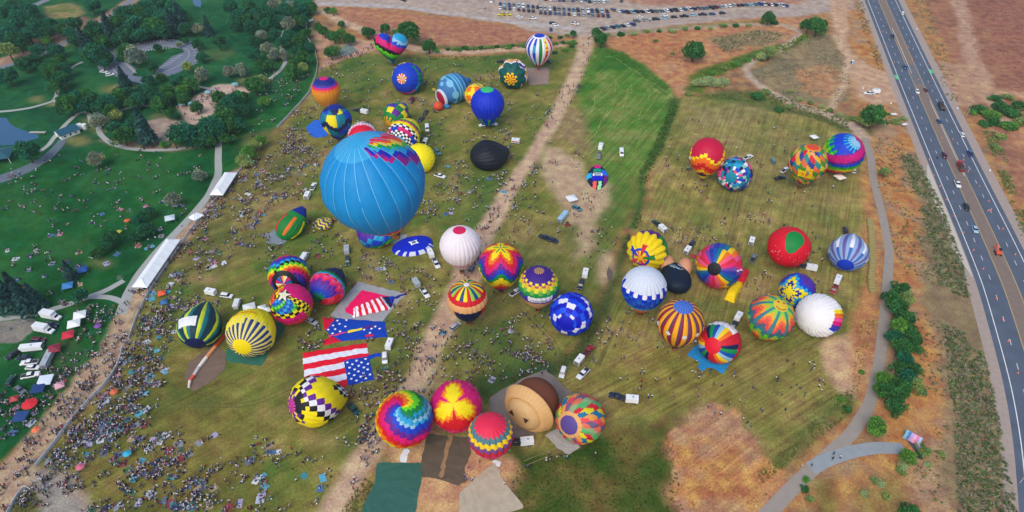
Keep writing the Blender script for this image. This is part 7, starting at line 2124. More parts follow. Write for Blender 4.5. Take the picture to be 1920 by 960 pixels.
T_MID = [(126, 192, 17, 'mid'), (140, 180, 14, 'far'), (160, 178, 12, 'mid'), (186, 200, 14, 'dark'), (204, 188, 15, 'far'), (224, 178, 14, 'mid'), (242, 172, 14, 'dark'), (262, 182, 13, 'far'), (284, 176, 14, 'dark'), (296, 192, 13, 'mid'), (318, 172, 15, 'mid'), (340, 168, 12, 'lime'), (356, 156, 13, 'mid'), (330, 150, 12, 'far'),
         (186, 222, 13, 'grey'), (216, 216, 11, 'olive'), (228, 246, 18, 'mid'), (250, 232, 12, 'far'), (272, 250, 17, 'spruce'), (316, 208, 10, 'mid'), (330, 218, 6, 'dark'), (340, 246, 22, 'far'), (326, 262, 12, 'mid'), (368, 200, 10, 'mid'), (376, 256, 15, 'dark'), (398, 236, 20, 'far'), (420, 214, 19, 'mid'), (436, 190, 17, 'far'), (412, 182, 12, 'mid'), (456, 204, 12, 'dark'), (444, 232, 12, 'far'),
         (424, 254, 12, 'mid'), (306, 270, 6, 'lime'), (476, 158, 14, 'mid'), (455, 298, 12, 'olive'), (466, 284, 12, 'lime'), (478, 270, 11, 'olive'), (486, 262, 10, 'lime'), (462, 306, 10, 'tam')]
T_MID += [(152, 196, 13, 'far'), (172, 186, 12, 'dark'), (246, 190, 12, 'mid'), (270, 168, 12, 'far'), (304, 182, 12, 'far'), (344, 182, 11, 'mid'), (206, 206, 12, 'mid'), (384, 240, 13, 'mid'), (408, 226, 14, 'dark'), (430, 236, 13, 'mid'), (356, 262, 11, 'far'), (392, 262, 11, 'mid'), (448, 178, 12, 'mid'), (212, 236, 11, 'far')]
for a in T_MID: tree(*a, 'among the middle grove of the park')
T_NE = [(430, 12, 12, 'far'), (448, 26, 13, 'far'), (466, 14, 13, 'dark'), (494, 16, 13, 'far'), (514, 8, 12, 'grey'), (530, 18, 12, 'far'), (546, 10, 12, 'grey'), (562, 14, 12, 'far'), (580, 10, 11, 'mid'), (500, 42, 11, 'far'), (540, 44, 11, 'grey'), (556, 38, 11, 'mid'), (488, 66, 10, 'grey'), (500, 88, 11, 'grey'), (514, 100, 10, 'grey'),
        (542, 66, 11, 'far'), (546, 132, 13, 'mid'), (570, 104, 12, 'mid'), (578, 86, 9, 'far'), (558, 92, 9, 'dark'), (492, 120, 11, 'mid'), (488, 148, 11, 'olive'), (470, 46, 11, 'dark'), (486, 32, 10, 'dark'), (516, 62, 10, 'far'), (494, 190, 9, 'lime'), (572, 58, 9, 'mid')]
T_NE += [(440, 44, 11, 'far'), (458, 32, 11, 'mid'), (478, 24, 11, 'far'), (504, 28, 11, 'dark'), (524, 36, 11, 'far'), (552, 24, 11, 'dark'), (568, 34, 10, 'far'), (528, 78, 10, 'far'), (560, 74, 10, 'mid'), (554, 112, 10, 'mid'), (478, 100, 10, 'far'), (508, 118, 10, 'mid'), (476, 76, 10, 'dark'), (566, 126, 9, 'olive'), (530, 100, 9, 'grey')]
for a in T_NE: tree(*a, 'in the upper right corner of the park')
T_L = [(14, 562, 20, 'spruce'), (44, 566, 19, 'spruce'), (66, 562, 15, 'spruce'), (30, 548, 16, 'spruce')]
for a in T_L: tree(*a, 'in the clump left of the sandy pit')
T_LAWN = [(178, 296, 14, 'grey'), (206, 444, 13, 'dark'), (196, 462, 10, 'dark'), (272, 428, 13, 'dark'), (258, 412, 9, 'far'), (276, 396, 11, 'dark'), (322, 374, 13, 'grey'), (372, 326, 11, 'grey'), (130, 512, 11, 'spruce'), (150, 556, 13, 'far'), (180, 474, 10, 'mid'), (48, 280, 18, 'far'), (250, 442, 9, 'dark')]
for a in T_LAWN: tree(*a, 'standing on the open park lawn')
T_N = [(608, 56, 10, 'mid'), (596, 50, 7, 'mid'), (626, 66, 11, 'mid'), (640, 60, 8, 'lime'), (654, 70, 10, 'mid'), (620, 96, 11, 'mid'), (630, 92, 8, 'olive'), (688, 58, 10, 'mid'), (624, 20, 6, 'lime'), (612, 16, 6, 'mid'), (640, 44, 6, 'mid'), (722, 52, 8, 'mid'), (760, 54, 19, 'mid'), (804, 84, 11, 'mid'), (818, 92, 6, 'lime'), (698, 58, 6, 'far')]
for a in T_N: tree(*a, 'near the small muddy pond')
T_E = [(1127, 72, 11, 'mid'), (1118, 58, 8, 'mid'), (1076, 62, 6, 'mid'), (1302, 90, 17, 'mid'), (1534, 46, 15, 'mid'), (1516, 46, 11, 'mid'), (1442, 30, 11, 'mid'), (1640, 214, 19, 'mid'), (1624, 222, 12, 'olive'), (1444, 96, 12, 'olive'), (1430, 104, 9, 'tam')]
for a in T_E: tree(*a, 'on the rough ground north of the field')
T_SE = [(1688, 537, 15, 'mid'), (1684, 574, 16, 'mid'), (1700, 592, 15, 'mid'), (1690, 610, 16, 'lime'), (1706, 622, 14, 'mid'), (1694, 648, 16, 'mid'), (1712, 650, 13, 'mid'), (1698, 668, 14, 'far'), (1662, 708, 14, 'lime'), (1668, 738, 17, 'mid'), (1690, 724, 17, 'mid'), (1704, 706, 14, 'far'), (1690, 752, 13, 'mid'), (1716, 716, 13, 'olive'), (1642, 797, 16, 'lime'), (1704, 854, 13, 'lime'), (1692, 872, 8, 'tam'), (1710, 962, 18, 'mid'), (1736, 846, 9, 'olive'), (1660, 322, 9, 'olive')]
T_SE += [(1676, 556, 14, 'mid'), (1700, 558, 13, 'olive'), (1680, 628, 13, 'far'), (1714, 634, 13, 'mid'), (1684, 690, 13, 'mid'), (1652, 726, 12, 'lime'), (1680, 766, 12, 'mid'), (1716, 690, 12, 'mid'), (1726, 732, 10, 'olive')]
for a in T_SE: tree(*a, 'beside the trail at the right')
def bush(x, y, rpx, kind, where, flat=.55, name='shrub'):
    global NTREE
    NTREE += 1
    r0 = rpx / pxscale(x, y)
    P = G(x, y, r0 * flat * .6)
    tm, cm, _ = tree_proto(kind, NTREE % 3)
    root = ob(name, None, None, (P[0], P[1], -.55 * r0 * flat), (NTREE * 1.7) % 6.28, (r0, r0, r0 * flat))
    ob('stem', tm, root); ob('crown', cm, root)
    root['label'] = {'mid': 'green shrub ', 'lime': 'bright green shrub ', 'olive': 'olive green shrub ', 'tam': 'dusty green shrub ', 'grey': 'grey-green shrub '}[kind] + where
    root['category'] = 'shrub'; root['group'] = 'shrubs ' + where
    THINGS.append(root)
for x, y, r, k in [(1840, 205, 16, 'mid'), (1858, 214, 18, 'lime'), (1878, 200, 18, 'mid'), (1898, 212, 18, 'mid'), (1870, 228, 16, 'mid'), (1894, 236, 16, 'lime'), (1846, 232, 12, 'mid'), (1915, 198, 16, 'mid'), (1916, 228, 16, 'olive'), (1866, 184, 12, 'mid'), (1890, 182, 12, 'olive'), (1824, 210, 9, 'lime'), (1880, 256, 12, 'olive'), (1868, 276, 10, 'olive')]:
    bush(x, y, r, k, 'on the far side of the highway', .5)
for x, y, r, k in [(1310, 156, 14, 'tam'), (1326, 152, 15, 'tam'), (1342, 156, 15, 'tam'), (1356, 152, 12, 'tam'), (1420, 180, 14, 'mid'), (1436, 172, 10, 'olive'), (1290, 176, 8, 'olive'), (1460, 206, 9, 'mid'), (1480, 200, 8, 'olive'), (1590, 222, 9, 'olive'), (1606, 222, 10, 'olive'), (1574, 216, 8, 'tam'), (1556, 206, 8, 'olive'), (1540, 200, 7, 'tam'),
                   (1520, 192, 7, 'olive'), (1500, 186, 7, 'tam'), (1482, 172, 7, 'olive'), (1680, 228, 10, 'olive'), (1694, 222, 8, 'tam'), (1400, 112, 8, 'lime'), (1380, 120, 9, 'lime'), (1358, 128, 8, 'olive'), (1420, 104, 8, 'lime'), (1334, 136, 8, 'lime'), (1260, 100, 5, 'olive'), (1230, 76, 5, 'lime')]:
    bush(x, y, r, k, 'along the creek north of the field', .6)
for x, y, r, k in [(1616, 698, 6, 'lime'), (1724, 832, 10, 'olive'), (1726, 852, 8, 'mid'), (1690, 884, 10, 'olive'), (1640, 900, 9, 'olive'), (1512, 900, 8, 'lime'), (1508, 916, 9, 'mid'), (1520, 936, 9, 'olive'), (1590, 768, 8, 'mid'), (1578, 748, 7, 'lime'), (1650, 905, 10, 'tam'), (1660, 930, 10, 'olive'), (1620, 925, 9, 'tam'), (1740, 870, 8, 'tam'), (1765, 850, 8, 'olive')]:
    bush(x, y, r, k, 'on the dry slope by the trail', .6)
for k in range(24):
    x = 840 + k * 10.2
    bush(x, 92 - (x - 840) * .06 + (k % 3), 5 + (k % 4), ['mid', 'olive', 'lime'][k % 3], 'in the hedge below the red field', .6)
for k in range(14):
    x = 1140 + k * 24
    bush(x, 64 - (x - 1140) * .075 + (k % 3) * 1.5, 5 + (k * 3 % 4), ['olive', 'mid', 'tam'][k % 3], 'in the strip below the parked cars', .6)
for x, y, r, k in [(1030, 70, 6, 'mid'), (1050, 69, 6, 'mid'), (1064, 66, 6, 'olive'), (1060, 94, 6, 'lime'), (1040, 98, 6, 'mid'), (1072, 86, 6, 'mid')]:
    bush(x, y, r, k, 'beside the start of the dirt road', .6)

# sagebrush and rank grass: nobody could count it
srng = np.random.default_rng(77)
def scatter(poly_px, n, warp=0):
    P = np.array([G(x, y)[:2] for x, y in poly_px])
    lo, hi = P.min(0), P.max(0)
    out = []
    while len(out) < n:
        q = srng.uniform(lo, hi, (n * 3, 2))
        m = inpoly(q[:, 0], q[:, 1], P)
        out += list(q[m])
    return np.array(out[:n])
def tufts(name, label, specs, cat=None):
    Vs, Fs, Cs, off = [], [], [], 0
    for poly, n, size, hgt, cols in specs:
        pts = scatter(poly, n) if not isinstance(poly, np.ndarray) else poly
        if len(pts) and not isinstance(poly, np.ndarray):
            for f_ in FLATS:
                pts = pts[~inpoly(pts[:, 0], pts[:, 1], np.array([G(x, y)[:2] for x, y in f_]))]
        keepn = vnoise(pts[:, 0], pts[:, 1], 14, 91, 2) > (.38 if not isinstance(poly, np.ndarray) else -1)
        pts = pts[keepn]
        n = len(pts)
        m = 14
        cc = np.asarray([s2l(c) for c in cols])
        base = cc[srng.integers(0, len(cols), n)] * srng.uniform(1.35, 2.4, (n, 1))
        r = size * srng.uniform(.5, 1.25, (n, 1, 1))
        q = srng.normal(size=(n, m, 3)); q /= np.linalg.norm(q, axis=2)[..., None]
        q[..., 2] = np.abs(q[..., 2]) * hgt
        q *= r * srng.uniform(.5, 1, (n, m, 1))
        ctr = q + np.concatenate([pts, np.zeros((n, 1))], 1)[:, None, :]
        V, F = leaf_quads(ctr.reshape(-1, 3), size * .30, srng, .75)
        c = (base[:, None, :] * srng.uniform(.7, 1.3, (n, m, 1))).reshape(-1, 3)
        Vs.append(V); Fs.append(F + off); Cs.append(c); off += len(V)
    o = ob(name, np_mesh(name, np.concatenate(Vs), np.concatenate(Fs), leaf_m, np.clip(np.concatenate(Cs), 0, 1)))
    o['kind'] = 'stuff'; o['label'] = label
    return o
SG = [(104, 110, 82), (82, 98, 58), (116, 112, 92), (66, 88, 44), (92, 92, 74)]
tufts('sagebrush', 'grey-green sagebrush scattered over the dry flats', [
    ([(1690, 290), (1716, 290), (1764, 380), (1800, 480), (1830, 600), (1868, 760), (1905, 960), (1910, 1000), (1800, 1000), (1790, 820), (1772, 640), (1752, 480), (1722, 380)], 2500, .82, .8, SG),
    ([(1640, 260), (1690, 260), (1760, 400), (1790, 700), (1760, 1000), (1700, 1000), (1740, 760), (1720, 640), (1690, 500), (1650, 400)], 900, .62, .7, SG),
    ([(1410, 130), (1480, 92), (1520, 66), (1570, 64), (1590, 120), (1594, 190), (1560, 198), (1480, 182), (1420, 158)], 1500, .65, .7, [(128, 122, 100), (112, 112, 88), (120, 108, 88)]),
    ([(1330, 74), (1420, 56), (1482, 64), (1440, 86), (1360, 100)], 420, .7, .7, SG),
    ([(1600, 0), (1616, 0), (1660, 130), (1648, 132), (1622, 70)], 220, .7, .7, SG),
    ([(1716, 0), (1740, 0), (1770, 90), (1800, 190), (1776, 190), (1744, 90)], 220, .7, .7, [(92, 104, 60), (110, 108, 78)]),
    ([(1840, 240), (1870, 250), (1920, 400), (1920, 450), (1890, 370)], 420, .7, .8, [(80, 100, 56), (96, 108, 60)]),
    ([(1790, 0), (1920, 0), (1920, 170), (1860, 150), (1820, 80)], 600, .5, .5, [(126, 96, 78), (110, 90, 72), (140, 104, 80)]),
    ([(1240, 92), (1290, 100), (1290, 160), (1250, 140)], 60, .6, .6, SG)])
tufts('rank_grass', 'rank green grass along the ditch and creek banks', [
    ([(1262, 182), (1276, 186), (1236, 296), (1216, 340), (1210, 392), (1194, 430), (1184, 425), (1196, 380), (1200, 320), (1222, 280), (1244, 230)], 420, .5, .6, [(48, 78, 28), (62, 88, 34), (40, 68, 28)]),
    ([(1186, 436), (1160, 500), (1156, 556), (1120, 620), (1090, 664), (1040, 696), (960, 722), (960, 710), (1036, 680), (1080, 650), (1112, 596), (1146, 546), (1152, 500), (1178, 440)], 420, .45, .5, [(70, 84, 38), (84, 90, 44), (56, 76, 34)]),
    ([(1300, 172), (1318, 136), (1400, 106), (1470, 84), (1512, 62), (1516, 70), (1474, 94), (1404, 118), (1330, 146), (1312, 176)], 700, .7, .8, [(84, 108, 38), (98, 116, 44), (62, 88, 36)]),
    ([(1276, 180), (1440, 172), (1560, 214), (1620, 246), (1610, 252), (1540, 228), (1440, 194), (1340, 184)], 700, .6, .7, [(74, 92, 46), (88, 100, 52)]),
    ([(1560, 742), (1598, 730), (1598, 772), (1500, 850), (1430, 905), (1410, 890), (1490, 836)], 420, .4, .6, [(66, 90, 38), (88, 98, 46)]),
    ([(1120, 84), (1170, 96), (1262, 172), (1250, 180), (1180, 124), (1116, 96)], 300, .5, .6, [(50, 94, 34), (62, 100, 36)]),
    ([(800, 104), (960, 106), (1080, 84), (1076, 94), (960, 116), (800, 112)], 400, .5, .6, [(60, 86, 40), (74, 94, 44)]),
    ([(950, 880), (1230, 790), (1264, 830), (1280, 960), (930, 960)], 1100, .34, .5, [(58, 78, 26), (80, 86, 34), (44, 70, 22), (100, 94, 46)]),
    ([(1260, 830), (1390, 800), (1470, 880), (1420, 960), (1290, 960)], 420, .26, .5, [(150, 112, 70), (126, 104, 66), (110, 100, 56)]),
    ([(1140, 84), (1300, 50), (1480, 40), (1330, 126), (1290, 170)], 260, .45, .5, [(120, 104, 66), (100, 100, 56), (150, 112, 76)]),
    ([(1650, 880), (1760, 780), (1790, 960), (1600, 960)], 260, .35, .5, [(150, 116, 66), (110, 104, 64)]),
    ([(640, 20), (1000, 60), (1010, 72), (900, 86), (700, 62)], 160, .5, .5, [(130, 96, 64), (110, 100, 60)]),
    ([(700, 870), (725, 850), (690, 960), (640, 960)], 240, .4, .6, [(96, 98, 50), (80, 90, 44)]),
    ([(1608, 600), (1640, 600), (1610, 735), (1596, 730)], 150, .35, .5, [(96, 98, 50), (120, 108, 60)]),
    ([(30, 930), (62, 918), (90, 955), (60, 960), (20, 960)], 200, .4, .6, [(80, 86, 44), (104, 100, 58)])])

def along(lines, step, jit):
    out = []
    for L in lines:
        Q = resample([G(*p) for p in L], step)
        out.append(Q + srng.normal(0, jit, Q.shape))
    return np.concatenate(out)
WR = [[(1080 + x / 4.57, 90 + y / 4.57) for x, y in L] for L in [[(445, 355), (425, 440), (400, 525)], [(365, 320), (340, 290), (335, 350), (325, 385)], [(330, 470), (260, 590), (195, 680)], [(275, 530), (215, 630), (160, 760)], [(600, 340), (635, 380), (620, 450)], [(675, 455), (630, 510), (590, 575)],
      [(775, 465), (700, 560), (640, 640)], [(580, 500), (540, 580)], [(390, 580), (355, 640), (330, 700)], [(560, 690), (460, 770)], [(610, 705), (520, 820)], [(165, 400), (160, 480), (125, 560)], [(480, 170), (600, 270), (720, 340), (835, 430)], [(250, 70), (330, 80), (420, 140), (470, 180)], [(470, 300), (480, 380)], [(640, 330), (740, 400)], [(560, 600), (470, 640)]]]
tufts('cut_hay', 'pale cut hay lying in rows on the bright green grass', [(along(WR, .5, .2), 0, .24, .3, [(150, 150, 96), (170, 164, 116), (136, 146, 84)])])

# ------------------------------------------------------------------ people, blankets
person_m = attr_mat('clothing', rough=0.8, noise=0.06, scale=6)
def skin_mesh(joints, edges, subd=0):
    me = bpy.data.meshes.new('figure_tmp')
    me.from_pydata([j[0] for j in joints], edges, [])
    o = bpy.data.objects.new('figure_tmp', me)
    COL.objects.link(o)
    o.modifiers.new('skin', 'SKIN')
    sv = me.skin_vertices[0].data
    for i, j in enumerate(joints):
        sv[i].radius = (j[1], j[2] if len(j) > 2 else j[1])
    sv[0].use_root = True
    if subd:
        s = o.modifiers.new('sub', 'SUBSURF'); s.levels = subd; s.render_levels = subd
    bpy.context.view_layer.update()
    dg = bpy.context.evaluated_depsgraph_get()
    out = bpy.data.meshes.new_from_object(o.evaluated_get(dg))
    bpy.data.objects.remove(o)
    V = np.zeros(len(out.vertices) * 3); out.vertices.foreach_get('co', V)
    F = [tuple(p.vertices) for p in out.polygons]
    bpy.data.meshes.remove(out)
    return V.reshape(-1, 3), F
def pose(kind):
    # pelvis, waist, chest, neck, head, crown, arms, legs
    if kind == 'sit':
        J = [((0, 0, .16), .15, .13), ((0, .02, .34), .13, .11), ((0, .03, .52), .16, .12), ((0, .03, .66), .06), ((0, .01, .76), .10), ((0, .01, .87), .08),
             ((-.20, .03, .56), .06), ((-.25, -.06, .36), .05), ((-.16, -.24, .26), .04), ((.20, .03, .56), .06), ((.26, -.04, .36), .05), ((.20, -.24, .24), .04),
             ((-.12, -.32, .26), .08), ((-.14, -.62, .08), .055), ((-.14, -.78, .06), .05), ((.12, -.30, .30), .08), ((.14, -.54, .10), .055), ((.12, -.72, .06), .05)]
    else:
        s = .22 if kind == 'walk' else .03
        J = [((0, 0, .92), .14, .12), ((0, 0, 1.12), .13, .10), ((0, 0, 1.34), .17, .12), ((0, 0, 1.50), .06), ((0, -.02, 1.60), .10), ((0, -.02, 1.72), .08),
             ((-.22, 0, 1.40), .06), ((-.27, s * .5, 1.14), .05), ((-.27, -.04 + s * .2, .90), .04), ((.22, 0, 1.40), .06), ((.27, -s * .5, 1.14), .05), ((.27, -.08 - s, .93), .04),
             ((-.10, -s * .6, .50), .075), ((-.11, -s * .9, .10), .05), ((-.11, -s - .10, .04), .045), ((.10, s * .6, .50), .075), ((.11, s * 1.2, .12), .05), ((.11, s - .06, .04), .045)]
    E = [(0, 1), (1, 2), (2, 3), (3, 4), (4, 5), (2, 6), (6, 7), (7, 8), (2, 9), (9, 10), (10, 11), (0, 12), (12, 13), (13, 14), (0, 15), (15, 16), (16, 17)]
    return J, E
POSES = {}
for k in ('stand', 'walk', 'sit'):
    J, E = pose(k)
    POSES[k] = skin_mesh(J, E, 0)
def region(kind, c):
    """which garment a body point belongs to"""
    x, y, z = c
    if kind == 'sit':
        if z > .80: return 3
        if z > .66: return 2
        if y < -.18 and z < .34: return 1
        return 0 if z > .24 else 1
    if z > 1.66: return 3
    if z > 1.50: return 2
    if abs(x) > .2 and z < 1.05: return 2
    return 0 if z > .96 else 1
REG = {k: [region(k, np.mean([V[i] for i in f], axis=0)) for f in F] for k, (V, F) in POSES.items()}
TOPS = dict(navy=(28, 36, 62), black=(22, 22, 26), white=(222, 222, 224), grey=(110, 112, 118), red=(170, 30, 42), pink=(206, 120, 150), blue=(40, 84, 150), teal=(30, 120, 130), maroon=(92, 28, 40), purple=(92, 60, 120), green=(40, 84, 56), tan=(170, 140, 110), lilac=(160, 150, 190))
TW = ['navy'] * 5 + ['black'] * 6 + ['white'] * 6 + ['grey'] * 5 + ['lilac'] * 2 + ['red'] * 2 + ['pink'] * 2 + ['blue'] * 3 + ['white'] * 3 + ['grey'] * 2 + ['teal'] * 2 + ['maroon'] + ['green'] + ['tan'] + ['lilac'] * 2
BOTS = dict(dark=(26, 30, 42), denim=(52, 68, 98), black=(20, 20, 24), khaki=(130, 114, 86), grey=(80, 82, 88))
SKINS = [(196, 148, 120), (168, 118, 88), (120, 80, 58), (210, 166, 140)]
HAIRS = dict(dark=(30, 24, 22), brown=(70, 46, 30), fair=(168, 136, 90), white=(214, 212, 208), capped=(190, 40, 44))
PM = {}
prng = random.Random(99)
def person_mesh(kind, top, bot, skin, hair):
    key = (kind, top, bot, skin, hair)
    if key not in PM:
        V, F = POSES[kind]
        cs = [s2l(TOPS[top]), s2l(BOTS[bot]), s2l(SKINS[skin]), s2l(HAIRS[hair])]
        PM[key] = mesh('person', V, F, person_m, [cs[r] for r in REG[kind]], smooth=True)
    return PM[key]
FT = np.array([f for f in FOOT])
def clear(p, extra=.3):
    return not np.any((FT[:, 0] - p[0]) ** 2 + (FT[:, 1] - p[1]) ** 2 < (FT[:, 2] + extra) ** 2)
FLATG = [np.array([G(x, y)[:2] for x, y in f]) for f in FLATS]
def on_sheet(p):
    return any(inpoly(np.array([p[0]]), np.array([p[1]]), f)[0] for f in FLATG)
CROWD = []        # (x, y, kind, rz)
BLANK = []        # (x, y, rz, w, l)
def crowd(poly_px, groups, per=(1, 4), sit=.5, spread_=1.6, blanket=.25, where='', walk=.2):
    P = np.array([G(x, y)[:2] for x, y in poly_px])
    lo, hi = P.min(0), P.max(0)
    made = tries = 0
    while made < groups and tries < groups * 40:
        tries += 1
        c = np.array([prng.uniform(lo[0], hi[0]), prng.uniform(lo[1], hi[1])])
        if not inpoly(np.array([c[0]]), np.array([c[1]]), P)[0] or not clear(c, .6):
            continue
        if vnoise(np.array([c[0]]), np.array([c[1]]), 11, 501, 2)[0] < prng.uniform(.2, .55):
            continue
        if on_sheet(c) and prng.random() < .97:
            continue
        made += 1
        n = prng.randint(*per)
        seated = prng.random() < sit
        if seated and prng.random() < blanket:
            BLANK.append((c[0], c[1], prng.uniform(0, 3.1), prng.uniform(1.4, 2.4), prng.uniform(1.8, 3.0), where))
        for _ in range(n):
            q = c + np.array([prng.gauss(0, spread_ * (.45 if seated else .55)), prng.gauss(0, spread_ * (.45 if seated else .55))])
            if not clear(q, .1):
                continue
            kd = 'sit' if (seated and prng.random() < .85) else ('walk' if prng.random() < walk + .2 else 'stand')
            CROWD.append((q[0], q[1], kd, prng.uniform(0, 6.28), where))
# packed spectators beside the barrier
crowd([(452, 322), (500, 270), (560, 225), (602, 250), (600, 330), (560, 380), (500, 400), (470, 470), (380, 520), (330, 560), (262, 600), (280, 552), (326, 482)], 320, (1, 5), .6, 2.0, .35, 'in the marquee crowd')
crowd([(250, 600), (330, 560), (480, 560), (470, 575), (345, 590), (320, 640), (240, 650)], 105, (2, 5), .6, 1.8, .3, 'left of the striped balloon')
crowd([(236, 652), (312, 640), (312, 690), (302, 740), (290, 770), (276, 800), (200, 800), (150, 790), (200, 726)], 140, (2, 6), .7, 1.8, .4, 'in the barrier crowd')
crowd([(150, 790), (276, 795), (320, 820), (345, 870), (400, 900), (420, 960), (130, 960), (125, 890), (80, 872)], 235, (2, 6), .7, 1.9, .5, 'in the lower left crowd')
crowd([(320, 800), (480, 820), (620, 870), (600, 960), (400, 960), (345, 880)], 95, (1, 4), .6, 1.8, .4, 'left of the dirt road')
crowd([(480, 440), (600, 420), (690, 470), (760, 500), (830, 520), (820, 600), (760, 600), (600, 640), (520, 560), (500, 500)], 130, (1, 4), .3, 2.0, .15, 'around the banded balloons')
crowd([(690, 640), (760, 600), (830, 600), (740, 760), (700, 830), (640, 830), (640, 760)], 120, (1, 4), .15, 2.0, .05, 'beside the giant flag')
crowd([(560, 620), (606, 600), (606, 650), (560, 660)], 26, (1, 4), .2, 1.8, .1, 'beside the giant flag')
crowd([(700, 250), (960, 250), (960, 340), (900, 430), (800, 440), (740, 400), (800, 330)], 210, (1, 4), .3, 2.0, .15, 'around the black balloon')
crowd([(600, 130), (720, 110), (860, 120), (960, 110), (960, 250), (860, 250), (700, 240), (600, 210)], 190, (1, 4), .3, 2.2, .12, 'among the far balloons')
crowd([(545, 215), (600, 190), (640, 260), (600, 300), (500, 300)], 90, (1, 4), .5, 2.0, .3, 'near the park edge')
crowd([(500, 130), (590, 140), (540, 205), (470, 260), (480, 200)], 80, (1, 4), .6, 2.0, .3, 'under the fence trees')
crowd([(1010, 280), (960, 250), (1030, 130), (1060, 130), (1066, 190), (1030, 250)], 34, (1, 3), .2, 2.0, .05, 'beside the upper dirt road')
crowd([(890, 440), (940, 380), (980, 330), (1010, 290), (1020, 340), (1040, 420), (960, 470), (900, 480)], 60, (1, 3), .2, 2.0, .05, 'beside the middle of the dirt road')
crowd([(840, 600), (900, 620), (980, 580), (1040, 600), (1010, 700), (900, 720), (800, 760), (780, 720)], 110, (1, 4), .2, 1.8, .08, 'below the wedge-crowned balloon')
crowd([(960, 660), (1030, 640), (1060, 690), (990, 720), (940, 712)], 40, (2, 4), .2, 1.6, .05, 'above the hat balloon')
crowd([(1080, 360), (1160, 360), (1150, 480), (1090, 560), (1060, 480), (1010, 400), (1030, 300), (1110, 280)], 40, (1, 3), .2, 2.0, .05, 'around the dirt clearing')
crowd([(1100, 610), (1180, 560), (1240, 600), (1250, 640), (1120, 700)], 24, (1, 3), .2, 1.8, .05, 'on the sandy strip')
crowd([(1230, 430), (1420, 400), (1560, 450), (1600, 520), (1560, 560), (1420, 560), (1260, 560)], 80, (1, 3), .25, 2.0, .05, 'among the eastern balloons')
crowd([(1260, 210), (1500, 230), (1590, 330), (1500, 400), (1300, 400), (1240, 340)], 56, (1, 3), .3, 2.2, .1, 'in the upper eastern field')
crowd([(1150, 700), (1400, 640), (1540, 660), (1560, 740), (1440, 820), (1300, 760), (1140, 790)], 34, (1, 3), .35, 1.8, .15, 'in the lower eastern field')
crowd([(980, 880), (1040, 850), (1140, 800), (1120, 850)], 8, (1, 3), .4, 1.4, .3, 'beside the pastel diamond balloon')
crowd([(690, 880), (960, 880), (960, 950), (700, 950)], 7, (1, 2), .2, 1.2, 0, 'beside the front ground sheets')
crowd([(640, 830), (740, 740), (760, 780), (690, 850)], 40, (1, 4), .1, 1.6, 0, 'beside the rainbow swirl balloon')
# on foot on the paths
crowd([(236, 560), (262, 575), (244, 640), (224, 690), (150, 775), (66, 876), (0, 940), (-20, 900), (60, 812), (160, 690), (216, 600)], 110, (1, 5), .0, 1.6, 0, 'on the lower promenade', .7)
crowd([(40, 880), (130, 890), (180, 960), (0, 960), (0, 920)], 44, (1, 4), .0, 1.6, 0, 'at the lower left corner', .7)
crowd([(452, 318), (440, 345), (330, 480), (262, 570), (248, 550), (300, 520), (350, 440), (420, 345)], 90, (1, 4), .2, 1.4, 0, 'beside the marquees', .4)
crowd([(930, 380), (880, 500), (846, 580), (780, 710), (700, 830), (640, 920), (660, 920), (735, 800), (815, 660), (860, 600), (900, 480)], 80, (1, 3), .0, 1.6, 0, 'on the dirt road', .7)
crowd([(1100, 66), (1070, 160), (1010, 270), (940, 380), (960, 390), (1030, 280), (1090, 160), (1110, 70)], 26, (1, 3), .0, 1.6, 0, 'on the upper dirt road', .7)
crowd([(600, 126), (700, 84), (702, 96), (620, 130)], 30, (1, 4), .0, 1.6, 0, 'on the sandy bank by the muddy pond', .6)
crowd([(860, 96), (980, 88), (980, 94), (860, 102)], 6, (1, 2), 0, 1.4, 0, 'on the far dirt path', .7)
crowd([(1500, 880), (1560, 850), (1580, 856), (1530, 885)], 4, (1, 2), 0, 1.2, 0, 'where the two trails meet', .6)
# the park lawn and stalls
crowd([(20, 300), (180, 290), (400, 285), (395, 370), (320, 430), (230, 520), (140, 555), (0, 560), (0, 360)], 150, (2, 5), .85, 1.6, .7, 'on the park lawn')
crowd([(100, 560), (220, 580), (190, 650), (120, 720), (60, 800), (0, 830), (0, 740), (100, 690), (160, 600)], 110, (1, 5), .35, 1.6, .15, 'around the vendor stalls')
crowd([(330, 200), (400, 165), (465, 165), (430, 180), (400, 200), (360, 232)], 40, (1, 3), .2, 1.8, 0, 'on the park plaza')
for bx, by, bl in ANCHORS:                      # balloon crews
    for _ in range(prng.randint(3, 7)):
        a_ = prng.uniform(0, 6.28); d_ = prng.uniform(2.5, 6) if True else 0
        q = (bx + math.cos(a_) * d_, by + math.sin(a_) * d_)
        if clear(q, .1) and not on_sheet(q):
            CROWD.append((q[0], q[1], 'walk' if prng.random() < .4 else 'stand', prng.uniform(0, 6.28), 'beside ' + bl if bl.startswith('the ') else 'among the balloon crews'))
print('crowd', len(CROWD), 'blankets', len(BLANK))
HIDE = [(q[0], q[1]) for q in CROWD]
order = sorted(range(len(CROWD)), key=lambda i: math.hypot(CROWD[i][0], CROWD[i][1]) + (30 if CROWD[i][2] == 'sit' else 0))
near = set()
for i in order:
    u, v, _ = pix((CROWD[i][0], CROWD[i][1], .8))
    if -5 < u < 1925 and -5 < v < 962:
        near.add(i)
    if len(near) >= 300:
        break
DO = {'stand': 'standing', 'walk': 'walking', 'sit': 'sitting'}
COMBO = [(prng.choice(TW), prng.choice(list(BOTS)), prng.randrange(4), prng.choice(['dark', 'dark', 'brown', 'brown', 'fair', 'white', 'capped'])) for _ in range(70)]
Vs, Fs3, Cs, off = [], [], [], 0
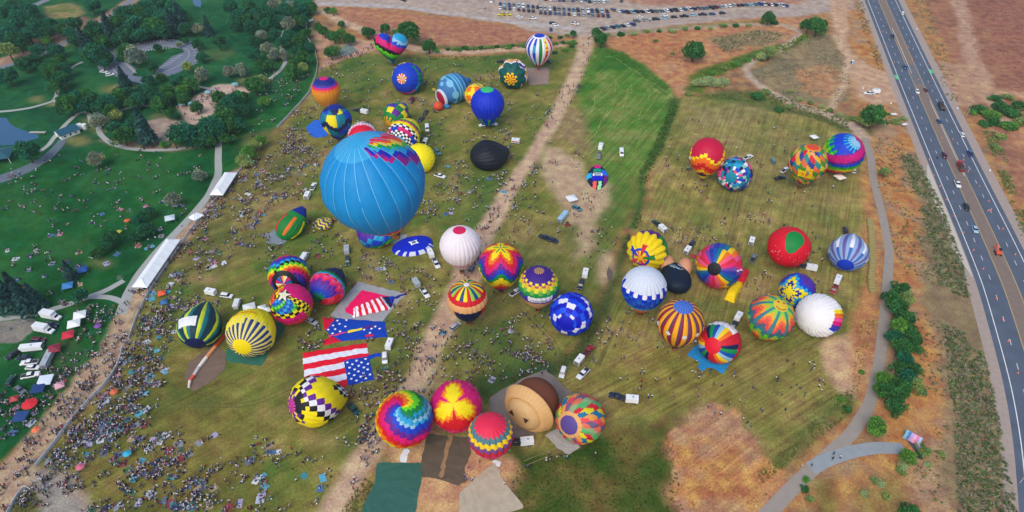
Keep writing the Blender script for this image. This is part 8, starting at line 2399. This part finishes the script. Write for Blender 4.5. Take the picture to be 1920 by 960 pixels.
for i, (x, y, kd, rz, where) in enumerate(CROWD):
    top, bot, sk, hr = prng.choice(COMBO)
    if i in near:
        o = ob('person', person_mesh(kd, top, bot, sk, hr), None, (x, y, 0.0), rz, prng.uniform(.93, 1.07))
        o['label'] = 'person in %s top, %s trousers, %s %s' % (top, bot, DO[kd], where)
        o['category'] = 'person'; o['group'] = 'spectators ' + where
        THINGS.append(o)
        continue
    V, F = POSES[kd]
    c, s = math.cos(rz), math.sin(rz)
    k = prng.uniform(.92, 1.08)
    W_ = np.stack([(V[:, 0] * c - V[:, 1] * s) * k + x, (V[:, 0] * s + V[:, 1] * c) * k + y, V[:, 2] * k], 1)
    cs = [s2l(TOPS[top]), s2l(BOTS[bot]), s2l(SKINS[sk]), s2l(HAIRS[hr])]
    Vs.append(W_)
    for f, r in zip(F, REG[kd]):
        if len(f) == 4:
            Fs3.append((f[0] + off, f[1] + off, f[2] + off, f[3] + off)); Cs.append(cs[r])
    off += len(V)
o = ob('crowd', np_mesh('crowd', np.concatenate(Vs), np.array(Fs3), person_m, np.array(Cs), smooth=True))
o['kind'] = 'stuff'; o['label'] = 'distant spectators spread over the fields and the park'
BC = dict(blue=(66, 104, 146), white=(200, 204, 208), teal=(56, 126, 136), pink=(180, 124, 142), navy=(40, 50, 80), grey=(130, 134, 140), red=(140, 56, 60), slate=(90, 104, 124), turquoise=(80, 158, 182), tan=(158, 138, 112), green=(66, 104, 74), lilac=(160, 154, 182), pale=(176, 184, 196))
order = sorted(range(len(BLANK)), key=lambda i: math.hypot(BLANK[i][0], BLANK[i][1]))
vis = [i for i in order if -5 < pix((BLANK[i][0], BLANK[i][1], 0))[0] < 1925 and -5 < pix((BLANK[i][0], BLANK[i][1], 0))[1] < 965][:290]
for i in vis:
    x, y, rz, w, l, where = BLANK[i]
    col = prng.choice(list(BC))
    m = plain('blanket_' + col, tuple(s2l(BC[col])), rough=.9, noise=.15, scale=2)
    V, F = [], []
    for a in range(4):
        for b in range(4):
            V.append((-w / 2 + w * a / 3 + prng.uniform(-.05, .05), -l / 2 + l * b / 3 + prng.uniform(-.05, .05), .03 + prng.uniform(0, .05)))
    for a in range(3):
        for b in range(3):
            q = a * 4 + b
            F.append((q, q + 4, q + 5, q + 1))
    o = ob('picnic_blanket', mesh('picnic_blanket', V, F, m), None, (x, y, 0), rz)
    o['label'] = '%s picnic blanket %s' % (col, where)
    o['category'] = 'blanket'; o['group'] = 'picnic blankets ' + where
    THINGS.append(o)

# ------------------------------------------------------------------ labels: say which one
AN = [(x, y, p) for x, y, p in ANCHORS if p.startswith('the ')]
AX = np.array([(a[0], a[1]) for a in AN])
for root, kind, col, P, label in CARS:
    if label:
        THINGS.append(root)
        continue
    u, v, _ = pix((P[0], P[1], 0))
    if u < 115 and v > 560:
        where = 'in the vendor area at the left'
        root['group'] = 'vehicles in the vendor area'
    elif u < 230 and v < 160:
        where = 'in the park car park'
        root['group'] = 'cars in the park car park'
    else:
        k = int(np.argmin((AX[:, 0] - P[0]) ** 2 + (AX[:, 1] - P[1]) ** 2))
        where = 'near ' + AN[k][2]
        root['group'] = 'crew vehicles on the field'
    root['label'] = '%s %s %s' % (col.replace('lightblue', 'pale blue'), KINDW[kind], where)
    THINGS.append(root)
byl = {}
for o in THINGS:
    byl.setdefault(o['label'], []).append(o)
for lab, L in byl.items():
    if len(L) < 2:
        continue
    bpy.context.view_layer.update()
    L.sort(key=lambda o: pix((o.location.x, o.location.y, o.location.z))[0])
    n = len(L)
    for i, o in enumerate(L):
        pos = ('left of two' if i == 0 else 'right of two') if n == 2 else ('leftmost' if i == 0 else ('rightmost' if i == n - 1 else '%s from left' % ORD[min(i, len(ORD) - 1)]))
        o['label'] = '%s, %s' % (lab, pos)
for o in THINGS:
    w = o['label'].split()
    if len(w) > 16:
        o['label'] = o['label'].replace(' trousers', '').replace(' the ', ' ', 1) if len(w) <= 18 else ' '.join(w[:16])

# ------------------------------------------------------------------ morning haze: one closed box of thin air round the whole site
hz_m = bpy.data.materials.new('thin_haze')
hz_m.use_nodes = True
nt = hz_m.node_tree
nt.nodes.clear()
vo = nt.nodes.new('ShaderNodeOutputMaterial')
pv = nt.nodes.new('ShaderNodeVolumePrincipled')
pv.inputs['Color'].default_value = (0.80, 0.88, 1.0, 1)
pv.inputs['Density'].default_value = 0.0001
pv.inputs['Anisotropy'].default_value = 0.2
nt.links.new(pv.outputs[0], vo.inputs['Volume'])
hz = ob('haze', mesh('haze', *box_vf(0, 2000, 94, 12600, 10600, 192.4), hz_m))
hz['kind'] = 'stuff'
hz['label'] = 'thin pale morning haze over the whole site'
